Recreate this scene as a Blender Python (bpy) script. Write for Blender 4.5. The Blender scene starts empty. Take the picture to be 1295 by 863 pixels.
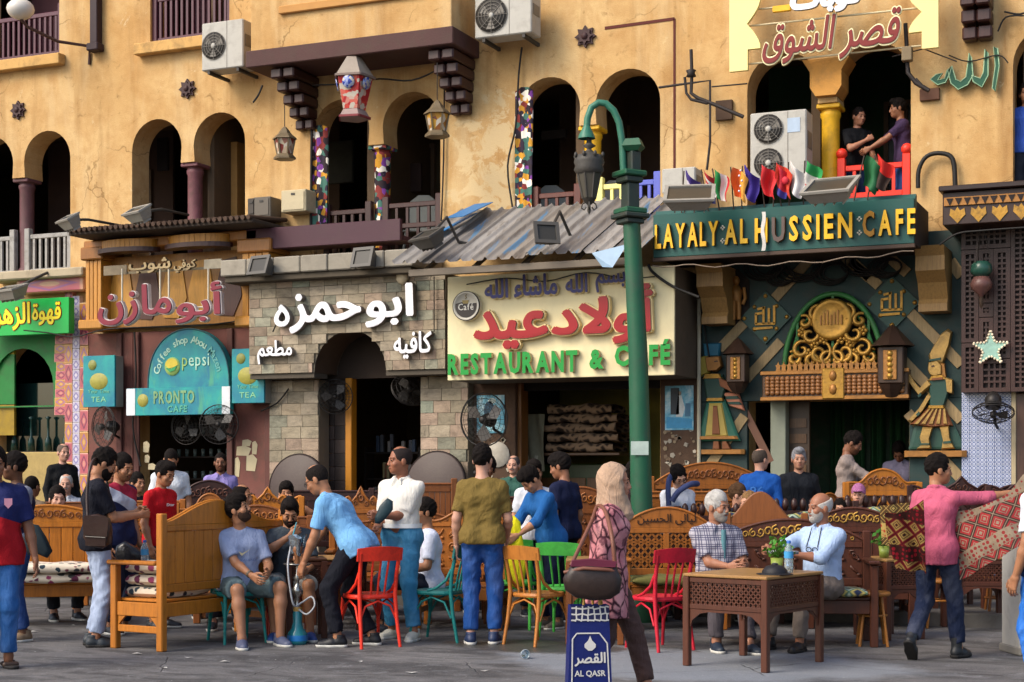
import bpy, math, random
import numpy as np
from mathutils import Vector, Matrix
from mathutils.geometry import tessellate_polygon, delaunay_2d_cdt
PI = math.pi
sc = bpy.context.scene
col = sc.collection
rnd = random.Random(7)
# ------------------------------------------------------------------ camera, sky, sun
TH = math.radians(23.5); DIST = 20.1; CH = 1.55; FP = 2000.0; HY = 595.0
cam = bpy.data.objects.new('camera', bpy.data.cameras.new('camera')); col.objects.link(cam)
cam.location = (0, -DIST, CH); cam.rotation_euler = (PI/2, 0, TH)
cam.data.sensor_width = 36; cam.data.lens = FP/1295*36; cam.data.shift_y = (HY-431.5)/1295
cam.data.clip_end = 500
cam.data.dof.use_dof = False
sc.camera = cam
w = bpy.data.worlds.new('World'); sc.world = w; w.use_nodes = True
nt = w.node_tree; bg = nt.nodes['Background']
sky = nt.nodes.new('ShaderNodeTexSky'); sky.sky_type = 'NISHITA'; sky.sun_disc = False
SUN_EL = math.radians(42); SUN_AZ = math.radians(215)
sky.sun_elevation = SUN_EL; sky.sun_rotation = SUN_AZ; sky.dust_density = 3.0; sky.air_density = 1.0
nt.links.new(sky.outputs[0], bg.inputs[0]); bg.inputs[1].default_value = 0.15
sl = bpy.data.lights.new('sun', 'SUN'); sl.energy = 1.45; sl.angle = math.radians(28); sl.color = (1, .91, .77)
so = bpy.data.objects.new('sun', sl); col.objects.link(so)
sd = Vector((math.sin(SUN_AZ)*math.cos(SUN_EL), math.cos(SUN_AZ)*math.cos(SUN_EL), math.sin(SUN_EL)))
so.rotation_euler = sd.to_track_quat('Z', 'Y').to_euler(); so.location = (0, -30, 30)
sc.view_settings.view_transform = 'Standard'; sc.view_settings.look = 'None'; sc.view_settings.gamma = 1
sc.view_settings.exposure = 0.92
# ------------------------------------------------------------------ measuring the place from the camera
_s, _c = math.sin(TH), math.cos(TH)
def ray(px, py):
    u = (px-647.5)/FP; v = (HY-py)/FP
    return Vector((-_s+u*_c, _c+u*_s, v))
def fac(px, py, n=0):            # point of the facade plane that stands n metres out of the wall -> x, z
    r = ray(px, py); t = (DIST-n)/r.y
    return r.x*t, CH+r.z*t
def fx(px, n=0): return fac(px, 500, n)[0]
def fz(px, py, n=0): return fac(px, py, n)[1]
def gp(px, py, z=0):             # point on the ground
    r = ray(px, py); t = (z-CH)/r.z
    return Vector((r.x*t, -DIST+r.y*t, z))
def dp(px, py, t):               # point t metres away along the view
    r = ray(px, py); return Vector((r.x*t, -DIST+r.y*t, CH+r.z*t))
# ------------------------------------------------------------------ materials
def C(h):
    h = h.lstrip('#'); o = []
    for i in (0, 2, 4):
        v = int(h[i:i+2], 16)/255; o.append(v/12.92 if v <= .04045 else ((v+.055)/1.055)**2.4)
    return tuple(o)
class NT:
    def __init__(s, m):
        s.m = m; m.use_nodes = True; s.t = m.node_tree; s.p = s.t.nodes['Principled BSDF']; s.tc = None
    def n(s, ty, **kw):
        nd = s.t.nodes.new(ty)
        for k, v in kw.items():
            if k in nd.inputs: nd.inputs[k].default_value = v
            else: setattr(nd, k, v)
        return nd
    def l(s, a, b): s.t.links.new(a, b)
    def co(s, sc_=(1, 1, 1), src='Object', rot=(0, 0, 0)):
        if s.tc is None: s.tc = s.n('ShaderNodeTexCoord')
        mp = s.n('ShaderNodeMapping'); mp.inputs['Scale'].default_value = sc_; mp.inputs['Rotation'].default_value = rot
        s.l(s.tc.outputs[src], mp.inputs[0]); return mp.outputs[0]
    def noise(s, sc_, detail=4, rough=.55, vec=None, dist=0):
        nd = s.n('ShaderNodeTexNoise'); nd.inputs['Scale'].default_value = sc_; nd.inputs['Detail'].default_value = detail
        nd.inputs['Roughness'].default_value = rough; nd.inputs['Distortion'].default_value = dist
        s.l(vec if vec is not None else s.co(), nd.inputs['Vector']); return nd.outputs['Fac']
    def ramp(s, f, stops):
        r = s.n('ShaderNodeValToRGB'); e = r.color_ramp.elements
        while len(e) < len(stops): e.new(.5)
        for el, (p, c) in zip(e, stops):
            el.position = p; el.color = (*c, 1) if not isinstance(c, (int, float)) else (c, c, c, 1)
        s.l(f, r.inputs[0]); return r.outputs[0]
    def mix(s, f, a, b, mode='MIX'):
        m = s.n('ShaderNodeMix', data_type='RGBA', blend_type=mode)
        for v, i in ((f, 0), (a, 6), (b, 7)):
            if hasattr(v, 'is_output'): s.l(v, m.inputs[i])
            elif i == 0: m.inputs[0].default_value = v
            else: m.inputs[i].default_value = (*v, 1)
        return m.outputs[2]
    def math(s, op, a, b=0.0):
        m = s.n('ShaderNodeMath', operation=op)
        for v, i in ((a, 0), (b, 1)):
            if hasattr(v, 'is_output'): s.l(v, m.inputs[i])
            else: m.inputs[i].default_value = v
        return m.outputs[0]
    def bump(s, h, st, dist=.01):
        b = s.n('ShaderNodeBump'); b.inputs['Strength'].default_value = st; b.inputs['Distance'].default_value = dist
        s.l(h, b.inputs['Height']); s.l(b.outputs[0], s.p.inputs['Normal'])
    def out(s, c, rough=.6, metal=0, spec=.35):
        if hasattr(c, 'is_output'): s.l(c, s.p.inputs['Base Color'])
        else: s.p.inputs['Base Color'].default_value = (*c, 1)
        if hasattr(rough, 'is_output'): s.l(rough, s.p.inputs['Roughness'])
        else: s.p.inputs['Roughness'].default_value = rough
        s.p.inputs['Metallic'].default_value = metal; s.p.inputs['Specular IOR Level'].default_value = spec
        return s.m
_mc = {}
def dk(c, f): return tuple(min(1, x*f) for x in c)
def mat(c, rough=.6, var=.25, sc_=6, bump=.15, bs=40, metal=0, dirt=0, orand=0, spec=.35, stretch=(1, 1, 1), dirtc=(.06, .045, .03)):
    if isinstance(c, str): c = C(c)
    key = (c, rough, var, sc_, bump, bs, metal, dirt, orand, stretch)
    if key in _mc: return _mc[key]
    t = NT(bpy.data.materials.new('surface'))
    v = t.co(stretch)
    o = t.mix(t.noise(sc_, 5, .6, v), dk(c, 1-var), dk(c, 1+var))
    if orand:
        oi = t.n('ShaderNodeObjectInfo')
        o = t.mix(1.0, o, t.ramp(oi.outputs['Random'], [(0, 1-orand), (1, 1+orand*.6)]), 'MULTIPLY')
    if dirt: o = t.mix(t.math('MULTIPLY', t.ramp(t.noise(sc_*.7+1, 7, .7, v, .4), [(.48, 0), (.72, 1)]), dirt), o, dirtc)
    if bump: t.bump(t.noise(bs, 4, .6, v), bump)
    _mc[key] = t.out(o, rough, metal, spec); return t.m
def wood(c, ln=2.2, rough=.42, var=.35, axis='Z', orand=.12):
    if isinstance(c, str): c = C(c)
    key = ('w', c, ln, rough, axis)
    if key in _mc: return _mc[key]
    t = NT(bpy.data.materials.new('wood'))
    s_ = {'Z': (9, 9, .8), 'X': (.8, 9, 9), 'Y': (9, .8, 9)}[axis]
    v = t.co(s_)
    f = t.noise(ln*2, 6, .65, v, .6)
    o = t.ramp(f, [(.25, dk(c, 1-var)), (.5, c), (.78, dk(c, 1+var*.6))])
    oi = t.n('ShaderNodeObjectInfo')
    o = t.mix(1.0, o, t.ramp(oi.outputs['Random'], [(0, 1-orand), (1, 1+orand)]), 'MULTIPLY')
    wr = t.ramp(t.noise(5, 6, .7), [(.56, 0), (.75, 1)])
    o = t.mix(t.math('MULTIPLY', wr, .45), o, dk(c, .35))
    t.bump(f, .12); _mc[key] = t.out(o, rough, 0, .4); return t.m
# ------------------------------------------------------------------ mesh building
def tri_normal_fix(v): return v
class MB:
    def __init__(s): s.v = []; s.f = []; s.sm = []
    def add(s, vs, fs, smooth=False, M=None):
        b = len(s.v)
        for p in vs:
            p = Vector(p)
            s.v.append(tuple(M @ p) if M is not None else tuple(p))
        for f in fs: s.f.append([b+i for i in f]); s.sm.append(smooth)
        return s
    def box(s, x0, x1, y0, y1, z0, z1, M=None, bev=0):
        if bev and min(abs(x1-x0), abs(y1-y0), abs(z1-z0)) > 2.2*bev:
            xs = sorted((x0, x1)); ys = sorted((y0, y1)); zs = sorted((z0, z1)); vs = []; ix = {}
            for i in (0, 1):
                for j in (0, 1):
                    for k in (0, 1):
                        c = (xs[i], ys[j], zs[k]); d = (bev if i == 0 else -bev, bev if j == 0 else -bev, bev if k == 0 else -bev)
                        for a in range(3):
                            p = list(c)
                            for q in range(3):
                                if q != a: p[q] += d[q]
                            ix[i, j, k, a] = len(vs); vs.append(p)
            fs = []
            for a in range(3):
                o = [q for q in range(3) if q != a]
                for e in (0, 1):
                    f = []
                    for (m, n) in ((0, 0), (1, 0), (1, 1), (0, 1)):
                        t = [0, 0, 0]; t[a] = e; t[o[0]] = m; t[o[1]] = n; f.append(ix[(*t, a)])
                    if (e == 1) == (a == 1): f = f[::-1]
                    fs.append(f)
            for a in range(3):
                o = [q for q in range(3) if q != a]
                for m in (0, 1):
                    for n in (0, 1):
                        t0 = [0, 0, 0]; t0[o[0]] = m; t0[o[1]] = n; t1 = list(t0); t1[a] = 1
                        f = [ix[(*t0, o[0])], ix[(*t1, o[0])], ix[(*t1, o[1])], ix[(*t0, o[1])]]
                        fs.append(f)
            for i in (0, 1):
                for j in (0, 1):
                    for k in (0, 1): fs.append([ix[i, j, k, a] for a in range(3)])
            return s.add(vs, fs, False, M)
        return s.add([(x, y, z) for x in (x0, x1) for y in (y0, y1) for z in (z0, z1)],
                     [(0, 1, 3, 2), (4, 6, 7, 5), (0, 4, 5, 1), (2, 3, 7, 6), (0, 2, 6, 4), (1, 5, 7, 3)], False, M)
    def bar(s, a, b, wx, wy, up=(0, 0, 1), bev=0):           # rectangular bar from a to b
        a = Vector(a); b = Vector(b); d = b-a; L = d.length; z = d/L
        u = Vector(up)
        if abs(z.dot(u)) > .95: u = Vector((0, 1, 0))
        x = u.cross(z).normalized(); y = z.cross(x)
        M = Matrix((x, y, z)).transposed().to_4x4(); M.translation = a
        return s.box(-wx/2, wx/2, -wy/2, wy/2, 0, L, M, bev)
    def tube(s, pts, r, seg=8, cap=True, M=None):
        pts = [Vector(p) for p in pts]; n = len(pts)
        rr = r if isinstance(r, (list, tuple)) else [r]*n
        vs = []; fs = []; px = None
        for i, p in enumerate(pts):
            t = (pts[min(i+1, n-1)]-pts[max(i-1, 0)])
            t = t.normalized() if t.length > 1e-9 else Vector((0, 0, 1))
            if px is None: px = t.orthogonal().normalized()
            px = (px-t*px.dot(t)); px = px.normalized() if px.length > 1e-6 else t.orthogonal().normalized()
            py = t.cross(px)
            for k in range(seg):
                a = 2*PI*k/seg; vs.append(p+px*math.cos(a)*rr[i]+py*math.sin(a)*rr[i])
        for i in range(n-1):
            for k in range(seg):
                k2 = (k+1) % seg; fs.append((i*seg+k, i*seg+k2, (i+1)*seg+k2, (i+1)*seg+k))
        s.add(vs, fs, True, M)
        if cap:
            s.add(vs[:seg], [tuple(range(seg))[::-1]], False, M); s.add(vs[-seg:], [tuple(range(seg))], False, M)
        return s
    def lathe(s, prof, c=(0, 0, 0), seg=16, M=None, smooth=True, a0=0, a1=2*PI):
        n = len(prof); vs = []; fs = []; full = abs(a1-a0-2*PI) < 1e-6; m = seg if full else seg+1
        for k in range(m):
            a = a0+(a1-a0)*k/seg
            for (r, z) in prof: vs.append((c[0]+r*math.cos(a), c[1]+r*math.sin(a), c[2]+z))
        for k in range(seg):
            k2 = (k+1) % m
            for i in range(n-1): fs.append((k*n+i, k2*n+i, k2*n+i+1, k*n+i+1))
        return s.add(vs, fs, smooth, M)
    def prism(s, poly, y0, y1, M=None, smooth=False, holes=()):     # outline in x,z extruded along y (y0 front)
        loops = [poly]+list(holes)
        flat = [p for lp in loops for p in lp]; n = len(flat)
        tris = tessellate_polygon([[Vector((p[0], p[1], 0)) for p in lp] for lp in loops])
        vs = [(p[0], y0, p[1]) for p in flat]+[(p[0], y1, p[1]) for p in flat]
        def ccw(t):
            a, b, c = (flat[i] for i in t); return (b[0]-a[0])*(c[1]-a[1])-(b[1]-a[1])*(c[0]-a[0]) > 0
        fs = []
        for t in tris:
            t = tuple(t) if ccw(t) else tuple(t)[::-1]
            fs.append(t); fs.append(tuple(i+n for i in t)[::-1])
        s.add(vs, fs, False, M)
        b = 0; sd = []
        for li, lp in enumerate(loops):
            m = len(lp); ar = sum(lp[i][0]*lp[(i+1) % m][1]-lp[(i+1) % m][0]*lp[i][1] for i in range(m))
            for i in range(m):
                j = (i+1) % m; f = (b+i, b+i+n, b+j+n, b+j)
                if (ar > 0) == (li > 0): f = f[::-1]
                sd.append(f)
            b += m
        return s.add(vs, sd, smooth, M)
    def ball(s, c, r, seg=10, M=None):
        r = r if isinstance(r, (tuple, list)) else (r, r, r); h = max(4, seg//2); vs = []; fs = []
        for i in range(h+1):
            ph = PI*i/h
            for k in range(seg):
                a = 2*PI*k/seg
                vs.append((c[0]+r[0]*math.sin(ph)*math.cos(a), c[1]+r[1]*math.sin(ph)*math.sin(a), c[2]+r[2]*math.cos(ph)))
        for i in range(h):
            for k in range(seg):
                k2 = (k+1) % seg; fs.append((i*seg+k, (i+1)*seg+k, (i+1)*seg+k2, i*seg+k2))
        return s.add(vs, fs, True, M)
    def sheet(s, P, nu, nv, smooth=True):      # P(u,v) -> point
        vs = [P(i/nu, j/nv) for i in range(nu+1) for j in range(nv+1)]
        fs = [(i*(nv+1)+j, (i+1)*(nv+1)+j, (i+1)*(nv+1)+j+1, i*(nv+1)+j+1) for i in range(nu) for j in range(nv)]
        return s.add(vs, fs, smooth)
    def mesh(s, name):
        me = bpy.data.meshes.new(name); me.from_pydata(s.v, [], s.f)
        me.polygons.foreach_set('use_smooth', s.sm); me.update(); return me
def link(name, me, m, parent=None):
    o = bpy.data.objects.new(name, me); col.objects.link(o)
    if m is not None and not me.materials:
        for x in (m if isinstance(m, (list, tuple)) else [m]): me.materials.append(x)
    if parent is not None: o.parent = parent
    return o
_wm = {}
def root_of(o):
    M = o.matrix_basis.copy()
    while o.parent is not None: o = o.parent; M = o.matrix_basis @ M
    return M
def part(name, mb, m, parent=None, world=False, label=None, kind=None):
    if world and parent is not None:
        Mi = root_of(parent).inverted(); mb.v = [tuple(Mi @ Vector(p)) for p in mb.v]
    o = link(name, mb.mesh(name), m, parent)
    if label: o['label'] = label
    if kind: o['kind'] = kind
    return o
def tag(o, label, cat, group=None):
    o['label'] = label; o['category'] = cat
    if group: o['group'] = group
    return o
def thing(name, label, cat, loc=(0, 0, 0), rz=0, group=None):
    o = bpy.data.objects.new(name, None); col.objects.link(o); o.empty_display_size = .1
    o.location = loc; o.rotation_euler = (0, 0, rz); return tag(o, label, cat, group)
def struct(name, mb, m):
    o = part(name, mb, m); o['kind'] = 'structure'; return o
def copy_tree(o, loc=None, rz=None, label=None, group=None):
    c = o.copy(); col.objects.link(c)
    if loc is not None: c.location = loc
    if rz is not None: c.rotation_euler = (0, 0, rz)
    if label: c['label'] = label
    if group: c['group'] = group
    for ch in [x for x in o.children]:
        d = copy_tree(ch); d.parent = c
    return c
# ------------------------------------------------------------------ lettering
_AF = {'ا': 0xFE8D, 'أ': 0xFE83, 'ب': 0xFE8F, 'ة': 0xFE93, 'ت': 0xFE95, 'ج': 0xFE9D, 'ح': 0xFEA1, 'خ': 0xFEA5, 'د': 0xFEA9, 'ر': 0xFEAD, 'ز': 0xFEAF,
       'س': 0xFEB1, 'ش': 0xFEB5, 'ص': 0xFEB9, 'ض': 0xFEBD, 'ط': 0xFEC1, 'ع': 0xFEC9, 'ف': 0xFED1, 'ق': 0xFED5, 'ك': 0xFED9, 'ل': 0xFEDD, 'م': 0xFEE1,
       'ن': 0xFEE5, 'ه': 0xFEE9, 'و': 0xFEED, 'ى': 0xFEEF, 'ي': 0xFEF1, 'ء': 0xFE80, 'لا': 0xFEFB}
_NJ = set('اأةدرزوىء') | {'لا'}
def ar(text):
    out = []
    for wd in text.split(' '):
        ls = []; i = 0
        while i < len(wd):
            if wd[i:i+2] == 'لا': ls.append('لا'); i += 2
            else: ls.append(wd[i]); i += 1
        r = ''
        for i, ch in enumerate(ls):
            pv = i > 0 and ls[i-1] not in _NJ and ch != 'ء'; nx = i < len(ls)-1 and ch not in _NJ and ls[i+1] != 'ء'
            b = _AF[ch]
            r += chr(b+(3 if pv and nx else 2 if nx else 1 if pv else 0))
        out.append(r[::-1])
    return ' '.join(out[::-1])
def glyphs(body, depth=.1, bold=0.0, shear=0):
    ara = any(ord(ch) > 0x600 for ch in body)
    c = bpy.data.curves.new('t', 'FONT'); c.body = body; c.size = 1; c.shear = shear; c.resolution_u = 2
    if ara: c.fill_mode = 'NONE'
    else: c.extrude = depth/2; c.offset = bold
    o = bpy.data.objects.new('t', c); col.objects.link(o)
    dg = bpy.context.evaluated_depsgraph_get(); dg.update()
    me = bpy.data.meshes.new_from_object(o.evaluated_get(dg))
    n = len(me.vertices); a = np.empty(n*3, np.float32); me.vertices.foreach_get('co', a); a = a.reshape(-1, 3)
    fs = [tuple(p.vertices) for p in me.polygons]; ed = [tuple(e.vertices) for e in me.edges]
    bpy.data.objects.remove(o); bpy.data.curves.remove(c); bpy.data.meshes.remove(me)
    return fill_strokes(a, ed, depth) if ara else (a, fs)
def fill_strokes(a, ed, depth):      # joined Arabic outlines overlap: fill wherever the winding is not zero
    P = [Vector((float(p[0]), float(p[1]))) for p in a]
    vs, _, tr, _, _, _ = delaunay_2d_cdt(P, ed, [], 0, 1e-5)
    nx = {}
    for i, j in ed: nx.setdefault(i, []).append(j); nx.setdefault(j, []).append(i)
    seen = set(); segs = []
    for st in range(len(P)):
        if st in seen or st not in nx: continue
        lp = [st]; seen.add(st); cur = st
        while True:
            nb = [q for q in nx[cur] if q not in seen]
            if not nb: break
            cur = st+1 if (cur == st and st+1 in nb) else nb[0]; lp.append(cur); seen.add(cur)
        segs += [(P[lp[k]], P[lp[(k+1) % len(lp)]]) for k in range(len(lp))]
    S = np.array([[p.x, p.y, q.x, q.y] for p, q in segs]); V2 = np.array([[v.x, v.y] for v in vs])
    ins = []
    for t in tr:
        cx, cy = V2[list(t)].mean(0); up = (S[:, 1] <= cy) & (S[:, 3] > cy); dn = (S[:, 1] > cy) & (S[:, 3] <= cy)
        is_l = (S[:, 2]-S[:, 0])*(cy-S[:, 1])-(cx-S[:, 0])*(S[:, 3]-S[:, 1])
        if int((up & (is_l > 0)).sum())-int((dn & (is_l < 0)).sum()) != 0: ins.append(tuple(t))
    n = len(V2); h = depth/2; A = np.zeros((2*n, 3), np.float32); A[:n, :2] = V2; A[n:, :2] = V2; A[:n, 2] = h; A[n:, 2] = -h
    es = {(t[k], t[(k+1) % 3]) for t in ins for k in range(3)}
    return A, ins+[tuple(i+n for i in t)[::-1] for t in ins]+[(i+n, j+n, j, i) for i, j in es if (j, i) not in es]
def bolder(a, fs, r, k=6):      # thicken strokes by shifted copies, each a hair deeper
    vs = [a]; ff = list(fs)
    for q in range(k):
        b = a.copy(); b[:, 0] += r*math.cos(2*PI*q/k); b[:, 1] += r*math.sin(2*PI*q/k); b[:, 2] -= .0016*(q+1)*(a[:, 2] > 0)
        o = len(a)*(q+1); ff += [tuple(i+o for i in f) for f in fs]; vs.append(b)
    return np.concatenate(vs), ff
def letter_mesh(name, a, fs, x0, x1, z0, z1, n, depth, m, side=None, parent=None, slope=0, lo=None, hi=None, M=None):
    lo = a.min(0) if lo is None else lo; hi = a.max(0) if hi is None else hi
    v = np.empty_like(a)
    fx_ = (a[:, 0]-lo[0])/max(1e-6, hi[0]-lo[0]); fy_ = (a[:, 1]-lo[1])/max(1e-6, hi[1]-lo[1])
    v[:, 0] = x0+fx_*(x1-x0); v[:, 2] = z0+fy_*(z1-z0)+slope*(v[:, 0]-x0)
    dz = a[:, 2]; dn = (dz-dz.min())/max(1e-6, dz.max()-dz.min()); v[:, 1] = -(n+dn*depth)
    mb = MB(); mb.add([tuple(p) for p in v], fs, False, M)
    o = part(name, mb, [m, side or m], parent, world=True)
    if side:
        for p in o.data.polygons:
            if abs(p.normal.y) < .8: p.material_index = 1
    return o
def word(name, text, x0, x1, z0, z1, n, depth, m, side=None, parent=None, bold=.0, arabic=True, slope=0, shear=0, bold_back=None, mback=None, M=None):
    s = ar(text) if arabic else text
    a0, fs0 = glyphs(s, .2, 0, shear); a, fs = bolder(a0, fs0, bold*.85) if bold > .012 else (a0, fs0)
    o = letter_mesh(name, a, fs, x0, x1, z0, z1, n, depth, m, side, parent, slope, M=M)
    if bold_back is not None:
        lo, hi = a.min(0), a.max(0)
        b, fb = bolder(a0, fs0, bold_back*1.05, 8)
        letter_mesh('outline', b, fb, x0, x1, z0, z1, n-.004, depth*.8, mback, mback, o, slope, lo, hi, M=M)
    return o
def latin(text, x0, x1, z0, z1, n, depth, mats, side, parent, bold=.02, gap=.12, slope=0, space=.4):
    gs = []; w_ = 0
    for ch in text:
        if ch == ' ': gs.append(None); w_ += space; continue
        a, fs = glyphs(ch, .2, bold); lo = a.min(0); hi = a.max(0); gs.append((a, fs, lo, hi)); w_ += hi[0]-lo[0]+gap
    w_ -= gap; k = (x1-x0)/w_; x = x0; cap = glyphs('H', .2, bold)[0]; c0, c1 = cap[:, 1].min(), cap[:, 1].max()
    i = 0
    for ch, g in zip(text, gs):
        if g is None: x += space*k; continue
        a, fs, lo, hi = g; wd = (hi[0]-lo[0])*k
        za = z0+(lo[1]-c0)/(c1-c0)*(z1-z0); zb = z0+(hi[1]-c0)/(c1-c0)*(z1-z0)
        m = mats(i, ch) if callable(mats) else mats
        letter_mesh('letter', a, fs, x, x+wd, za+slope*(x-x0), zb+slope*(x-x0), n, depth, m, side, parent)
        x += wd+gap*k; i += 1
# ================================================================== THE SETTING
def stucco():
    t = NT(bpy.data.materials.new('stucco')); v = t.co()
    o = t.mix(t.ramp(t.noise(.55, 6, .6, v), [(.35, 0), (.65, 1)]), C('#b78f5a'), C('#ceb07f'))
    o = t.mix(t.math('MULTIPLY', t.ramp(t.noise(2.3, 8, .68, v, .3), [(.42, 0), (.7, 1)]), .8), o, C('#a17645'))
    st = t.noise(1.6, 6, .6, t.co((1.6, 1.6, .16)))
    o = t.mix(t.math('MULTIPLY', t.ramp(st, [(.52, 0), (.72, 1)]), .75), o, C('#7d5630'))
    sp = t.noise(5.5, 9, .75, v, .8)
    o = t.mix(t.math('MULTIPLY', t.ramp(sp, [(.58, 0), (.68, 1)]), .8), o, C('#7a5a36'))
    # peeled pale plaster, mostly on the stretch between the two middle pairs of arches
    sx = t.n('ShaderNodeSeparateXYZ'); t.l(v, sx.inputs[0])
    band = t.math('MULTIPLY', t.ramp(t.math('MULTIPLY_ADD', sx.outputs[0], .1), [(0, 0), (1, 0)]), 0)
    g = t.math('ABSOLUTE', t.math('ADD', sx.outputs[0], 8.9)); gz = t.math('ABSOLUTE', t.math('ADD', sx.outputs[2], -5.6))
    near = t.math('MULTIPLY', t.ramp(g, [(.45, .2), (1.0, .0)]), t.ramp(t.math('MULTIPLY', gz, .5), [(.3, 1), (.8, 0)]))
    pl = t.math('ADD', t.noise(3.2, 9, .72, v, .7), near)
    o = t.mix(t.ramp(pl, [(.64, 0), (.69, 1)]), o, C('#c9b48c'))
    pw = t.noise(1.1, 7, .62, t.co((1.2, 1.2, .3)), .4); o = t.mix(t.math('MULTIPLY', t.ramp(pw, [(.5, 0), (.66, 1)]), .5), o, C('#d2bd94'))
    vc = t.n('ShaderNodeTexVoronoi', feature='DISTANCE_TO_EDGE'); vc.inputs['Scale'].default_value = .9; wn = t.n('ShaderNodeTexNoise'); wn.inputs['Scale'].default_value = 2.5; wn.inputs['Detail'].default_value = 5; t.l(v, wn.inputs['Vector']); wm = t.n('ShaderNodeMix', data_type='VECTOR'); wm.inputs[0].default_value = .35; t.l(v, wm.inputs[4]); t.l(wn.outputs['Color'], wm.inputs[5]); t.l(wm.outputs[1], vc.inputs['Vector'])
    crk = t.math('MULTIPLY', t.ramp(vc.outputs['Distance'], [(.002, 1), (.006, 0)]), t.ramp(t.noise(.8, 4, .5, v), [(.5, 0), (.58, .75)])); o = t.mix(crk, o, C('#4a3218'))
    fine = t.noise(60, 4, .6, v)
    o = t.mix(.25, o, t.mix(fine, C('#8f6a38'), C('#e2b97a')))
    t.bump(t.math('ADD', t.math('MULTIPLY', fine, .5), t.noise(9, 6, .65, v)), .45, .02)
    return t.out(o, .9, 0, .2)
STUCCO = stucco()
def asphalt():
    t = NT(bpy.data.materials.new('paving')); v = t.co()
    o = t.mix(t.ramp(t.noise(.8, 7, .65, v), [(.3, 0), (.7, 1)]), C('#48474a'), C('#6d6b6a'))
    st = t.noise(1.3, 7, .65, t.co((.8, 1.9, 1), rot=(0, 0, -.35)), 1.2)
    o = t.mix(t.math('MULTIPLY', t.ramp(st, [(.44, 0), (.6, 1)]), .85), o, C('#252527'))
    o = t.mix(t.math('MULTIPLY', t.ramp(t.noise(4.2, 8, .75, v, .5), [(.55, 0), (.68, 1)]), .55), o, C('#85868a'))
    # smoother pale slab towards the middle of the street
    sx = t.n('ShaderNodeSeparateXYZ'); t.l(v, sx.inputs[0])
    dx = t.math('ADD', sx.outputs[0], 3.7); dy = t.math('ADD', sx.outputs[1], 7.9)
    d = t.math('SQRT', t.math('ADD', t.math('MULTIPLY', dx, t.math('MULTIPLY', dx, .42)), t.math('MULTIPLY', dy, dy)))
    d = t.math('ADD', d, t.math('MULTIPLY', t.noise(1.5, 5, .6, v), 1.1))
    slab = t.ramp(t.math('MULTIPLY', d, .5), [(.72, 1), (.86, 0)])
    o = t.mix(t.math('MULTIPLY', slab, .75), o, t.mix(t.noise(2.5, 6, .6, v), C('#767c84'), C('#8d939b')))
    wt = t.math('SQRT', t.math('ADD', t.math('POWER', t.math('MULTIPLY', t.math('ADD', sx.outputs[0], 5.35), .55), 2), t.math('POWER', t.math('ADD', sx.outputs[1], 7.25), 2)))
    wt = t.math('ADD', wt, t.math('MULTIPLY', t.noise(2.2, 6, .7, v), .9))
    wet = t.ramp(wt, [(.85, 1), (1.1, 0)])
    o = t.mix(t.math('MULTIPLY', wet, .8), o, C('#23241f'))
    sp = t.noise(26, 3, .5, v)
    o = t.mix(t.ramp(sp, [(.70, 0), (.73, 1)]), o, C('#a5a5a2'))
    vo = t.n('ShaderNodeTexVoronoi', feature='DISTANCE_TO_EDGE'); vo.inputs['Scale'].default_value = .75
    ds = t.n('ShaderNodeMix', data_type='VECTOR'); ds.inputs[0].default_value = .12
    nz = t.n('ShaderNodeTexNoise'); nz.inputs['Scale'].default_value = 3; t.l(v, nz.inputs['Vector'])
    t.l(v, ds.inputs[4]); t.l(nz.outputs['Color'], ds.inputs[5]); t.l(ds.outputs[1], vo.inputs['Vector'])
    ck = t.math('MULTIPLY', t.ramp(vo.outputs['Distance'], [(.0015, .8), (.005, 0)]), t.ramp(t.noise(.9, 3, .5, v), [(.48, 0), (.56, 1)]))
    o = t.mix(ck, o, C('#1d1d1e'))
    o = t.mix(.22, o, t.mix(t.ramp(t.noise(70, 4, .7, v), [(.35, 0), (.65, 1)]), C('#2c2c2e'), C('#8a8886')))
    hgt = t.math('ADD', t.noise(14, 7, .7, v), t.math('MULTIPLY', ck, -1.2))
    t.bump(hgt, .55, .025)
    return t.out(o, t.mix(wet, (.8, .8, .8), (.35, .35, .35)), 0, .3)
PAVE = asphalt()
g = MB(); g.add([(-300, -300, 0), (300, -300, 0), (300, 300, 0), (-300, 300, 0)], [(0, 1, 2, 3)]); struct('ground', g, PAVE)
g = MB(); g.box(-26, 6, -4.0, .6, -.2, .14, bev=.01); struct('cafe_terrace', g, mat('#5d5a57', .85, .3, 2, .4, 18, dirt=.6))
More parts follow.
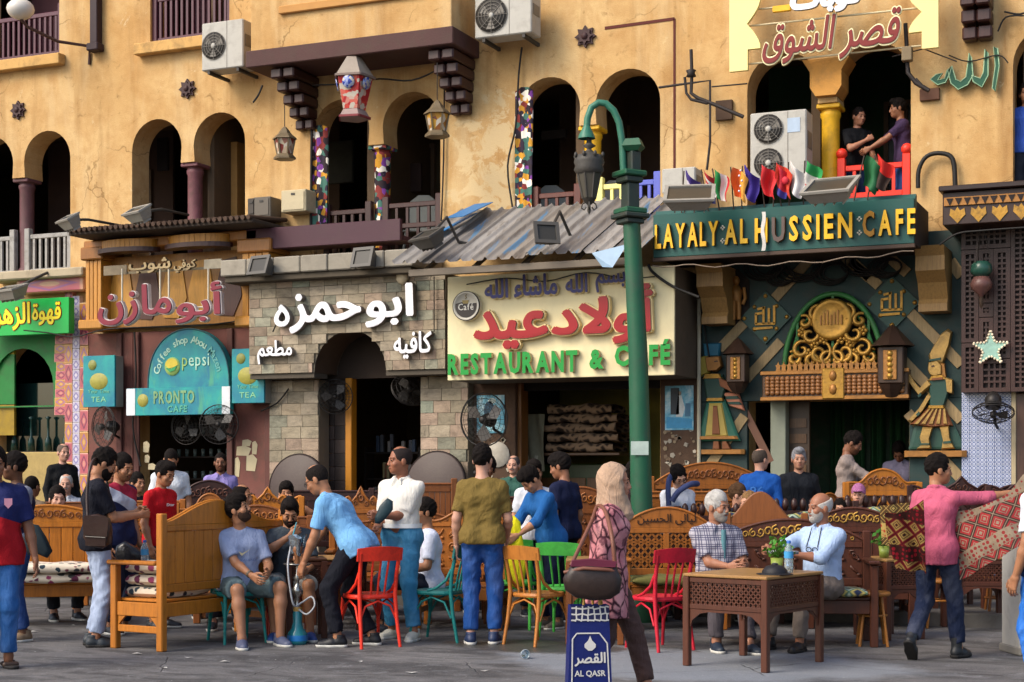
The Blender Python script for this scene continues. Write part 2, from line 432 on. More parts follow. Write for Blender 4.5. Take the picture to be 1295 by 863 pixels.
# ------------------------------------------------------------------ the yellow building
DARKW = wood('#3a201c'); BROWNW = wood('#5a3026'); MAROON = mat('#55333a', .6, .25, 3, .25, dirt=.4)
CONC = mat('#a5987f', .9, .25, 2.5, .5, 20, dirt=.5); DARK = mat('#17110d', .9, .3, 2, .2); STONEW = mat('#8c8270', .85, .25, 4, .4)
bld = thing('old_building', 'yellow stucco building with paired horseshoe arches above a row of cafes', 'building', (0, 0, 0))
CAPZ, SPR, TOPZ, SILL, REV = 6.24, 6.48, 6.945, 4.7, .43
prs = []
for a, b in ((None, 89), (167, 310), (397, 557), (655, 835), (945, 1152), (1281, None)):
    xa = fx(a) if a else fx(b)-2.06; xb = fx(b) if b else fx(a)+2.06
    prs.append((xa, xb))
def arch_loop(xa, xb):
    p = [(xa, SILL)]; wv = (xb-xa-.22)/2; r = wv/2
    p2 = [(xa, SILL), (xb, SILL), (xb, SPR)]
    for k in range(1, 16): a_ = PI*k/16; p2.append((xb-r+r*math.cos(a_), SPR+(TOPZ-SPR)*math.sin(a_)))
    p2 += [(xb-wv, SPR), (xb-wv+.015, CAPZ), (xa+wv-.015, CAPZ), (xa+wv, SPR)]
    for k in range(1, 16): a_ = PI*k/16; p2.append((xa+r+r*math.cos(a_), SPR+(TOPZ-SPR)*math.sin(a_)))
    p2.append((xa, SPR)); return p2
def rect(x0, x1, z0, z1): return [(x0, z0), (x1, z0), (x1, z1), (x0, z1)]
top_w = [(fx(190), fx(290), 8.1, 10.2), (fx(75)-1.55, fx(75), 8.12, 10.2)]
s1a, s1b = fx(-8), fx(82); s1top = fz(40, 428); s1low = fz(40, 572)
s1 = [(s1a, s1low), (s1b, s1low), (s1b, s1top-.75)]+[((s1a+s1b)/2+(s1b-s1a)/2*math.cos(PI*k/12), s1top-.75+.75*math.sin(PI*k/12)) for k in range(1, 12)]+[(s1a, s1top-.75)]
shop = [s1, rect(fx(168), fx(292), .14, fz(230, 520)), rect(fx(402), fx(533), .14, fz(460, 468)), rect(fx(652), fx(835), .14, fz(740, 480)), rect(fx(945), fx(1150), .14, fz(1050, 506))]
loops = [arch_loop(*p) for p in prs]+[rect(*w_) for w_ in top_w]+shop
g = MB(); g.prism([(-26, 0), (6, 0), (6, 13), (-26, 13)], 0, REV, holes=loops)
part('wall', g, STUCCO, bld)
g = MB(); g.box(-26, 6, 8, 8.2, 0, 13); g.box(-26, 6, .45, 8, 13.01, 13.2); g.box(-26.2, -26.01, .02, 8, 0, 13); g.box(6.01, 6.2, .02, 8, 0, 13)
part('rear_wall', g, STUCCO, bld)
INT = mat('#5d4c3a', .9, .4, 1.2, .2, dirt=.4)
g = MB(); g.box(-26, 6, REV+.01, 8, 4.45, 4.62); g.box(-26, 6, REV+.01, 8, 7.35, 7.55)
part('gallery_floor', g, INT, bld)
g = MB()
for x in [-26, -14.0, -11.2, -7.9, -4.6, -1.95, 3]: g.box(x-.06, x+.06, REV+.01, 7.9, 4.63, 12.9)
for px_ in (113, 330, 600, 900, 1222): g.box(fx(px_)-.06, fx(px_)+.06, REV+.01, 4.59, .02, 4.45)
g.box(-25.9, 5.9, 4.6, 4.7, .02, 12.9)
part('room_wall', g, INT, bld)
g = MB()
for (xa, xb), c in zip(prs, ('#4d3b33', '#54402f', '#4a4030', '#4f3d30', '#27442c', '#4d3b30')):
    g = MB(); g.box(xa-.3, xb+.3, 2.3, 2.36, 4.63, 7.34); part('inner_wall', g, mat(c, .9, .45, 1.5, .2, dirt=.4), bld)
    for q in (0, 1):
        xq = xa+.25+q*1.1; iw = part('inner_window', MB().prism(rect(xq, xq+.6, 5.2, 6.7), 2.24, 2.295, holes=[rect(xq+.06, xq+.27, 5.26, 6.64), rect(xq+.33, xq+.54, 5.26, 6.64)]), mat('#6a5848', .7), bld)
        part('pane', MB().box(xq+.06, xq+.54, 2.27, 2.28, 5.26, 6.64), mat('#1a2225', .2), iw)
# clutter inside the gallery rooms, half seen in the dark
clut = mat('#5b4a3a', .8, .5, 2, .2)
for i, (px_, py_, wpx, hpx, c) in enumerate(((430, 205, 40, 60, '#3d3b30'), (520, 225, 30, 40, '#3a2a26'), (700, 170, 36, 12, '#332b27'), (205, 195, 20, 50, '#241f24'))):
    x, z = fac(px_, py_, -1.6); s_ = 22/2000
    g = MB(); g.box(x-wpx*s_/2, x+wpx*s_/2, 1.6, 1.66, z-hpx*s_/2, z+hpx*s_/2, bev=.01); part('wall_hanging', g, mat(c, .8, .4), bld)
g = MB()
for px_ in (293, ): x, z = fac(px_, 210, -.9); g.box(x-.1, x+.1, .9, 1.1, SILL, 6.7)
part('inner_post', g, mat('#a07a45', .8), bld)
def cloth_print():
    t = NT(bpy.data.materials.new('printed_cloth'))
    v = t.co((1, 1, 1)); vo = t.n('ShaderNodeTexVoronoi', feature='F1'); vo.inputs['Scale'].default_value = 14; t.l(v, vo.inputs['Vector'])
    sp = t.n('ShaderNodeSeparateColor'); t.l(vo.outputs['Color'], sp.inputs[0])
    o = t.ramp(sp.outputs[0], [(0, C('#2a1d24')), (.2, C('#7d2f2b')), (.38, C('#e7e0d2')), (.52, C('#2c2233')), (.68, C('#c8902c')), (.8, C('#3f6b5f')), (.92, C('#7a3d90'))])
    t.t.nodes[-1].color_ramp.interpolation = 'CONSTANT' if t.t.nodes[-1].type == 'VALTORGB' else 'LINEAR'
    for nd in t.t.nodes:
        if nd.type == 'VALTORGB': nd.color_ramp.interpolation = 'CONSTANT'
    o = t.mix(t.ramp(vo.outputs['Distance'], [(.03, 1), (.06, 0)]), o, C('#e9dcc5'))
    return t.out(o, .8)
PRINT = cloth_print()
def pillar(x, m, r=.115, cap=None, tg=None):
    g = MB(); g.lathe([(r*1.25, 0), (r*1.25, .08), (r, .12), (r, 1.36), (r*1.15, 1.40), (r*1.15, 1.44), (r, 1.46), (r*1.1, CAPZ-SILL-.06)], (x, .2, SILL), 16)
    p = part('pillar', g, m, bld)
    g = MB(); g.box(x-.15, x+.15, .03, .38, CAPZ-.06, CAPZ-.003, bev=.01); part('capital', g, cap or m, p)
OLDPIL = mat('#5d3c3f', .6, .4, 7, .3, dirt=.5); YEL = mat('#e2ad22', .5, .2, 5, .2, dirt=.35)
for i, ((xa, xb), m) in enumerate(zip(prs, (OLDPIL, mat('#6d4348', .6, .5, 9, .3, dirt=.5), PRINT, YEL, YEL, YEL))):
    pillar((xa+xb)/2, m)
xc = (prs[4][0]+prs[4][1])/2
g = MB(); g.prism([(xc-.13, 6.31), (xc+.13, 6.31), (xc+.2, 6.42), (xc+.2, 6.62), (xc+.3, 6.78), (xc-.3, 6.78), (xc-.2, 6.62), (xc-.2, 6.42)], -.11, .34)
part('pillar_bracket', g, mat('#bd8740', .8, .25, 4, .4, dirt=.4), bld)
# printed cloths hung on the jambs of two arches
for (px_, py0, py1, nx) in ((405, 163, 290, .27), (663, 115, 290, .25)):
    x, z0 = fac(px_, py1, 0); z1 = fac(px_, py0, 0)[1]
    g = MB(); g.sheet(lambda u, v: (x-nx/2+nx*u, -.02-.02*math.sin(u*14+v*3)+.35*u*0, z0+(z1-z0)*v+.05*math.sin(u*3)), 8, 10)
    g.sheet(lambda u, v: (x-nx/2+nx*u, .005-.02*math.sin(u*14+v*3), z0+(z1-z0)*v+.05*math.sin(u*3)), 8, 10)
    tag(part('hanging_cloth', g, PRINT), 'colourful patterned cloth hung on the left jamb of the arches beside the '+('printed pillar' if px_ < 500 else 'street lamp'), 'cloth')
# balcony railings in the arches, each post and baluster its own piece
def railing(label, xa, xb, zt, zb, m, nb, y=.06, posts=True, rails=(1,), mats=None, knob=False):
    r = thing('railing', label, 'railing', ((xa+xb)/2, y, zb))
    w_ = xb-xa; h = zt-zb
    if posts:
        for sx_ in (-1, 1):
            g = MB(); g.box(sx_*w_/2-.05, sx_*w_/2+.05, -.05, .05, -.02, h+.1, bev=.008)
            if knob: g.ball((sx_*w_/2, 0, h+.16), .075, 10)
            part('post', g, mats[0] if mats else m, r)
    for f in rails:
        g = MB(); g.box(-w_/2+.05, w_/2-.05, -.03, .03, h*f-.07, h*f, bev=.008); part('rail', g, m, r)
    me = None
    for k in range(nb):
        x = -w_/2+w_*(k+1)/(nb+1)
        if me is None:
            g = MB(); g.box(-.02, .02, -.02, .02, 0, h-.07); me = g.mesh('baluster')
        o = link('baluster', me, m, r); o.location = (x, 0, 0)
    return r
WHITEP = mat('#94918b', .5, .25, 6, .2, dirt=.7)
h1 = (prs[0][0]+prs[0][1])/2
railing('white painted railing in the leftmost arch, left of the pillar', prs[0][0]+.03, h1-.15, 5.32, 4.72, WHITEP, 6, rails=(1, .08))
railing('white painted railing right of the pillar above the green sign', h1+.15, prs[0][1]-.03, 5.32, 4.72, WHITEP, 6, rails=(1, .08))
h2 = (prs[2][0]+prs[2][1])/2
railing('dark brown railing left of the printed pillar', prs[2][0]+.2, h2-.14, 5.34, 4.72, DARKW, 4, rails=(1, .55))
railing('dark brown railing right of the printed pillar', h2+.14, prs[2][1]-.04, 5.38, 4.72, DARKW, 4, rails=(1, .55))
h3 = (prs[3][0]+prs[3][1])/2
railing('brown railing of the arch with the hanging cloth above the tin roof', prs[3][0]+.25, h3-.16, 5.36, 4.72, BROWNW, 3, rails=(1, .5))
railing('pale yellow railing beside the yellow pillar behind the street lamp', h3+.16, h3+.5, 5.42, 4.72, mat('#e9e08a', .5), 1, rails=(1, .6))
railing('blue railing at the right side of the arch behind the street lamp', h3+.62, prs[3][1]-.05, 5.44, 4.72, mat('#5a63b8', .5, .15), 2, rails=(1, .55))
h4 = (prs[4][0]+prs[4][1])/2
REDP = mat('#d8331f', .45, .12, 5, .1)
railing('red balcony railing with ball topped posts below the two men', h4+.17, prs[4][1]-.06, 5.42, 4.72, REDP, 4, rails=(1, .5), knob=True)
for (xa, xb, z0, z1), lb in zip(top_w, ('dark brown wooden railing of the upper window left of the air conditioner', 'dark brown wooden railing of the upper window behind the round lamp')):
    r = railing(lb, xa+.03, xb-.03, z0+.75, z0+.02, wood('#4b2230'), 13, y=.1, rails=(.98, .12))
for (xa, xb, z0, z1) in top_w:
    g = MB(); g.box(xa-.2, xb+.12, -.16, .1, z0-.17, z0-.003, bev=.01); part('window_sill', g, mat('#c49a5c', .85, .2, 4, .5, dirt=.5), bld)
    g = MB(); g.box(xa-.02, xb+.02, 1.2, 1.25, z0, z1+.2); part('window_shutter', g, mat('#6a4548', .7, .3), bld)
# projecting bay on stepped brackets
bx0, bx1 = fac(317, 80, .8)[0], fac(571, 60, .8)[0]
g = MB(); g.box(bx0, bx1, -.8, -.003, 7.55, 13, bev=.012); bay = part('bay', g, STUCCO, bld)
g = MB(); g.box(bx0-.05, bx1+.05, -.86, -.004, 7.31, 7.548, bev=.012); part('bay_beam', g, mat('#4a2f2c', .75, .25, 3, .35, dirt=.5), bay)
g = MB(); g.box(bx0+.5, bx1-.45, -.86, -.803, 8.02, 8.13, bev=.01); part('bay_ledge', g, mat('#b5854c', .85, .2), bay)
for xq in (bx0+.48, bx1-.2):
    b_ = None
    for k in range(5):
        g = MB(); wv = .2-.012*k; dpt = .74-.15*k
        for q in (-1, 1):
            g.box(xq+q*wv*.52-wv*.45, xq+q*wv*.52+wv*.45, -dpt, -.005, 7.305-.155*(k+1), 7.305-.155*k-.012, bev=.02)
        g.box(xq-wv*.85, xq+wv*.85, -dpt+.05, -.006, 7.305-.155*(k+1)+.02, 7.305-.155*k-.03)
        part('corbel_block', g, DARKW, bld)
# octagram rosettes
def rosette(px_, py_):
    x, z = fac(px_, py_); g = MB()
    st = [((.155 if k % 2 == 0 else .105)*math.cos(PI*k/8), (.155 if k % 2 == 0 else .105)*math.sin(PI*k/8)) for k in range(16)]
    g.prism([(x+a, z+b) for a, b in st], -.035, -.002)
    g.prism([(x+a*.72, z+b*.72) for a, b in st], -.06, -.036); g.ball((x, -.06, z), (.05, .03, .05), 8)
    part('rosette', g, mat('#3b2323', .6, .3, 6, .3), bld)
for q in ((24, 140), (238, 113), (741, 47)): rosette(*q)
# rainwater pipe stub, painted lines, corbel at the top right
x, z = fac(125, 62); g = MB(); g.box(x-.07, x+.07, -.14, -.004, z+.06, 11, bev=.01); g.box(x-.11, x+.11, -.18, -.003, z-.06, z+.058, bev=.015)
part('drain_pipe', g, mat('#2e1d22', .6), bld)
x, z = fac(1238, 55); z += .36
for k in range(4):
    g = MB(); dpt = .5-.1*k
    for q in (-1, 1): g.box(x+q*.09-.085, x+q*.09+.085, -dpt, -.005, z+.36-.18*k-.17, z+.36-.18*k-.01, bev=.02)
    part('corbel_block', g, DARKW, bld)
PLN = mat('#54231b', .8)
x0, z0 = fac(765, 36); x1, z1 = fac(853, 24); g = MB(); g.bar((x0, -.004, z0), (x1, -.004, z1), .04, .008, (0, 1, 0)); xb_, zb_ = fac(853, 215); g.bar((x1, -.004, z1), (xb_, -.004, zb_), .03, .008, (0, 1, 0))
part('painted_line', g, PLN, bld)
# ------------------------------------------------------------------ shop 1: green cafe with pink tiles
sh1 = thing('tiled_cafe_facade', 'pink tiled cafe front with a green arch below the green sign', 'shop front', (fx(60), 0, 0))
tm = [NT(bpy.data.materials.new('tile_print')) for _ in range(3)]
def tilemat(bgc, fg, fg2, k, src='Generated', orr=.12):
    t = NT(bpy.data.materials.new('tile')); v = t.co((1, 1, 1), src)
    sx = t.n('ShaderNodeSeparateXYZ'); t.l(v, sx.inputs[0])
    ax = t.math('ABSOLUTE', t.math('ADD', sx.outputs[0], -.5)); az = t.math('ABSOLUTE', t.math('ADD', sx.outputs[2], -.5))
    d = t.math('ADD', ax, az); r = t.math('SQRT', t.math('ADD', t.math('MULTIPLY', ax, ax), t.math('MULTIPLY', az, az)))
    o = t.mix(t.ramp(t.math('ABSOLUTE', t.math('ADD', d, -.36)), [(.05, 1), (.07, 0)]), bgc, fg)
    o = t.mix(t.ramp(r, [(.13, 1), (.16, 0)]), o, fg2)
    e = t.math('MAXIMUM', ax, az); o = t.mix(t.ramp(e, [(.43, 0), (.46, 1)]), o, fg2)
    oi = t.n('ShaderNodeObjectInfo'); o = t.mix(1, o, t.ramp(oi.outputs['Random'], [(0, 1-orr), (1, 1)]), 'MULTIPLY')
    return t.out(o, .3, 0, .5)
TM = [tilemat(C('#b0783c'), C('#8a5a9a'), C('#c59a5a'), 1), tilemat(C('#a9a3b8'), C('#5d5498'), C('#c7c2cc'), 1), tilemat(C('#a9525f'), C('#6a2d4a'), C('#bd7e72'), 1)]
for m in tm: bpy.data.materials.remove(m.m)
zt = fz(95, 385)
me = MB().box(-.5, .5, -.5, .5, -.5, .5, bev=.03).mesh('tile')
tms = []
for m in TM: q = me.copy(); q.materials.append(m); tms.append(q)
cols = [(82, 92), (92, 101), (101, 112)]
for ci, (a, b) in enumerate(cols):
    xa, xb = fx(a, .1), fx(b, .1); hh = (xb-xa)*(2.0 if ci != 1 else 1.2); z = .14; k = 0
    while z < zt:
        o = link('tile', tms[(1 if ci == 1 else (0 if (k+ci//2) % 2 == 0 else 2))], None, sh1)
        o.location = Vector(((xa+xb)/2, -.06+.004*rnd.random(), z+hh/2))-sh1.location; o.scale = (xb-xa-.006, .1, hh-.006); z += hh; k += 1
for k in range(11):     # short tiles round the arch head
    z = fz(75, 440)-.0+0; xa, xb = fx(66+.5*k % 3, .1), fx(82, .1); zz = fz(75, 520)+.14*k
    o = link('tile', tms[0 if k % 2 else 2], None, sh1); o.location = Vector(((xa+xb)/2, -.03, zz))-sh1.location; o.scale = (xb-xa-.005, .05, .135)
GREENP = mat('#0d6e2c', .55, .35, 3, .15, dirt=.5)
g = MB(); outer = rect(s1a-.4, s1b-.02, s1top-1.1, s1top+.12)
inn = [(s1a+.01, s1top-1.08), (s1b-.2, s1top-1.08), (s1b-.2, s1top-.75)]+[((s1a+s1b-.2)/2+(s1b-.2-s1a)/2*math.cos(PI*k/12), s1top-.78+.62*math.sin(PI*k/12)) for k in range(1, 12)]+[(s1a+.01, s1top-.75)]
g.prism(outer, -.03, .0-.002, holes=[inn]); part('arch_surround', g, GREENP, sh1, True)
g = MB(); x0, z0 = fac(-20, 512); x1, z1 = fac(17, 448); g.box(x0, x1, .02, .06, z0, z1); part('door_leaf', g, mat('#146e2c', .5, .3, dirt=.4), sh1, True)
g = MB(); g.box(x0, x1, .015, .065, z1, z1+.16); part('door_leaf_top', g, mat('#9a8a20', .5), sh1, True)
g = MB(); g.box(x0, x1, .015, .065, z0-.5, z0-.01); part('door_leaf_base', g, mat('#8f7416', .5, .3, dirt=.4), sh1, True)
g = MB(); g.box(s1a-.3, s1b, -.08, .3, 0, s1low-.003, bev=.015); part('low_wall', g, mat('#a08a55', .8, .3, 3, .3, dirt=.5), sh1, True)
GLASSD = NT(bpy.data.materials.new('dark_glass')).out(C('#0c1d1c'), .08, 0, .6)
g = MB(); g.box(s1a, s1b, .3, .32, s1low, s1top-.7); part('window_glass', g, GLASSD, sh1, True)
for q in range(4):
    xx = s1a+.25+(s1b-s1a-.4)*q/3; g = MB(); g.lathe([(.0, 0), (.06, .0), (.05, .18), (.02, .24), (.02, .5), (.05, .54), (.0, .56)], (xx, .2, s1low+.02), 10)
    part('glass_jar', g, mat('#12302c', .15, .3), sh1, True)
g = MB(); zf = fz(60, 360, .2); g.box(fx(20, .25), fx(106, .25), -.25, -.003, zf-.13, zf+.13, bev=.02)
part('fascia', g, tilemat(C('#a9525f'), C('#8a4a80'), C('#bd8a6a'), 2), sh1, True)
g = MB(); zf2 = fz(50, 345, .5); g.box(fx(-20, .4), fx(104, .4), -.4, -.004, zf2-.07, zf2+.07, bev=.02); part('concrete_ledge', g, CONC, sh1, True)
# ------------------------------------------------------------------ shop 2: timber fronted coffee shop
HON = wood('#b17a2e', 3); HON2 = wood('#8d5a22', 3)
sh2 = thing('timber_cafe_facade', 'brown painted coffee shop front with a carved timber header', 'shop front', (fx(210), 0, 0))
BRP = mat('#6b4038', .75, .3, 3, .3, dirt=.55)
zt2 = fz(210, 418, .2)
for a, b in ((112, 168), (292, 342)):
    g = MB(); g.box(fx(a, .15), fx(b, .15), -.15, -.003, .14, zt2, bev=.01); pl = part('wall_panel', g, BRP, sh2, True)
g = MB(); g.box(fx(168, .15)+.003, fx(292, .15)-.003, -.15, -.003, fz(230, 525, .1), zt2, bev=.01); part('wall_panel', g, BRP, sh2, True)
for a in (150, 172, 290, 338):
    g = MB(); g.box(fx(a, .2)-.05, fx(a, .2)+.05, -.2, -.153, .14, zt2-.01, bev=.008); part('batten', g, mat('#57332d', .7, .25, 3, .3, dirt=.4), sh2, True)
for (px_, py_, a, b) in ((308, 570, 22, 12), (318, 585, 16, 20), (312, 560, 14, 8), (185, 565, 10, 14), (192, 590, 12, 8), (186, 580, 8, 10), (322, 566, 8, 16), (300, 590, 8, 24)):
    x, z = fac(px_, py_, .16); g = MB(); k = .012
    g.prism([(x-a*k/2, z-b*k/2), (x+a*k*.3, z-b*k*.55), (x+a*k/2, z+b*k*.2), (x+a*k*.1, z+b*k/2), (x-a*k*.45, z+b*k*.4)], -.157, -.1535); part('paper_scrap', g, mat('#b5a888', .9), sh2, True)
# shelves of glasses inside
g = MB()
xd0, xd1 = fx(170), fx(290)
for k in range(5): g.box(xd0, xd1, .9, 1.2, .7+.35*k, .72+.35*k)
part('shelf', g, mat('#2a201b', .6), sh2, True)
cup = MB().lathe([(.0, 0), (.03, 0), (.035, .12), (.03, .12)], (0, 0, 0), 8).mesh('drinking_glass'); cm = mat('#5d6a68', .15, .2)
cup.materials.append(cm)
for k in range(4):
    for q in range(11):
        o = link('drinking_glass', cup, None, sh2); o.location = Vector((xd0+.12+(xd1-xd0-.2)*q/10, 1.0, 1.07+.35*k))-sh2.location
n0 = .25; za, zb = fz(210, 412, n0), fz(210, 322, n0)
g = MB(); g.box(fx(128, n0), fx(318, n0), -n0, -.004, za, zb); part('header_panel', g, wood('#9a6a2c', 2), sh2, True)
xx0, xx1 = fx(140, n0), fx(310, n0)
for k in range(5):   # painted wavy boards
    xa = xx0+(xx1-xx0)*k/5; wv = (xx1-xx0)/5
    pts = [(xa+.02, za+.12), (xa+wv*.6, za+.1), (xa+wv*.9, za+.4), (xa+wv*.7, zb-.1), (xa+.1, zb-.14), (xa-.02, za+.5)]
    g = MB(); g.prism(pts, -n0-.018, -n0-.002); part('header_board', g, [wood('#c08a35', 2), wood('#4a2a22', 2)][k % 3 == 1], sh2, True)
for a, b in ((108, 128), (306, 340)):
    n1 = .5; xa, xb = fx(a, n1), fx(b, n1); zl, zh = fz(110, 405, n1), fz(110, 330, n1)
    if a > 200: zl, zh = fz(320, 400, n1), fz(320, 320, n1)
    ns = 4
    for k in range(ns):
        g = MB(); g.box(xa+(xb-xa)*k/ns+.004, xa+(xb-xa)*(k+1)/ns-.004, -n1, -.005, zl, zh, bev=.006); part('pilaster_slat', g, HON, sh2, True)
    g = MB(); g.box(xa-.08, xb+.08, -n1-.09, -.004, zl-.15, zl-.003, bev=.02); part('pilaster_base', g, HON, sh2, True)
    g = MB(); g.box(xa-.06, xb+.06, -n1-.06, -.004, zh+.003, zh+.2, bev=.02); part('pilaster_cap', g, HON2, sh2, True)
zl, zh = fz(200, 330, .5), fz(200, 294, .8)
g = MB(); g.box(fx(105, .5), fx(325, .5), -.5, -.006, zl+.22, zh, bev=.02); part('entablature', g, HON2, sh2, True)
for a, b in ((118, 186), (203, 278)):
    xa, xb = fx(a, .75), fx(b, .75); xm = (xa+xb)/2; rr = (xb-xa)/2; ns = 18
    g = MB()
    for k in range(ns):
        a0, a1 = PI+PI*k/ns, PI+PI*(k+1)/ns-.012
        p = [(xm+rr*math.cos(q), -.504+.5*rr*math.sin(q)) for q in (a0, a1)]; p2 = [(xm+(rr-.05)*math.cos(q), -.504+.5*(rr-.05)*math.sin(q)) for q in (a0, a1)]
        vs = [(*q, z) for z in (zl+.2, zh-.05) for q in (p[0], p[1], p2[1], p2[0])]
        g.add(vs, [(3, 2, 1, 0), (4, 5, 6, 7), (0, 1, 5, 4), (1, 2, 6, 5), (2, 3, 7, 6), (3, 0, 4, 7)])
    part('half_drum', g, HON, sh2, True)
    g = MB(); vs = [(xm+(rr+.06)*math.cos(PI+PI*k/16), -.506+.55*(rr+.06)*math.sin(PI+PI*k/16)) for k in range(17)]
    m_ = len(vs); g.add([(*q, z) for z in (zl+.13, zl+.198) for q in vs], [tuple(range(m_))[::-1], tuple(range(m_, 2*m_))]+[(i, i+1, m_+i+1, m_+i) for i in range(m_-1)]); part('drum_base', g, DARKW, sh2, True)
g = MB(); g.box(fx(92, .9), fx(325, .9), -1.0, -.003, zh+.01, zh+.07, bev=.01); part('canopy_board', g, mat('#3b3027', .8, .3, 3, .4), sh2, True)
tl = MB().tube([(0, -1.06, 0), (0, -.05, .1)], .035, 6).mesh('roof_tile'); tl.materials.append(mat('#4d3a2e', .8, .3))
xa, xb = fx(92, .9), fx(325, .9)
for k in range(34):
    o = link('roof_tile', tl, None, sh2); o.location = Vector((xa+(xb-xa)*(k+.5)/34, 0, zh+.08))-sh2.location
# ------------------------------------------------------------------ shop 3: stone clad cafe
sh3 = thing('stone_cafe_facade', 'cafe front clad in grey green and pink stone tiles', 'shop front', (fx(460), 0, 0))
n3 = .7; hx0, hx1 = fx(315, n3), fx(563, n3); hz0, hz1 = fz(440, 470, n3), fz(440, 352, n3)
ax0, ax1 = fx(396, n3), fx(487, n3); axm = (ax0+ax1)/2; arr = (ax1-ax0)/2; az = fz(440, 418, n3)-hz0
arc = [(axm+arr*math.cos(PI*k/14), hz0+az*math.sin(PI*k/14)) for k in range(15)]
g = MB(); g.prism([(hx0, hz0), (ax0, hz0)]+arc[::-1][1:-1]+[(ax1, hz0), (hx1, hz0), (hx1, hz1), (hx0, hz1)], -n3+.03, -.005); part('header', g, mat('#6d6455', .9, .2, 5, .3), sh3, True)
stm = []
for c in ('#938873', '#9a8e7a', '#8b8977', '#9c8876', '#838776', '#8c7f6a', '#958370'):
    t = NT(bpy.data.materials.new('stone_tile')); v = t.co((1, 1, 1))
    oi = t.n('ShaderNodeObjectInfo'); vv = t.n('ShaderNodeVectorMath', operation='ADD'); sc3 = t.n('ShaderNodeVectorMath', operation='SCALE')
    cb = t.n('ShaderNodeCombineXYZ'); [t.l(oi.outputs['Random'], cb.inputs[i]) for i in range(3)]
    t.l(cb.outputs[0], sc3.inputs[0]); sc3.inputs['Scale'].default_value = 40; t.l(v, vv.inputs[0]); t.l(sc3.outputs[0], vv.inputs[1])
    f = t.noise(1.6, 7, .7, vv.outputs[0], .4)
    cc = C(c); o = t.ramp(f, [(.3, dk(cc, .55)), (.5, cc), (.7, dk(cc, 1.25))])
    o = t.mix(1, o, t.ramp(oi.outputs['Random'], [(0, .7), (1, 1.08)]), 'MULTIPLY')
    t.bump(t.noise(5, 6, .7, vv.outputs[0]), .3, .05); t.out(o, .75, 0, .3)
    q = MB().box(-.5, .5, -.5, .5, -.5, .5, bev=.02).mesh('stone_tile'); q.materials.append(t.m); stm.append(q)
def in_arch(x, z): return ((x-axm)/(arr+.02))**2+((z-hz0)/(az+.02))**2 < 1
wts = [5, 4, 3, 2.5, 1.2, 3, 2]
def stones(x0, x1, z0, z1, n, hole=None, th=.036, rw=.25, rh=.135):
    z = z0; row = 0
    while z < z1-.03:
        h = min(rh, z1-z); x = x0-(row % 2)*rw*.45
        while x < x1-.01:
            wd = rw*rnd.uniform(.8, 1.2); xa, xb = max(x, x0), min(x+wd, x1); x += wd
            if xb-xa < .03: continue
            if hole:      # trim the piece where the arch cuts it
                ca = [hole(xa, z+h/2), hole(xb, z+h/2)]
                if ca[0] and ca[1]: continue
                if ca[0] or ca[1]:
                    p, q = (xa, xb) if ca[0] else (xb, xa)
                    for _ in range(12):
                        m = (p+q)/2
                        if hole(m, z+h/2): p = m
                        else: q = m
                    if ca[0]: xa = q
                    else: xb = q
                    if xb-xa < .03: continue
            o = link('stone_tile', rnd.choices(stm, wts)[0], None, sh3)
            o.location = Vector(((xa+xb)/2, -n-.004*rnd.random(), z+h/2))-sh3.location; o.scale = (xb-xa-.006, th, h-.006)
        z += h; row += 1
stones(hx0, hx1, hz0, hz1, n3-.02, in_arch)
for a, b in ((341, 403), (532, 592)):
    g = MB(); g.box(fx(a, .3), fx(b, .3), -.28, -.005, .14, hz0-.08); part('pier', g, mat('#6d6455', .9, .2, 5, .3), sh3, True)
    stones(fx(a, .3), fx(b, .3), .14, hz0-.08, .29, None, .03, .3, .17)
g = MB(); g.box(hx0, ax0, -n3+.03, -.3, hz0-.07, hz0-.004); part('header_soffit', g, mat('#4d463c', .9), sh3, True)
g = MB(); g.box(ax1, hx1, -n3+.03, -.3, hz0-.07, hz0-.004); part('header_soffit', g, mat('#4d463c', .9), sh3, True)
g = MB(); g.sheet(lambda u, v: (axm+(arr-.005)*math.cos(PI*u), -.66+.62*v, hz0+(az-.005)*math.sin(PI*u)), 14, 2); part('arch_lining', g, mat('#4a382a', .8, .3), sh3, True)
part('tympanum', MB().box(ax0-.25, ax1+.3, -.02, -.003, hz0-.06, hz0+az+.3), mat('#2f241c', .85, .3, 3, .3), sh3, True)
g = MB(); x0, z0 = fac(278, 349, .95); x1 = fx(522, .95); z1 = fz(400, 322, .95); z0 = fz(400, 343, .95)
for k in range(7):
    xa, xb = x0+(x1-x0)*k/7, x0+(x1-x0)*(k+1)/7
    g = MB(); g.box(xa+.006, xb-.006, -.95-.006*(k % 2), -.006, z0, z1, bev=.015); part('slab_panel', g, mat('#918a7c', .85, .22, 3, .45, 18, dirt=.35, orand=.12), sh3, True)
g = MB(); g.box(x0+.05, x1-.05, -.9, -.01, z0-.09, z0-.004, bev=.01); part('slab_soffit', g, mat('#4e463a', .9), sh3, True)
g = MB(); xa, za_ = fac(311, 317, .5); xb = fx(506, .5); zb_ = fz(400, 284, .5); za_ = fz(400, 311, .5); g.box(xa, xb, -.5, -.42, za_, zb_, bev=.008); g.box(xa, xb, -.41, -.006, za_+.02, za_+.08)
part('parapet_board', g, mat('#43242f', .55, .2, 3, .15, dirt=.25), sh3, True)
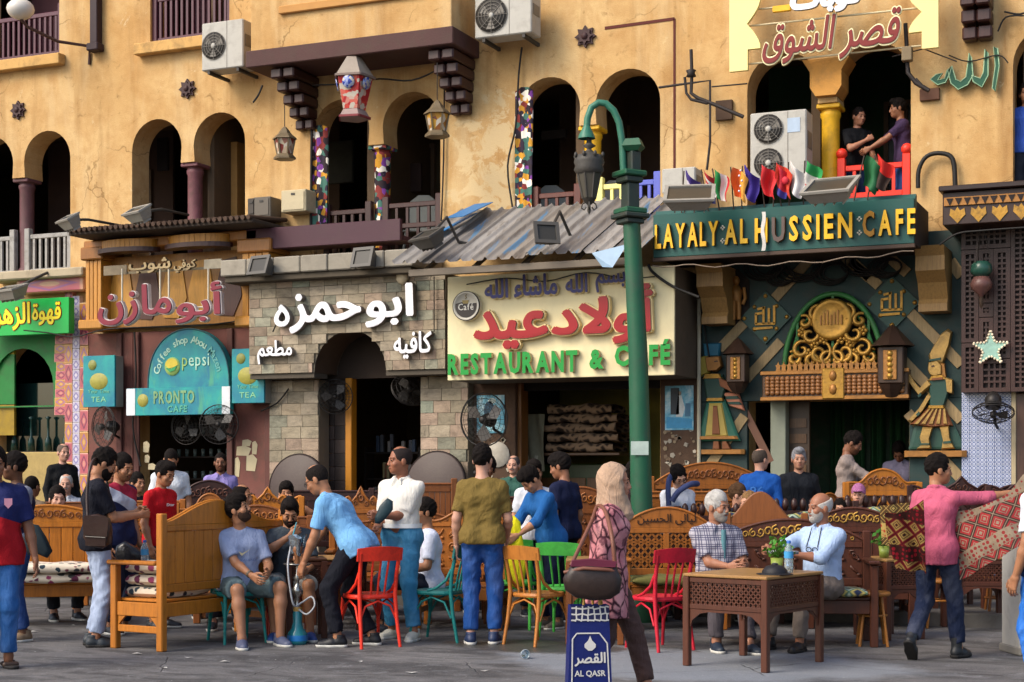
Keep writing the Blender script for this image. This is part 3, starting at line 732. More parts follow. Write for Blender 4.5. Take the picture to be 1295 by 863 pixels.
# dark slate side wall, yellow jamb and racks inside the doorway
xa, xb = fx(403), fx(440)
SLATE = mat('#3a2f29', .7, .35, 5, .4)
r_ = MB().box(-.5, .5, -.5, .5, -.5, .5, bev=.03).mesh('slate_tile'); r_.materials.append(mat('#3a2f2a', .65, .35, 2, .4, 6, orand=.5))
k = 0
for zi in range(14):
    for xi in range(2):
        o = link('slate_tile', r_, None, sh3); o.location = Vector((xa+(xb-xa)*(xi+.5)/2, .06+.004*rnd.random(), .3+.2*zi))-sh3.location; o.scale = ((xb-xa)/2-.006, .05, .194)
g = MB(); g.box(fx(439), fx(447), -.06, .1, .14, hz0-.05, bev=.01); part('door_jamb', g, mat('#a86d16', .5, .2), sh3, True)
g = MB()
xr0, xr1 = fx(462, -1.2), fx(530, -1.2)
for k in range(4): g.box(xr0, xr1, 1.2, 1.45, .6+.4*k, .63+.4*k)
for k in range(3): g.box(xr0+(xr1-xr0)*k/2-.02, xr0+(xr1-xr0)*k/2+.02, 1.2, 1.45, .14, 1.9)
part('rack', g, mat('#241d19', .6), sh3, True)
bk = MB().box(-.5, .5, -.5, .5, 0, 1, bev=.04).mesh('boxed_good')
for m in ('#8a8580', '#51555c', '#7a3a2c', '#3d4a5d', '#a09068'):
    q = bk.copy(); q.materials.append(mat(m, .5)); 
    for k in range(6):
        o = link('packet', q, None, sh3); o.location = Vector((rnd.uniform(xr0+.1, xr1-.1), 1.25, .63+.4*rnd.randint(0, 3)))-sh3.location; o.scale = (.05, .05, rnd.uniform(.16, .3))
# ------------------------------------------------------------------ shop 4: restaurant under the tin roof
sh4 = thing('restaurant_facade', 'open restaurant front with worn brown piers under the cream sign', 'shop front', (fx(740), 0, 0))
zt4 = fz(740, 482, .2)
PIER = mat('#4e3a2c', .85, .45, 9, .5, 25, dirt=.6)
for a, b in ((592, 652), (835, 886)):
    g = MB(); g.box(fx(a, .12), fx(b, .12), -.12, -.004, .14, zt4+.6, bev=.01); part('pier', g, PIER, sh4, True)
rng = random.Random(3)
for (a, b, y0, y1) in ((596, 648, 555, 612), (840, 882, 540, 600)):   # chips of broken tile set in the piers
    for k in range(34):
        px_, py_ = rng.uniform(a, b), rng.uniform(y0, y1); x, z = fac(px_, py_, .12); s_ = rng.uniform(.015, .04)
        g = MB(); n = rng.randint(3, 5); a0 = rng.random()*6
        g.prism([(x+s_*math.cos(a0+2*PI*q/n), z+s_*math.sin(a0+2*PI*q/n)) for q in range(n)], -.13, -.118)
        part('tile_chip', g, mat(rng.choice(['#8f8778', '#b5ab98', '#7c6a50', '#64503c']), .5), sh4, True)
for a in (650, 658):
    g = MB(); g.box(fx(a)-.035, fx(a)+.035, -.05, .2, .14, zt4, bev=.008); part('door_post', g, wood('#7a4c1e'), sh4, True)
g = MB(); g.box(fx(640), fx(845), 2.0, 2.05, .1, 4.4); part('inner_wall', g, mat('#8d8440', .85, .25, 2, .2, dirt=.4), sh4, True)
g = MB(); g.box(fx(655), fx(840), .05, .2, zt4-.1, zt4+.01, bev=.01); part('lintel', g, DARK, sh4, True)
g = MB(); x, z = fac(735, 578, -1.2); g.box(x-.65, x+.65, .95, 1.7, .14, z-.1, bev=.02); part('cupboard', g, wood('#2c3a1e'), sh4, True)
for q in range(3):
    g = MB(); g.box(x-.55+.37*q, x-.2+.37*q, .93, .947, .3, z-.3, bev=.006); part('cupboard_door', g, wood('#5a3b1c'), sh4, True)
for (px_, py_, w_, h_, c) in ((676, 560, .3, .8, '#6d6a58'), (672, 590, .2, .3, '#8a8778')):
    xq, zq = fac(px_, py_, -.4); g = MB(); g.sheet(lambda u, v: (xq-w_/2+w_*u, .4+.04*math.sin(u*9+v*4), zq-h_/2+h_*v), 8, 6); part('hung_towel', g, mat(c, .9, .4, 6), sh4, True)
# tin roof: corrugated sheets
rf = thing('tin_roof', 'grey corrugated tin canopy with blue edges above the cream sign', 'canopy', (fx(640, 1), -1, 4.6))
rx0, rx1 = fx(497, 1.75), fx(806, 1.75); nsh = 9; zF, zB = 4.22, 5.13
for k in range(nsh):
    xa, xb = rx0+(rx1-rx0)*k/nsh, rx0+(rx1-rx0)*(k+1)/nsh+.04
    jz = rnd.uniform(-.012, .02); jy = rnd.uniform(-.05, .05)
    def P(u, v):
        x = xa+(xb-xa)*u; q = (x-rx0)/.19*2*PI; rid = max(0, math.cos(q))**3*.045
        return (x+.28*v, -1.75+jy+1.57*v, zF+jz+(zB-zF)*v+rid+.012*k % .02)
    g = MB(); g.sheet(P, 24, 2); o = part('roof_sheet', g, None, rf, True)
    c = ['#8d8a86', '#7d7873', '#9a9691', '#86817b', '#8b8379'][k % 5]
    t = NT(bpy.data.materials.new('tin')); v = t.co(); b_ = t.mix(t.ramp(t.noise(3, 7, .7, t.co((3, .6, .6)), .3), [(.48, 0), (.72, 1)]), C(c), C('#5d544c'))
    b_ = t.mix(t.ramp(t.noise(1.2, 5, .6, t.co((4, .5, .5))), [(.60, 0), (.63, 1)]), b_, C('#577894'))
    t.out(b_, .55, .3, .4); o.data.materials.append(t.m)
BLUET = mat('#2f6a9c', .5, .2, 4, .15)
for (p, q, m, wd) in (((575, 275, 1.0), (612, 262, .3), BLUET, .3), ((545, 300, 1.2), (600, 275, .5), BLUET, .12)):
    xa, za = fac(*p); xb, zb = fac(*q); g = MB(); g.bar((xa, -p[2], za), (xb, -q[2], zb+.05), wd, .01, (0, 0, 1)); part('loose_sheet', g, m, rf, True)
xa, za = fac(775, 318, 1.8); g = MB(); g.add([(xa-.25, -1.85, za-.02), (xa+.2, -1.85, za+.06), (xa+.05, -1.95, za-.22), (xa-.1, -1.9, za-.2), (xa-.25, -1.845, za-.01), (xa+.2, -1.845, za+.07), (xa+.05, -1.945, za-.21), (xa-.1, -1.895, za-.19)], [(0, 3, 2, 1), (4, 5, 6, 7), (0, 1, 5, 4), (1, 2, 6, 5), (2, 3, 7, 6), (3, 0, 4, 7)]); part('bent_flap', g, mat('#7d97ad', .5), rf, True)
g = MB(); g.box(rx0+.2, rx1, -1.7, -1.62, 4.08, 4.17, bev=.006); g.box(rx0+.4, rx1, -.5, -.42, 4.75, 4.84, bev=.006); part('roof_beam', g, mat('#6d6356', .7), rf, True)
for k in range(5):
    x = rx0+.4+(rx1-rx0-.6)*k/4; g = MB(); g.bar((x, -1.66, 4.13), (x, -.01, 4.95), .05, .05); part('rafter', g, mat('#5d5346', .7), rf, True)
# ================================================================== SHOP 5: green cafe of the gilded reliefs
GW = mat('#1d3533', .6, .35, 2.5, .25, dirt=.5); GW2 = mat('#22443a', .5, .3, 3, .2, dirt=.3)
GOLD = mat('#a57c34', .42, .4, 9, .4, 30, metal=.55, dirt=.6); GOLD2 = mat('#9a6a34', .45, .35, 8, .3, 30, metal=.35, dirt=.4)
TAN = wood('#907a54', 3, .6); GRN = mat('#2f6b35', .5, .25, 5, .15, dirt=.3); SCROLL = wood('#8a6a3c', 3, .55)
sh5 = thing('gilded_cafe_facade', 'dark green cafe front with gilded Egyptian reliefs and tan diagonal strips', 'shop front', (fx(1050), 0, 0))
zt5 = fz(1050, 300, .1); zd = fz(1050, 506, .1)
for a, b, z0 in ((887, 945, .14), (1150, 1216, .14)):
    g = MB(); g.box(fx(a, .1), fx(b, .1), -.1, -.004, z0, zd, bev=.005); part('wall_panel', g, GW, sh5, True)
g = MB(); g.box(fx(887, .1), fx(1216, .1), -.1, -.004, zd+.003, zt5, bev=.005); part('wall_panel', g, GW, sh5, True)
def strip(p, q, wd, n=.1, m=TAN):
    (xa, za), (xb, zb) = fac(*p, n), fac(*q, n); g = MB(); g.bar((xa, -n-.012, za), (xb, -n-.012, zb), wd, .022, (0, 1, 0), bev=.004); part('strip', g, m, sh5, True)
for p, q in (((910, 442), (948, 402)), ((944, 480), (988, 432)), ((980, 378), (1030, 322)), ((890, 600), (942, 526)), ((1076, 330), (1112, 362)), ((1148, 392), (1216, 462)), ((1140, 454), (1216, 532)), ((1148, 522), (1172, 548)), ((1186, 574), (1216, 606)), ((1116, 318), (1148, 346)), ((1060, 318), (1100, 352)), ((1202, 330), (1216, 350))):
    strip(p, q, .13)
strip((938, 512), (975, 585), .1, .06, mat('#6a4a3a', .7)); 
g = MB(); xa, _ = fac(975, 550, .05); g.box(xa, xa+.2, -.08, .3, .14, zd, bev=.01); part('door_post', g, mat('#7f8474', .7, .2), sh5, True)
g = MB(); xa, _ = fac(995, 550, -.1); g.box(xa, xa+.3, .1, .16, .14, zd, bev=.01); dl = part('door_leaf', g, wood('#3c2a1a'), sh5, True)
for k in range(9):
    g = MB(); g.box(xa+.04, xa+.26, .085, .099, .5+.2*k, .62+.2*k, bev=.008); part('door_carving', g, wood('#54391f'), dl, True)
g = MB(); g.box(fx(945), fx(1150), 1.6, 1.65, .1, 4); part('inner_wall', g, mat('#16321d', .7, .6, 2.5, .3, dirt=.6), sh5, True)
for k in range(4):
    g = MB(); xx = fx(1050+25*k, -1.5); g.sheet(lambda u, v: (xx+.2*u, 1.5+.06*math.sin(u*12+k), .3+2.2*v), 10, 3); part('green_curtain', g, mat('#15401f', .8, .4, 4), sh5, True)
# lattice balcony box over the door
n5 = .35; xa, xb = fx(964, n5), fx(1148, n5); z0, z1 = fz(1050, 506, n5), fz(1050, 468, n5)
lat = part('lattice_box', MB().box(xa, xb, -n5, -.103, z0, z1, bev=.01), wood('#4b3420'), sh5, True)
for z in (z0, z1-.05): part('frame_rail', MB().box(xa-.02, xb+.02, -n5-.035, -n5-.003, z, z+.05, bev=.008), GOLD2, lat, True)
knob = MB().lathe([(0, 0), (.03, 0), (.036, .012), (.02, .03), (0, .034)], (0, 0, 0), 8, Matrix.Rotation(PI/2, 4, 'X')).mesh('lattice_knob'); knob.materials.append(wood('#8a5c34'))
nx, nz = 27, 5
for i in range(nx):
    for j in range(nz):
        if i in (13,): continue
        o = link('lattice_knob', knob, None, lat); o.location = Vector((xa+.07+(xb-xa-.14)*i/(nx-1), -n5-.002, z0+.1+(z1-z0-.2)*j/(nz-1)))-Vector((fx(1050), 0, 0))
xm = (xa+xb)/2; part('gilt_plate', MB().box(xm-.14, xm+.14, -n5-.05, -n5-.004, z0+.01, z1+.02, bev=.012), GOLD, lat, True)
for zq in (.13, .3): part('plate_boss', MB().ball((xm, -n5-.05, z0+zq), (.05, .03, .07), 8), GOLD2, lat, True)
for k in range(21):
    x = xa+.2+(xb-xa-.4)*k/20; g = MB(); g.prism([(x-.032, z1+.003), (x+.032, z1+.003), (x+.022, z1+.04), (x+.034, z1+.075), (x+.012, z1+.085), (x, z1+.125), (x-.012, z1+.085), (x-.034, z1+.075), (x-.022, z1+.04)], -n5+.02, -n5+.05); part('cresting', g, GOLD2, lat, True)
# arched grille
n6 = .2; xa, xb = fx(992, n6), fx(1116, n6); xm = (xa+xb)/2; rr = (xb-xa)/2; zb_ = fz(1050, 468, n6); zh = fz(1050, 372, n6)-zb_
g = MB(); g.prism([(xm+rr*math.cos(PI*k/24), zb_+zh*math.sin(PI*k/24)) for k in range(25)], -.11, -.102); gr = part('grille_back', g, mat('#14100c', .8), sh5, True)
part('grille_arch', MB().tube([(xm+rr*math.cos(PI*k/24), -n6, zb_+zh*math.sin(PI*k/24)) for k in range(25)], .035, 8), GRN, gr, True)
part('grille_arch', MB().tube([(xm+.86*rr*math.cos(PI*k/24), -n6, zb_+.86*zh*math.sin(PI*k/24)) for k in range(25)], .02, 6), GRN, gr, True)
for q in (-.45, 0, .45): part('grille_bar', MB().bar((xm+q, -n6, zb_), (xm+q, -n6, zb_+zh*math.sqrt(1-(q/rr)**2)), .03, .03), GRN, gr, True)
part('medallion', MB().lathe([(0, .07), (.1, .075), (.2, .06), (.235, .08), (.26, .05), (.27, 0), (0, 0)], (0, 0, 0), 24, Matrix.Translation((xm, -n6-.02, zb_+zh*.66)) @ Matrix.Rotation(PI/2, 4, 'X')), GOLD, gr, True)
for k in range(7): part('medallion_relief', MB().bar((xm-.13+.043*k, -n6-.1, zb_+zh*.66-.07), (xm-.13+.043*k, -n6-.1, zb_+zh*.66+.05+.03*(k % 3)), .018, .02), GOLD2, gr, True)
def scroll(cx, cz, r, a0, turn, n, th=.022):
    pts = []; 
    for k in range(22):
        f = k/21; a = a0+turn*f; q = r*(1-.8*f); pts.append((cx+q*math.cos(a), -n6-.03-.02*math.sin(PI*f), cz+q*math.sin(a)))
    return MB().tube(pts, [th*(1.25-.7*abs(2*k/21-1)) for k in range(22)], 6)
for sx_ in (-1, 1):
    for (dx, dz, r, a0, tr) in ((.3, .72, .12, 2.6, -8), (.45, .45, .15, 0.5, 8), (.62, .25, .13, 3, -8), (.25, .2, .16, 1.6, 8), (.78, .14, .1, 1, 8), (.42, .1, .1, 4, -8), (.1, .12, .11, 3, -7), (.56, .62, .09, 1, 7)):
        m_ = Matrix.Identity(4)
        part('gilt_scroll', scroll(xm+sx_*dx*rr, zb_+zh*dz+.02, r, a0 if sx_ > 0 else PI-a0, tr*sx_, 22, .03), GOLD, gr, True)
    for (dx, dz) in ((.36, .35), (.18, .4), (.62, .5), (.5, .22), (.7, .08), (.2, .06)):
        g = MB()
        for k in range(5): a = 2*PI*k/5; g.ball((xm+sx_*dx*rr+.04*math.cos(a), -n6-.045, zb_+zh*dz+.04*math.sin(a)), (.03, .02, .03), 6)
        g.ball((xm+sx_*dx*rr, -n6-.06, zb_+zh*dz), .025, 6); part('gilt_flower', g, GOLD, gr, True, kind='stuff')
# diamond plaques
for (px_, py_) in ((968, 402), (1128, 384)):
    x, z = fac(px_, py_, .14); s_ = .34
    pq = part('plaque', MB().prism([(x-s_, z), (x, z-s_), (x+s_, z), (x, z+s_)], -.14, -.102), GW2, sh5, True)
    part('boss', MB().ball((x, -.14, z-s_*.8), (.035, .025, .035), 8), GOLD, pq, True)
    for k in range(8):
        a = PI/4*k; q = s_*.82 if k % 2 == 0 else s_*.6; part('boss', MB().ball((x+q*math.cos(a), -.14, z+q*math.sin(a)), (.03, .025, .03), 8), GOLD, pq, True)
    for (a0, b0, a1, b1) in ((-.13, -.08, .13, -.08), (-.12, -.08, -.12, .05), (-.02, -.08, -.02, .14), (.05, -.08, .05, .12), (.12, -.08, .12, .15), (-.13, .05, -.04, .06), (-.1, .11, .0, .13), (-.15, -.14, .1, -.13)):
        part('plaque_stroke', MB().bar((x+a0, -.15, z+b0), (x+a1, -.15, z+b1), .03, .03, (0, 1, 0)), GOLD, pq, True)
# big scroll consoles under the sign
for a, b, y0, y1 in ((880, 913, 335, 408), (1157, 1194, 312, 392)):
    n = .75; xa, xb = fx(a, n), fx(b, n); z0, z1 = fz(a, y1, n), fz(a, y0, n); h = z1-z0
    prof = [(.1, 0), (.5, 0), (.5, .12), (.45, .2), (.55, .45), (.72, .62), (.72, .85), (.8, 1), (.1, 1)]
    g = MB()
    vs = [(x, -p[0], z0+h*p[1]) for x in (xa, xb) for p in prof]; m_ = len(prof)
    g.add(vs, [tuple(range(m_)), tuple(range(m_, 2*m_))[::-1]]+[(i, m_+i, m_+(i+1) % m_, (i+1) % m_) for i in range(m_)]); part('console', g, SCROLL, sh5, True)
# lantern boxes on the wall
for (px_, py_, kq) in ((931, 466, .72), (1127, 462, .92)):
    x, z = fac(px_, py_, .4); y = -.32; LK = Matrix.Translation((x, y, z)) @ Matrix.Scale(kq, 4) @ Matrix.Translation((-x, -y, -z))
    lb = part('wall_lantern', MB().box(x-.17, x+.17, y-.16, y+.16, z-.25, z+.25, M=LK, bev=.015), wood('#3e2a1c'), sh5, True)
    part('lantern_roof', MB().lathe([(.3, 0), (.24, .06), (.06, .26), (0, .3)], (x, y, z+.255), 8, LK, smooth=False), wood('#33231a'), lb, True)
    part('lantern_base', MB().lathe([(0, -.2), (.1, -.17), (.17, -.06), (.2, 0)], (x, y, z-.255), 8, LK, smooth=False), wood('#33231a'), lb, True)
    part('lantern_panel', MB().box(x-.09, x+.09, y-.185, y-.163, z-.2, z+.2, M=LK, bev=.008), GOLD2, lb, True)
    for k in range(5): part('lantern_motif', MB().lathe([(0, .02), (.03, .018), (.045, 0)], (0, 0, 0), 6, LK @ Matrix.Translation((x, y-.186, z-.15+.075*k)) @ Matrix.Rotation(PI/2, 4, 'X')), GOLD, lb, True)
# little gilded statue
x, z = fac(931, 378, .2); g = MB()
g.tube([(x-.035, -.2, z-.27), (x-.03, -.2, z-.08), (x-.02, -.2, z)], [.03, .04, .05]); g.tube([(x+.035, -.2, z-.27), (x+.03, -.2, z-.08), (x+.02, -.2, z)], [.03, .04, .05])
g.tube([(x, -.2, z-.03), (x, -.2, z+.1), (x, -.2, z+.17)], [.065, .085, .04]); g.tube([(x-.1, -.2, z+.14), (x-.12, -.2, z), (x-.08, -.22, z-.08)], .025); g.tube([(x+.1, -.2, z+.14), (x+.12, -.2, z), (x+.09, -.22, z-.08)], .025); g.ball((x, -.2, z+.23), (.05, .05, .065), 8)
st = part('statuette', g, GOLD2, sh5, True, kind='stuff'); part('niche', MB().prism([(x-.15, z-.33), (x+.15, z-.33), (x+.15, z+.24), (x, z+.4), (x-.15, z+.24)], -.12, -.101), mat('#241b14', .7), sh5, True)
# coils of cable tangled under the sign
CAB = mat('#15120f', .6)
for (px_, py_, r) in ((965, 338, .22), (1010, 335, .28), (1048, 345, .2), (1092, 330, .25), (1118, 338, .17), (985, 350, .15)):
    x, z = fac(px_, py_, .2)
    for q in range(4):
        r_ = r*(1-.12*q); part('cable_coil', MB().tube([(x+r_*1.2*math.cos(2*PI*k/18+q)+.03*q, -.16-.02*q, z+r_*.75*math.sin(2*PI*k/18+q)) for k in range(19)], .012, 5, False), CAB, sh5, True)
# relief figures, built up from shaped slabs
def relief(name, label, px_, py_, n, sx_, items):
    x, z = fac(px_, py_, n); r = thing(name, label, 'relief', (x, -n, z)); k = .0101 if sx_ == 1 else .0108
    for (nm, poly, d0, d1, m) in items:
        g = MB(); pts = [(sx_*a*k, -b*k) for a, b in poly]
        ar_ = sum(pts[i][0]*pts[(i+1) % len(pts)][1]-pts[(i+1) % len(pts)][0]*pts[i][1] for i in range(len(pts)))
        if ar_ < 0: pts = pts[::-1]
        mid = [(sum(p[0] for p in pts)/len(pts), sum(p[1] for p in pts)/len(pts))][0]
        inn = [(mid[0]+(p[0]-mid[0])*.86, mid[1]+(p[1]-mid[1])*.86) for p in pts]; nn = len(pts)
        vs = [(p[0], -d0, p[1]) for p in pts]+[(p[0], -d1*.7, p[1]) for p in pts]+[(p[0], -d1, p[1]) for p in inn]
        tr = tessellate_polygon([[Vector((p[0], p[1], 0)) for p in inn]])
        def cw(t): a, b, c = (inn[i] for i in t); return (b[0]-a[0])*(c[1]-a[1])-(b[1]-a[1])*(c[0]-a[0]) < 0
        g.add(vs, [(i, i+nn, (i+1) % nn+nn, (i+1) % nn)[::-1] for i in range(nn)]+[(i+nn, i+2*nn, (i+1) % nn+2*nn, (i+1) % nn+nn)[::-1] for i in range(nn)]+[tuple(q+2*nn for q in (t[::-1] if cw(t) else t)) for t in tr])
        part(nm, g, m, r)
    return r
SK = mat('#a5844a', .42, .35, 8, .35, metal=.5, dirt=.6); SKD = mat('#7a4a2c', .45, .3, 8, .25, metal=.3)
relief('pharaoh_relief', 'gilded striding pharaoh relief with a tall crown and pleated kilt', 1185, 510, .12, 1, [
    ('base', [(-38, 58), (36, 58), (36, 66), (-38, 66)], 0, .1, GOLD2), ('backdrop', [(-25, 20), (18, 20), (34, 56), (-34, 56)], 0, .02, GW2),
    ('crown', [(-7, -48), (8, -47), (16, -70), (19, -86), (14, -90), (6, -84), (-4, -68), (-9, -58)], .0, .1, SK),
    ('head', [(-9, -50), (2, -52), (7, -46), (7, -34), (-2, -32), (-7, -34), (-10, -40)], 0, .11, SK), ('headdress', [(2, -50), (10, -48), (12, -30), (4, -28)], 0, .08, GOLD2),
    ('torso', [(-9, -30), (14, -31), (18, -24), (14, -10), (9, 6), (-8, 6), (-8, -8)], 0, .1, GW2), ('collar', [(-6, -33), (8, -34), (14, -28), (-9, -27)], 0, .115, GOLD),
    ('raised_arm', [(-8, -28), (-4, -22), (-20, -8), (-33, -26), (-38, -34), (-32, -37), (-26, -26), (-18, -17)][::1], 0, .12, SK), ('held_scarab', [(-42, -40), (-32, -40), (-31, -32), (-41, -31)], 0, .1, GOLD2),
    ('lowered_arm', [(-9, -12), (-4, -10), (-16, 10), (-30, 24), (-34, 22), (-20, 6)], 0, .1, SK), ('shoulder', [(11, -31), (20, -28), (20, -10), (13, -12)], 0, .12, SK),
    ('eye', [(-6, -45), (-2, -46), (-1, -44), (-5, -43.5)], .1, .118, DARKW), ('crown_band', [(-8, -53), (7, -55), (7, -52), (-9, -50)], .08, .115, GW2), ('armband', [(-22, -9), (-18, -13), (-16, -10), (-20, -6)], .1, .13, GW2), ('armband', [(-24, 14), (-20, 10), (-18, 13), (-22, 17)], .08, .115, GW2), ('necklace', [(-5, -30), (9, -31), (10, -28), (-6, -27)], .1, .128, SKD), ('belt', [(-9, 3), (10, 3), (11, 7), (-10, 7)], .09, .12, GOLD), ('ankle_band', [(-20, 49), (-7, 49), (-7, 51), (-19, 51)], .09, .115, GW2), ('ankle_band', [(8, 47), (18, 46), (19, 49), (8, 50)], .08, .105, GW2), ('kilt', [(-9, 5), (10, 5), (20, 28), (-4, 30), (-32, 26)], 0, .09, SKD)]
    + [('kilt_pleat', [(-7+4*k, 6), (-5+4*k, 6), (-22+9*k, 27), (-27+9*k, 26.5)], .06, .115, SK) for k in range(5)]
    + [('leg', [(-16, 29), (-4, 30), (-8, 44), (-6, 56), (-24, 57), (-17, 52), (-20, 42)], 0, .1, SK), ('leg', [(4, 29), (15, 28), (16, 42), (22, 56), (6, 57), (8, 46)], 0, .09, SK)])
relief('queen_relief', 'painted relief of a queen in a striped teal and gold dress', 907, 512, .12, 1.35, [
    ('base', [(-18, 54), (26, 54), (26, 60), (-18, 60)], 0, .08, GOLD2), ('crown', [(-12, -74), (4, -74), (3, -58), (-11, -58)], 0, .07, mat('#1f5f74', .5)),
    ('head', [(-10, -58), (4, -58), (6, -46), (1, -40), (-8, -40)], 0, .1, GOLD2), ('wig', [(-14, -58), (-7, -60), (-6, -38), (-14, -34)], 0, .08, mat('#8a7a2a', .5)),
    ('torso', [(-12, -36), (6, -36), (10, -22), (6, -4), (-8, -4)], 0, .09, GW2), ('arm', [(2, -34), (10, -28), (20, -16), (18, -12), (4, -22)], 0, .11, SKD), ('wing', [(6, -14), (20, -14), (26, 8), (12, 2)], 0, .06, mat('#b5765a', .6)),
    ('dress', [(-8, -6), (8, -6), (22, 44), (-18, 44)], 0, .07, mat('#285f4c', .5)), ('dress_panel', [(-6, -2), (6, -2), (12, 40), (-10, 40)], .03, .095, mat('#b39a4a', .5)), ('sash', [(-2, 0), (2, 0), (5, 38), (-3, 38)], .05, .11, SKD),
    ('eye', [(-1, -52), (2, -53), (3, -51), (-1, -50.5)], .09, .108, DARKW), ('collar', [(-10, -37), (4, -37), (7, -31), (-12, -31)], .08, .105, GOLD), ('belt', [(-8, -8), (7, -8), (8, -4), (-9, -4)], .08, .105, GOLD), ('hem_band', [(-16.5, 38), (19.5, 38), (21, 42), (-17.5, 42)], .06, .1, GOLD2), ('wing_bar', [(8, -10), (20, -10), (22, -6), (9, -6)], .05, .075, GW2), ('wing_bar', [(10, -3), (22, -3), (24, 1), (11, 0)], .05, .075, GW2), ('foot', [(-2, 44), (3, 44), (4, 54), (-3, 54)], 0, .09, SKD), ('foot', [(6, 44), (10, 44), (14, 54), (6, 54)], 0, .09, SKD)])
# ================================================================== SHOP 6: dark lattice front at the right
sh6 = thing('lattice_cafe_facade', 'dark brown lattice woodwork front at the right end of the row', 'shop front', (fx(1250), 0, 0))
MASH = wood('#3a211a', 3); MASHD = mat('#1a0e0b', .7)
n7 = .35; xa, xb = fx(1216, n7), fx(1330, n7); z0, z1 = fz(1250, 496, n7), fz(1250, 285, n7)
part('lattice_board', MB().box(xa, xb, -n7+.03, -.005, z0, z1), MASHD, sh6, True)
def lattice(x0, x1, za, zb):
    part('frame', MB().prism(rect(x0, x1, za, zb), -n7-.02, -n7+.025, holes=[rect(x0+.05, x1-.05, za+.05, zb-.05)]), MASH, sh6, True)
    g = MB(); nx = max(2, int((x1-x0-.1)/.06)); nz = max(2, int((zb-za-.1)/.06))
    for k in range(1, nx): x = x0+.05+(x1-x0-.1)*k/nx; g.box(x-.012, x+.012, -n7, -n7+.015, za+.05, zb-.05)
    for k in range(1, nz): z = za+.05+(zb-za-.1)*k/nz; g.box(x0+.05, x1-.05, -n7-.006, -n7-.0005, z-.012, z+.012)
    part('lattice_grid', g, MASH, sh6, True, kind='stuff')
xm = fx(1278, n7); h = z1-z0
lattice(xa, xm-.003, z0+h*.86, z1); lattice(xa, xa+.2, z0+h*.30, z0+h*.855); lattice(xa+.205, xm-.2, z0+h*.45, z0+h*.53); lattice(xm-.195, xm-.003, z0+h*.30, z0+h*.855); lattice(xa+.205, xm-.2, z0+h*.535, z0+h*.855)
lattice(xa+.205, xm-.2, z0+h*.20, z0+h*.445); lattice(xa, xa+.2, z0, z0+h*.295); lattice(xa+.205, xm-.003, z0, z0+h*.195); lattice(xm-.195, xm-.003, z0+.2*h, z0+.295*h); lattice(xm+.003, xb, z0, z1)
ov = fz(1250, 262, .9)
part('eave_board', MB().box(fx(1192, .9), fx(1340, .9), -.9, -.004, fz(1250, 282, .9), fz(1250, 240, .9), bev=.01), wood('#2d1a14'), sh6, True)
part('eave_top', MB().box(fx(1188, .9), fx(1340, .9), -.98, -.003, fz(1250, 240, .9)+.003, fz(1250, 236, .9)+.03, bev=.01), wood('#251511'), sh6, True)
part('frieze', MB().box(fx(1194, .9), fx(1340, .9), -.925, -.903, fz(1250, 258, .9), fz(1250, 247, .9), bev=.004), GOLD2, sh6, True)
for k in range(14):
    x = fx(1196, .9)+.1*k+.05; zz = fz(1250, 247, .9)
    part('frieze_tooth', MB().prism([(x-.04, zz-.015), (x, zz-.1), (x+.04, zz-.015)], -.935, -.926), MASHD, sh6, True)
for k in range(6):
    x = fx(1200, .9)+.24*k+.1; zz = fz(1250, 259, .9)
    part('gilt_leaf', MB().prism([(x, zz-.2), (x+.05, zz-.14), (x+.09, zz-.1), (x+.08, zz-.02), (x+.03, zz-.05), (x, zz-.005), (x-.03, zz-.05), (x-.08, zz-.02), (x-.09, zz-.1), (x-.05, zz-.14)], -.915, -.902), GOLD, sh6, True)
# blue and white tiles
def bwtile():
    t = NT(bpy.data.materials.new('blue_white_tile')); v = t.co((1, 1, 1), 'Generated'); sx = t.n('ShaderNodeSeparateXYZ'); t.l(v, sx.inputs[0])
    a = t.math('ABSOLUTE', t.math('SUBTRACT', t.math('FRACT', t.math('MULTIPLY', sx.outputs[0], 2)), .5)); b = t.math('ABSOLUTE', t.math('SUBTRACT', t.math('FRACT', t.math('MULTIPLY', sx.outputs[2], 2)), .5))
    d = t.math('ADD', a, b); m = t.math('MAXIMUM', a, b)
    o = t.mix(t.ramp(t.math('ABSOLUTE', t.math('SUBTRACT', d, .42)), [(.09, 1), (.12, 0)]), C('#c9cedb'), C('#27407d'))
    o = t.mix(t.ramp(d, [(.13, 1), (.16, 0)]), o, C('#27407d')); o = t.mix(t.ramp(m, [(.44, 0), (.47, 1)]), o, C('#5b73a5'))
    return t.out(o, .25, 0, .5)
tq = MB().box(-.5, .5, -.5, .5, -.5, .5, bev=.015).mesh('tile'); tq.materials.append(bwtile())
xa, xb = fx(1216, .16), fx(1279, .16); nn = 6; s_ = (xb-xa)/nn; zz = fz(1250, 496, .16)
part('tile_backing', MB().box(xa, xb+.08, -.13, -.005, .14, zz), mat('#8a8a8a', .8), sh6, True)
k = 0
while zz-s_*(k+1) > .14:
    for i in range(nn):
        o = link('tile', tq, None, sh6); o.location = Vector((xa+s_*(i+.5), -.145+.002*rnd.random(), zz-s_*(k+.5)))-sh6.location; o.scale = (s_-.004, .036, s_-.004)
    k += 1
part('door_jamb', MB().box(fx(1279, .2), fx(1340, .2), -.2, -.006, .14, fz(1250, 497, .35)-.004, bev=.01), wood('#4a3328'), sh6, True)
part('frame_post', MB().box(xb+.005, xb+.06, -.22, -.201, .14, zz, bev=.006), mat('#a89878', .7), sh6, True)
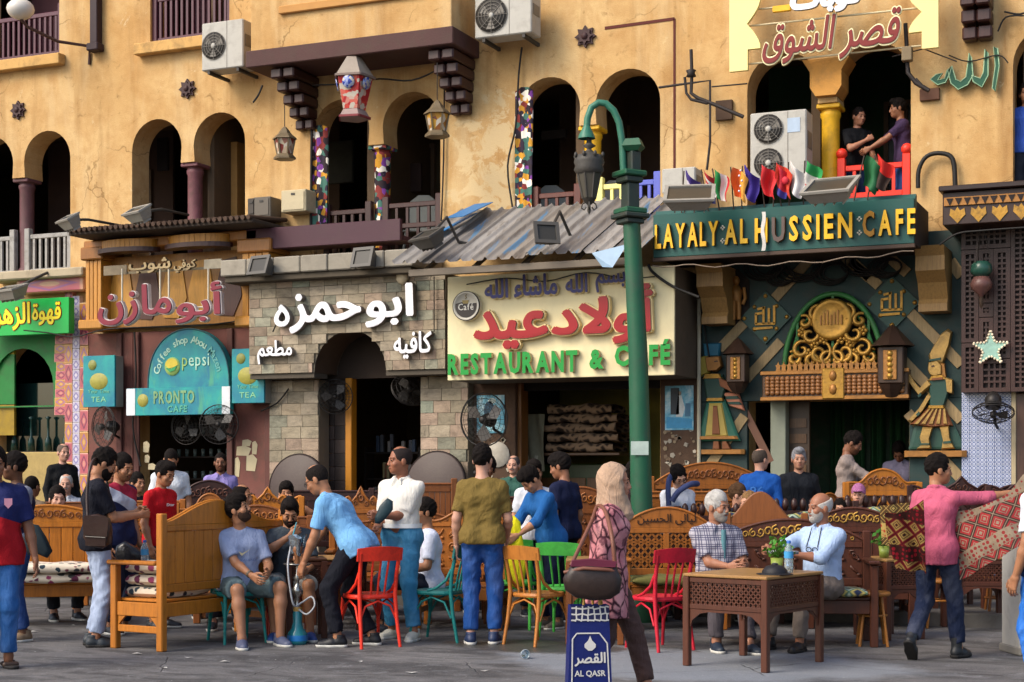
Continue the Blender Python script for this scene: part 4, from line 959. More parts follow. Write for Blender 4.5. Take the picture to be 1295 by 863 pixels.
# hanging lamp and lit star
x, z = fac(1241, 348, .6); hl = thing('hanging_lamp', 'small green glass hanging lamp in front of the dark lattice', 'lamp', (x, -.6, z))
part('lamp_glass', MB().lathe([(.0, -.02), (.08, -.02), (.13, .04), (.12, .12), (.08, .16)], (0, 0, 0), 12), mat('#25483d', .25, .2), hl)
part('lamp_body', MB().lathe([(.02, -.26), (.03, -.24), (.12, -.16), (.13, -.1), (.09, -.022), (0, -.021)], (0, 0, 0), 12), mat('#5d3f3a', .4, .2), hl)
part('lamp_finial', MB().lathe([(0, -.4), (.025, -.36), (.02, -.3), (.03, -.262)], (0, 0, 0), 8), mat('#3a2c22', .4), hl)
for k in range(3):
    a = 2*PI*k/3; part('chain', MB().tube([(.11*math.cos(a), .11*math.sin(a), .14), (.03*math.cos(a), .03*math.sin(a), .55), (0, 0, .62)], .006, 4), mat('#2a2018', .5), hl)
x, z = fac(1253, 441, .45); sr = thing('star_ornament', 'five pointed star ornament studded with small lights', 'ornament', (x, -.45, z))
pts = [((.22 if k % 2 == 0 else .09)*math.cos(PI/2+PI*k/5), (.22 if k % 2 == 0 else .09)*math.sin(PI/2+PI*k/5)) for k in range(10)]
part('star_board', MB().prism(pts, -.02, .02), mat('#8fb5a5', .4, .4, 25), sr)
for a, b in zip(pts, pts[1:]+pts[:1]):
    for q in range(4):
        f = (q+.5)/4; part('bulb', MB().ball((a[0]+(b[0]-a[0])*f, -.025, a[1]+(b[1]-a[1])*f), .016, 6), mat('#e9d7b8', .3), sr)
# ================================================================== SIGNS
GREEN = mat('#13a546', .4, .12, 3, .05, dirt=.15); YLW = mat('#f0d91c', .45, .08, 3, 0)
def board(name, label, px0, px1, yt, yb, n, dep, m, side=None, bev=.012, parent_kind='sign'):
    xm_ = (px0+px1)/2; x0, x1 = fx(px0, n), fx(px1, n); z1, z0 = fz(xm_, yt, n), fz(xm_, yb, n)
    r = thing(name, label, 'sign', ((x0+x1)/2, -n, z0)); part('board', MB().box(x0, x1, -n, -n+.04, z0, z1, bev=.006), m, r, True)
    if dep > .05: part('casing', MB().box(x0+.004, x1-.004, -n+.042, -n+dep, z0+.004, z1-.004, bev=.004), side or m, r, True)
    return r, x0, x1, z0, z1
r, x0, x1, z0, z1 = board('cafe_sign', 'bright green sign with yellow Arabic lettering over the tiled cafe', -34, 87, 379, 424, .45, .14, GREEN)
REDL = mat('#8a2318', .5); h = z1-z0
word('lettering', 'قهوة', x1-.70, x1-.14, z0+h*.25, z1-h*.12, .452, .014, YLW, REDL, r, .03, bold_back=.05, mback=REDL)
word('lettering', 'الزهراء', x0+.2, x1-.74, z0+h*.14, z1-h*.08, .452, .014, YLW, REDL, r, .03, bold_back=.05, mback=REDL)
# coffee shop channel letters on rods
x, z = fac(207, 388, .75); r = thing('channel_letter_sign', 'dark pink raised Arabic letters with white neon edging on thin rods', 'sign', (x, -.75, z))
PK = mat('#7a1c30', .45, .2, 5, .1, dirt=.25); WN = mat('#cfc4c0', .4)
def pword(text, pa, pb, yt, yb, n, dep, m, side, parent, **kw):
    pm = (pa+pb)/2; return word('lettering', text, fx(pa, n), fx(pb, n), fz(pm, yb, n), fz(pm, yt, n), n, dep, m, side, parent, **kw)
pword('أبو', 226, 285, 358, 409, .8, .09, PK, mat('#4a2228', .6), r, bold=.026, bold_back=.04, mback=WN)
pword('مازن', 128, 221, 361, 411, .8, .09, PK, mat('#4a2228', .6), r, bold=.026, bold_back=.04, mback=WN)
for px_ in (154, 202, 213, 263): xx = fx(px_, .75); part('rod', MB().tube([(xx, -.74, fz(px_, 398, .75)), (xx, -.74, fz(px_, 340, .75))], .014, 6), mat('#c9bfa8', .5), r, True)
part('rod', MB().tube([(fx(180, .75), -.742, fz(180, 391, .75)), (fx(272, .75), -.742, fz(272, 388, .75))], .014, 6), mat('#c9bfa8', .5), r, True)
x, z = fac(215, 338, .7); r = thing('small_letter_sign', 'row of small weathered tan Arabic letters above the pink letter sign', 'sign', (x, -.7, z))
TL = mat('#a08c66', .6, .3, 5)
pword('كوفي', 222, 250, 329, 345, .72, .05, TL, mat('#5a4a33', .6), r, bold=.03); pword('شوب', 165, 218, 327, 346, .72, .05, TL, mat('#5a4a33', .6), r, bold=.03)
part('backing_strip', MB().box(fx(131, .68), fx(160, .68), -.68, -.66, fz(145, 348, .68), fz(145, 336, .68)), mat('#7d705a', .7, .4, 12), r, True); part('backing_strip', MB().box(fx(258, .68), fx(280, .68), -.68, -.66, fz(268, 340, .68), fz(268, 328, .68)), mat('#9a917d', .7, .4, 12), r, True)
part('rail', MB().box(fx(131, .66), fx(280, .66), -.655, -.64, fz(205, 344, .66), fz(205, 341, .66)), mat('#8a7d62', .6), r, True)
# faded teal drinks signs
def teal(k=1.0):
    t = NT(bpy.data.materials.new('faded_sign')); v = t.co(); o = t.mix(t.ramp(t.noise(1.6, 6, .6, v, .3), [(.4, 0), (.65, 1)]), C('#0f6d84'), C('#1c9a8e'))
    o = t.mix(t.math('MULTIPLY', t.ramp(t.noise(4, 7, .7, t.co((1, 1, .4)), .4), [(.55, 0), (.7, 1)]), .6), o, C('#4f9d6a')); return t.out(o, .45, 0, .4)
TEAL = teal(); GLD = mat('#8f8a3c', .5, .5, 14); FADE = mat('#a8cdb8', .5, .3, 20); FADY = mat('#8fae62', .5, .3, 20)
xm_ = fx(239, .35); x0, x1 = fx(187, .35), fx(290, .35); zb_ = fz(239, 491, .35); zt_ = fz(239, 416, .35); hw = (x1-x0)/2; xc_ = (x0+x1)/2
r = thing('arched_sign', 'faded blue half round coffee shop sign above the dark doorway', 'sign', (xc_, -.35, zb_))
el = [(xc_+hw*math.cos(PI*k/24), zb_+(zt_-zb_)*math.sin(PI*k/24)**.8) for k in range(25)]
part('board', MB().prism(el, -.35, -.22), TEAL, r, True)
part('rim', MB().tube([(a, -.35, b) for a, b in el], .012, 6), mat('#1d4d55', .5), r, True)
tx = 'Coffee shop Abou Mazen'; n_ = len(tx)
for i, ch in enumerate(tx):
    if ch == ' ': continue
    f = (i+.5)/n_; a = PI*(1-f)*.86+PI*.07; a_, fs_ = glyphs(ch, .02, .015); lo, hi = a_.min(0), a_.max(0); s_ = .155
    P = Vector((xc_+hw*.80*math.cos(a), -.352, zb_+.1+(zt_-zb_-.1)*.80*math.sin(a))); rot = a-PI/2
    M = Matrix.Translation(P) @ Matrix.Rotation(-rot, 4, 'Y'); g = MB()
    g.add([((p[0]-(lo[0]+hi[0])/2)*s_, -(p[2]+.01)*.3, (p[1]-.35)*s_) for p in a_], fs_, False, M); part('letter', g, FADE if i < 17 else mat('#63a89f', .5), r, True)
ex, ez = xc_-.28, zb_+.33
part('emblem', MB().lathe([(0, .02), (.13, .018), (.14, 0)], (0, 0, 0), 20, Matrix.Translation((ex, -.352, ez)) @ Matrix.Rotation(PI/2, 4, 'X')), FADY, r, True)
part('emblem_top', MB().prism([(ex+.115*math.cos(a), ez+.02+.1*math.sin(a)) for a in [PI*.0+PI*k/10 for k in range(11)]]+[(ex-.05, ez-.03), (ex+.04, ez-.01)], -.378, -.371), mat('#c9b53c', .5, .3, 12), r, True)
part('emblem_wave', MB().prism([(ex-.1, ez-.02), (ex, ez-.035), (ex+.1, ez+.01), (ex+.06, ez-.06), (ex-.03, ez-.085)], -.381, -.3785), mat('#2e8f55', .5), r, True)
latin('pepsi', xc_-.1, xc_+.38, ez-.0, ez+.19, .352, .01, lambda i, ch: FADY if i == 0 else FADE, None, r, bold=.0)
r, x0, x1, z0, z1 = board('faded_sign', 'long faded teal sign with white ends under the half round sign', 160, 291, 490, 525, .5, .1, TEAL)
WEND = mat('#c9cdd0', .5, .1, 4, dirt=.2)
for a, b in ((x0, x0+.16), (x1-.14, x1)): part('white_end', MB().box(a, b, -.506, -.501, z0+.005, z1-.005), WEND, r, True)
h = z1-z0; latin('PRONTO', x0+.5, x1-.62, z0+h*.42, z1-h*.12, .501, .008, mat('#6f9468', .5, .5, 15), None, r, bold=.03); latin('CAFE', x0+.75, x1-.75, z0+h*.1, z0+h*.34, .501, .008, mat('#4f9d84', .5, .3, 15), None, r, bold=.02)
part('emblem', MB().lathe([(0, .012), (.09, .01), (.1, 0)], (0, 0, 0), 14, Matrix.Translation((x0+.3, -.501, z0+h*.55)) @ Matrix.Rotation(PI/2, 4, 'X')), GLD, r, True)
for (a, b, yt, yb, lb) in ((105, 145, 450, 515, 'small upright teal sign with gold emblem beside the pink tiles'), (293, 334, 441, 510, 'small upright teal sign with gold emblem at the left edge of the stone cafe front')):
    r, x0, x1, z0, z1 = board('upright_sign', lb, a, b, yt, yb, .5, .22, TEAL, mat('#8f8a80', .6)); h = z1-z0; xm_ = (x0+x1)/2
    part('emblem', MB().lathe([(0, .015), (.15, .012), (.17, 0)], (0, 0, 0), 18, Matrix.Translation((xm_, -.501, z0+h*.5)) @ Matrix.Rotation(PI/2, 4, 'X') @ Matrix.Diagonal((1, .75, 1, 1))), GLD, r, True)
    part('emblem', MB().lathe([(0, .012), (.07, .01), (.08, 0)], (0, 0, 0), 14, Matrix.Translation((xm_-.12, -.501, z0+h*.82)) @ Matrix.Rotation(PI/2, 4, 'X')), mat('#7a7d3c', .5, .5, 14), r, True)
    latin('Your Time', x0+.1, x1-.1, z0+h*.27, z0+h*.34, .501, .006, mat('#6fae8c', .5), None, r, bold=.0); latin('TEA', xm_-.14, xm_+.14, z0+h*.1, z0+h*.2, .501, .006, mat('#7fb88c', .5), None, r, bold=.0)
# white lettering on the stone front
WH = mat('#e6e6ea', .35, .05, 3, 0); WS = mat('#7a7168', .6, .2)
x, z = fac(440, 390, .76); r = thing('white_letter_sign', 'large white raised Arabic letters on the stone cafe front', 'sign', (x, -.72, z))
pword('ابو', 466, 527, 360, 414, .72, .1, WH, WS, r, bold=.036); pword('حمز', 370, 461, 371, 421, .72, .1, WH, WS, r, bold=.036); pword('ه', 351, 371, 386, 414, .72, .1, WH, WS, r, bold=.02)
x, z = fac(350, 450, .76); r = thing('white_word_sign', 'small white Arabic word at the lower left of the stone front', 'sign', (x, -.72, z)); pword('مطعم', 329, 373, 431, 461, .72, .08, WH, WS, r, bold=.03)
x, z = fac(525, 440, .76); r = thing('white_word_sign', 'small white Arabic word at the lower right of the stone front', 'sign', (x, -.72, z)); pword('كافيه', 501, 549, 420, 454, .72, .08, WH, WS, r, bold=.03)
part('ornament', MB().ball((fx(509, .74), -.74, fz(509, 351, .74)), (.1, .06, .1), 10), mat('#b8a98c', .7, .3), r, True)
# cream restaurant sign
CREAM = mat('#d9cda2', .5, .12, 1.6, .06, dirt=.28, stretch=(1, 1, .45), dirtc=(.35, .27, .16))
n = 1.15; r, x0, x1, z0, z1 = board('restaurant_sign', 'large cream restaurant sign with red Arabic and green English lettering', 566, 853, 343, 478, n, 1.05, CREAM, mat('#5f5142', .75, .3, 3, .3, dirt=.5))
RED = mat('#96101a', .35, .1, 4, 0); BRS = mat('#6a5540', .5); CRE2 = mat('#dfc68e', .5)
pword('عيد', 602, 697, 393, 442, n+.02, .1, RED, BRS, r, bold=.045, bold_back=.06, mback=CRE2); pword('أولاد', 700, 829, 362, 436, n+.02, .1, RED, BRS, r, bold=.045, bold_back=.06, mback=CRE2)
BLU = mat('#1d1f63', .4, .1, 4, 0)
for tx_, pa, pb, yt, yb in (('الله', 615, 645, 354, 378), ('ماشاء', 652, 707, 347, 376), ('الله', 717, 745, 347, 371), ('بسم', 755, 793, 345, 370)): pword(tx_, pa, pb, yt, yb, n+.01, .06, BLU, mat('#a58a55', .5), r, bold=.035, bold_back=.055, mback=mat('#d8c89a', .5))
GRL = mat('#0f8a34', .35, .1, 4, 0)
xa, xb = fx(568, n), fx(733, n); sl_ = 0
latin('RESTAURANT', xa+.02, xb, fz(650, 473, n)-0, fz(650, 446, n), n+.012, .07, GRL, mat('#b9a77e', .5), r, bold=.045)
latin('&', fx(748, n), fx(766, n), fz(757, 467, n), fz(757, 442, n), n+.012, .07, GRL, mat('#b9a77e', .5), r, bold=.045)
latin('CAFÉ', fx(780, n), fx(850, n), fz(815, 463, n), fz(815, 437, n), n+.012, .07, GRL, mat('#b9a77e', .5), r, bold=.045)
latin('s', fx(814, n), fx(822, n), fz(818, 374, n), fz(818, 364, n), n+.01, .03, RED, mat('#a58a55', .5), r, bold=.03)
x, z = fac(589, 387, n+.1); rc = thing('round_cafe_sign', 'round Cafe sign with a coffee cup on the corner of the cream sign', 'sign', (x, -n-.005, z)); Rx = Matrix.Translation((x, -n-.005, z)) @ Matrix.Rotation(PI/2, 4, 'X')
part('disc', MB().lathe([(0, .085), (.165, .085), (.165, .09), (.19, .09), (.195, .06), (.195, 0)], (0, 0, 0), 28, Rx), mat('#c9c4b5', .4, .1), rc, True)
BR = mat('#2e2724', .4)
part('rim', MB().lathe([(.186, .088), (.19, .096), (.197, .09), (.197, .07)], (0, 0, 0), 28, Rx), BR, rc, True)
part('lower_half', MB().prism([(x+.155*math.cos(a), z+.155*math.sin(a)) for a in [PI*.93+PI*1.14*k/16 for k in range(17)]]+[(x+.05, z+.03), (x-.05, z+.055)], -n-.094, -n-.0905), BR, rc, True)
part('cup', MB().prism([(x-.055, z+.075), (x+.045, z+.075), (x+.03, z+.03), (x-.04, z+.03)], -n-.098, -n-.0945), mat('#8c7a45', .5), rc, True)
part('steam', MB().tube([(x-.01, -n-.095, z+.09), (x+.01, -n-.095, z+.11), (x-.008, -n-.095, z+.13), (x+.01, -n-.095, z+.15)], .006, 5), mat('#8c7a45', .5), rc, True)
latin('Café', x-.11, x+.11, z-.055, z+.03, n+.0945, .006, mat('#e2ded2', .4), None, rc, bold=.0)
# green cafe sign with flags
n = 1.3; SG = mat('#0f4a44', .45, .15, 2, .08, dirt=.2); SGD = mat('#2a2220', .7, .3, 3, .2)
r, x0, x1, z0, z1 = board('long_cafe_sign', 'long dark green sign with yellow English letters below the flags', 826, 1156, 261, 317, n, 1.1, SG, SGD)
YL = mat('#e8b21e', .4, .2, 5, .03, dirt=.15); YLS = mat('#7a4a10', .5); GRYL = mat('#5a4c46', .6); DYL = mat('#a8741c', .5, .3, 6)
part('top_bevel', MB().add([(x0, -n-.002, z1-.12), (x1, -n-.002, z1-.12), (x1, -n+.12, z1+.06), (x0, -n+.12, z1+.06), (x0, -n+.2, z1-.12), (x1, -n+.2, z1-.12), (x1, -n+.2, z1+.06), (x0, -n+.2, z1+.06)], [(0, 1, 2, 3), (0, 4, 5, 1), (2, 6, 7, 3), (1, 5, 6, 2), (0, 3, 7, 4), (4, 7, 6, 5)]), SG, r, True)
part('bottom_trim', MB().box(x0-.01, x1+.01, -n-.01, -n+.05, z0-.05, z0-.003, bev=.006), mat('#4a3a30', .7), r, True)
zl, zh = z0+.1, z0+.40
X = lambda p: fx(p, n)
latin('LAYALY', X(830), X(910), zl, zh, n+.002, .06, YL, YLS, r, bold=.03, gap=.16); latin('AL', X(918), X(947), zl+.005, zh+.005, n+.002, .06, YL, YLS, r, bold=.03, gap=.2)
latin('HUSSIEN', X(956), X(1079), zl, zh, n+.002, .06, lambda i, ch: GRYL if i == 1 else YL, YLS, r, bold=.03, gap=.22); latin('CAFE', X(1092), X(1162)-.03, zl, zh, n+.002, .06, lambda i, ch: DYL if i == 0 else YL, YLS, r, bold=.03, gap=.24)
xq = X(967); part('torn_tape', MB().sheet(lambda u, v: (xq-.02+.045*u+.01*math.sin(v*9), -n-.075-.006*math.sin(u*3+v*20), z0+.0+.47*v), 3, 14), mat('#cfcac2', .8, .3, 20), r, True)
for p in (914, 1087):
    for q in (.16, .32):
        for k in range(4): a = PI/2*k; part('flower_dot', MB().ball((X(p)+.02*math.cos(a), -n-.004, z0+q+.02*math.sin(a)), .013, 6), mat('#d9d3c0', .5), r, True)
part('string_light', MB().tube([(x0+(x1-x0)*k/24, -n-.02, z0-.1-.02*math.sin(k*1.3)-.06*math.sin(PI*k/24)) for k in range(25)], .008, 5), mat('#7a6a5a', .6), r, True)
# the red outlined name at the top right with its cream frame
x, z = fac(1050, 50, .35); r = thing('neon_name_sign', 'red Arabic calligraphy sign with cream neon outline above the two men', 'sign', (x, -.35, z))
RB = mat('#74150f', .45, .2, 5, .05); CN = mat('#f1e2b2', .4)
pword('قصر', 1062, 1140, 14, 72, .36, .05, RB, mat('#5a1a14', .5), r, bold=.022, shear=.25, bold_back=.05, mback=CN); pword('الشوق', 965, 1058, 24, 80, .36, .05, RB, mat('#5a1a14', .5), r, bold=.022, shear=.25, bold_back=.05, mback=CN)
pword('كوبات', 1000, 1092, -20, 18, .4, .06, mat('#dfe0e6', .35), WS, r, bold=.08)
part('yellow_tab', MB().box(fx(977, .4), fx(1000, .4), -.41, -.36, fz(988, 15, .4), fz(988, 7, .4), bev=.008), mat('#e2ab1a', .45), r, True)
for yq in (0, 20, 68): part('rod', MB().tube([(fx(940, .3), -.3, fz(940, yq+14, .3)), (fx(1165, .3), -.3, fz(1165, yq-10, .3))], .012, 6), mat('#c5b894', .5), r, True)
CRF = mat('#e9d88e', .45, .06, 2, 0)
xf, _ = fac(938, 50, .4)
zt_, zb_, zk = fz(938, -40, .4), fz(938, 90, .4), fz(938, 64, .4)
xe = fx(946, .4); xs = fx(923, .4)
pl = [(xs, zb_), (xe, zb_), (xe, zk), (fx(962, .4), zk)]+[(fx(945+17*abs(math.cos(PI*k/12))-0, .4) if k > 0 else fx(962, .4), zk+(zt_-zk)*.62*k/12) for k in range(1, 12)]+[(fx(964, .4), zt_), (xs, zt_)]
part('cut_frame', MB().prism(pl, -.42, -.36), CRF, r, True)
zt_, zb_, zk = fz(1170, -40, .4), fz(1170, 62, .4), fz(1170, 40, .4); xs = fx(1166, .4); xe = fx(1187, .4)
pl = [(xs, zb_), (xe, zb_), (xe, zt_), (fx(1152, .4), zt_)]+[(fx(1166-17*abs(math.cos(PI*k/12)), .4), zk+(zt_-zk)*.62*k/12) for k in range(11, 0, -1)]+[(fx(1150, .4), zk), (xs, zk)]
part('cut_frame', MB().prism(pl, -.42, -.36), CRF, r, True)
# green word
x, z = fac(1222, 88, .08); r = thing('green_word_sign', 'dark green Arabic word fixed to the bare yellow wall', 'sign', (x, -.06, z))
GD = mat('#0e4a33', .5, .2, 4); 
for pts in ([(1257, 60), (1262, 62), (1264, 84), (1259, 116), (1255, 112), (1259, 84)], [(1246, 63), (1250, 68), (1250, 96), (1242, 111), (1231, 104), (1229, 96), (1240, 100), (1244, 92)], [(1226, 68), (1229, 74), (1231, 96), (1224, 108), (1212, 114), (1203, 106), (1199, 90), (1204, 84), (1209, 101), (1215, 104), (1222, 98)], [(1204, 84), (1201, 95), (1196, 105), (1186, 108), (1177, 101), (1184, 95), (1192, 93), (1186, 102), (1195, 100), (1198, 90)]):
    P = [fac(a, b, .08) for a, b in pts]
    ar_ = sum(P[i][0]*P[(i+1) % len(P)][1]-P[(i+1) % len(P)][0]*P[i][1] for i in range(len(P)))
    if ar_ < 0: P = P[::-1]
    lt = part('lettering', MB().prism(P, -.1, -.05), GD, r, True)
    part('outline', MB().tube([(a, -.1, b) for a, b in P+P[:1]], .008, 5), mat('#8fae8a', .5), lt, True)
# ================================================================== FIXTURES ON THE BUILDING
ACW = mat('#a9a69d', .5, .12, 4, .1, dirt=.35); ACD = mat('#3a3733', .6, .2); ACM = mat('#6f6a62', .5, .2)
def aircon(label, px_, py_, n, w_, h_, d_, fans=1, bracket=True, m=ACW, fpos=.3):
    x, z = fac(px_, py_, n); r = thing('air_conditioner', label, 'air conditioner', (x, -n, z-h_/2), 0, 'air conditioners on the facade')
    part('casing', MB().box(-w_/2, w_/2, 0, d_, 0, h_, bev=.015), m, r)
    for k in range(fans):
        cz = h_*(k+.5)/fans; cx = -w_/2+w_*fpos; rr = min(h_/fans*.43, w_*.28)
        T = Matrix.Translation((cx, -.004, cz)) @ Matrix.Rotation(PI/2, 4, 'X')
        part('fan_opening', MB().lathe([(0, .002), (rr, .002), (rr, -.01)], (0, 0, 0), 24, T), ACD, r)
        g = MB()
        for q in range(5): g.tube([(cx+rr*(q+1)/5*math.cos(2*PI*k_/20), -.016, cz+rr*(q+1)/5*math.sin(2*PI*k_/20)) for k_ in range(21)], .004, 4, False)
        for q in range(8): a = 2*PI*q/8; g.tube([(cx, -.018, cz), (cx+rr*math.cos(a), -.016, cz+rr*math.sin(a))], .004, 4)
        part('fan_grille', g, ACM, r, kind='stuff')
        for q in range(3):
            a = 2*PI*q/3+.4; part('fan_blade', MB().add([(cx+.03*math.cos(a), -.007, cz+.03*math.sin(a)), (cx+rr*.85*math.cos(a-.3), -.006, cz+rr*.85*math.sin(a-.3)), (cx+rr*.85*math.cos(a+.4), -.011, cz+rr*.85*math.sin(a+.4))], [(0, 1, 2)]), ACM, r)
        part('hub', MB().ball((cx, -.02, cz), (.04, .015, .04), 8), ACW, r)
    part('seam', MB().box(-w_/2+w_*fpos*2+.005, -w_/2+w_*fpos*2+.012, -.004, .002, .01, h_-.01), ACM, r)
    part('service_panel', MB().box(w_/2-.012, w_/2+.006, .05, d_-.06, h_*.45, h_*.7), ACM, r)
    if bracket:
        for s_ in (-1, 1): part('bracket', MB().box(s_*w_*.35-.02, s_*w_*.35+.02, .02, n-.004, -.05, -.004), ACD, r)
    return r
aircon('weathered grey air conditioner by the left end of the projecting bay', 281, 57, .55, .72, .7, .33)
aircon('white air conditioner mounted right of the projecting bay', 636, 18, .55, .84, .58, .33)
r = aircon('tall white air conditioner with two fans beside the yellow pillar', 984, 184, .5, .72, .86, .35, 2, fpos=.33)
part('badge', MB().box(.12, .28, -.006, -.001, .58, .76), mat('#9fb0c2', .5), r)
r = aircon('old grey air conditioner box left of the flags', 858, 228, .55, .45, .32, .35, 0)
for (px_, py_, w_, h_, lb, c) in ((371, 254, .42, .32, 'cream electrical box on the wall below a brass lantern', '#b5a888'), (331, 262, .3, .3, 'dark weathered metal box left of the cream electrical box', '#5d564c'), (318, 262, .14, .26, 'narrow dark box fixed beside the weathered metal box', '#3a332d')):
    x, z = fac(px_, py_, .3); r = thing('electrical_box', lb, 'electrical box', (x, -.3, z)); part('cabinet', MB().box(-w_/2, w_/2, 0, .296, -h_/2, h_/2, bev=.012), mat(c, .6, .2, 5, .1, dirt=.3), r)
    part('cover', MB().box(-w_/2+.03, w_/2-.03, -.012, -.001, -h_/2+.03, h_/2-.03, bev=.005), mat(c, .55, .15, 5, .1, dirt=.2), r); part('latch', MB().box(-.03, .03, -.02, -.0125, h_/2-.08, h_/2-.05), ACD, r)
# floodlights
FL = mat('#4d4a45', .5, .2, 5, .1, dirt=.3); FLL = mat('#8f8c84', .5, .2, 5, .1, dirt=.3); FGL = NT(bpy.data.materials.new('lamp_glass')).out(C('#3a3833'), .3, 0, .25)
def flood(label, px_, py_, n, w_, h_, tilt, yaw, arm=None, m=FL, dep=.14):
    x, z = fac(px_, py_, n); r = thing('floodlight', label, 'floodlight', (x, -n, z), 0, 'floodlights along the shop fronts')
    M = Matrix.Rotation(yaw, 4, 'Z') @ Matrix.Rotation(tilt, 4, 'X')
    part('housing', MB().add([(a*w_*f/2, d, b*h_*f/2) for d, f in ((0, 1), (dep, .7)) for a, b in ((-1, -1), (1, -1), (1, 1), (-1, 1))], [(0, 1, 2, 3), (7, 6, 5, 4), (0, 4, 5, 1), (1, 5, 6, 2), (2, 6, 7, 3), (3, 7, 4, 0)], False, M), m, r)
    part('rim', MB().prism(rect(-w_/2-.015, w_/2+.015, -h_/2-.015, h_/2+.015), -.03, -.002, M, holes=[rect(-w_/2+.03, w_/2-.03, -h_/2+.03, h_/2-.03)]), m, r)
    part('lens', MB().box(-w_/2+.031, w_/2-.031, -.012, -.003, -h_/2+.031, h_/2-.031, M), FGL, r)
    for k in range(4): part('cooling_fin', MB().box(-w_*.3+w_*.2*k-.006, -w_*.3+w_*.2*k+.006, dep+.001, dep+.04, -h_*.3, h_*.3, M), m, r)
    if arm:
        P = [Vector((0, dep*.5, 0))]+[Vector((fac(a, b, c)[0], -c, fac(a, b, c)[1]))-r.location for a, b, c in arm]
        part('arm', MB().tube(P, .022, 6), ACD, r)
    return r
flood('floodlight on an arm at the far left above the white railing', 86, 277, 1.5, .42, .2, -1.0, -.5, [(112, 278, 1.2), (150, 285, .4)], FLL)
flood('floodlight on an arm left of the paired arches pillar', 173, 267, 1.6, .45, .22, -1.0, -.4, [(205, 265, 1.2), (238, 272, .3)], FLL)
flood('small square floodlight on the left of the stone slab', 328, 336, 1.1, .34, .26, -.35, -.2, [(334, 332, .96)])
flood('small square floodlight on the right of the stone slab', 459, 326, 1.1, .32, .26, -.3, -.15, [(464, 320, .96)])
flood('floodlight on a bent arm at the left corner of the tin roof', 540, 298, 1.9, .44, .26, -1.0, -.5, [(565, 275, 1.5), (580, 306, 1.2), (612, 312, 1.1)])
flood('floodlight tilted on the middle of the tin roof', 691, 295, 1.9, .3, .26, -.3, .7, [(708, 268, 1.5), (722, 300, 1.2), (738, 298, 1.1)])
flood('big square floodlight hanging at the left end of the long green sign', 872, 246, 1.9, .58, .5, -1.05, .25, [(880, 240, 1.3), (884, 250, .4)], FLL)
flood('big square floodlight in front of the yellow pillar above the long green sign', 1050, 236, 1.9, .56, .5, -1.1, -.1, [(1050, 240, 1.3), (1050, 235, .4)], FLL)
flood('floodlight at the left edge above the green sign', 12, 366, .9, .6, .3, -1.2, -.3, [(45, 352, .7), (60, 345, .4)], FLL)
x, z = fac(26, 12, .9); r = thing('globe_lamp', 'round white globe lamp on a curved bracket at the top left window', 'lamp', (x, -.9, z))
part('globe', MB().ball((0, 0, 0), (.21, .21, .16), 16), mat('#c9c4bb', .3, .05), r); part('bracket_arm', MB().tube([(0, 0, -.15), (.05, .1, -.25), (.3, .5, -.4), (.62, .86, -.42), (.6, .88, -.7)], .025, 6), mat('#4a3028', .6), r)
# lanterns
def lantern(label, px_, py_, n, h_, w_, m, panel, chain=.5):
    x, z = fac(px_, py_, n); r = thing('lantern', label, 'lantern', (x, -n, z), .4)
    part('glass_body', MB().lathe([(w_*.32, -h_*.32), (w_*.45, h_*.1)], (0, 0, 0), 6, smooth=False), panel, r)
    for k in range(6):
        a = PI/3*k; part('rib', MB().bar((w_*.33*math.cos(a), w_*.33*math.sin(a), -h_*.32), (w_*.46*math.cos(a), w_*.46*math.sin(a), h_*.1), .02*w_/.3, .02*w_/.3), m, r)
    part('roof', MB().lathe([(w_*.56, h_*.1), (w_*.52, h_*.14), (w_*.3, h_*.26), (w_*.2, h_*.36), (.03, h_*.44), (0, h_*.48)], (0, 0, 0), 6, smooth=False), m, r)
    part('base', MB().lathe([(0, -h_*.48), (w_*.5, -h_*.47), (w_*.5, -h_*.42), (w_*.36, -h_*.325), (0, -h_*.32)], (0, 0, 0), 6, smooth=False), m, r)
    part('cord', MB().tube([(0, 0, h_*.46), (0, 0, h_*.48+chain)], .008, 4), CAB, r)
    return r
BRASS = mat('#6f6048', .5, .3, 9, .3, metal=.3, dirt=.4)
def glow(c1, c2, s_=9):
    t = NT(bpy.data.materials.new('coloured_panel')); vo = t.n('ShaderNodeTexVoronoi'); vo.inputs['Scale'].default_value = s_; t.l(t.co(), vo.inputs['Vector']); sp = t.n('ShaderNodeSeparateColor'); t.l(vo.outputs['Color'], sp.inputs[0])
    return t.out(t.ramp(sp.outputs[0], [(.3, C(c1)), (.55, C(c2)), (.8, C('#b9b0a0'))]), .4)
lantern('brass lantern with red and white panels left of the printed cloth', 360, 181, .8, .5, .32, BRASS, glow('#7a2a22', '#b9a98c', 14), .3)
lantern('brass lantern with yellow panels at the right bracket of the bay', 553, 150, .8, .54, .34, BRASS, glow('#b98a2c', '#6a3020', 12), .5)
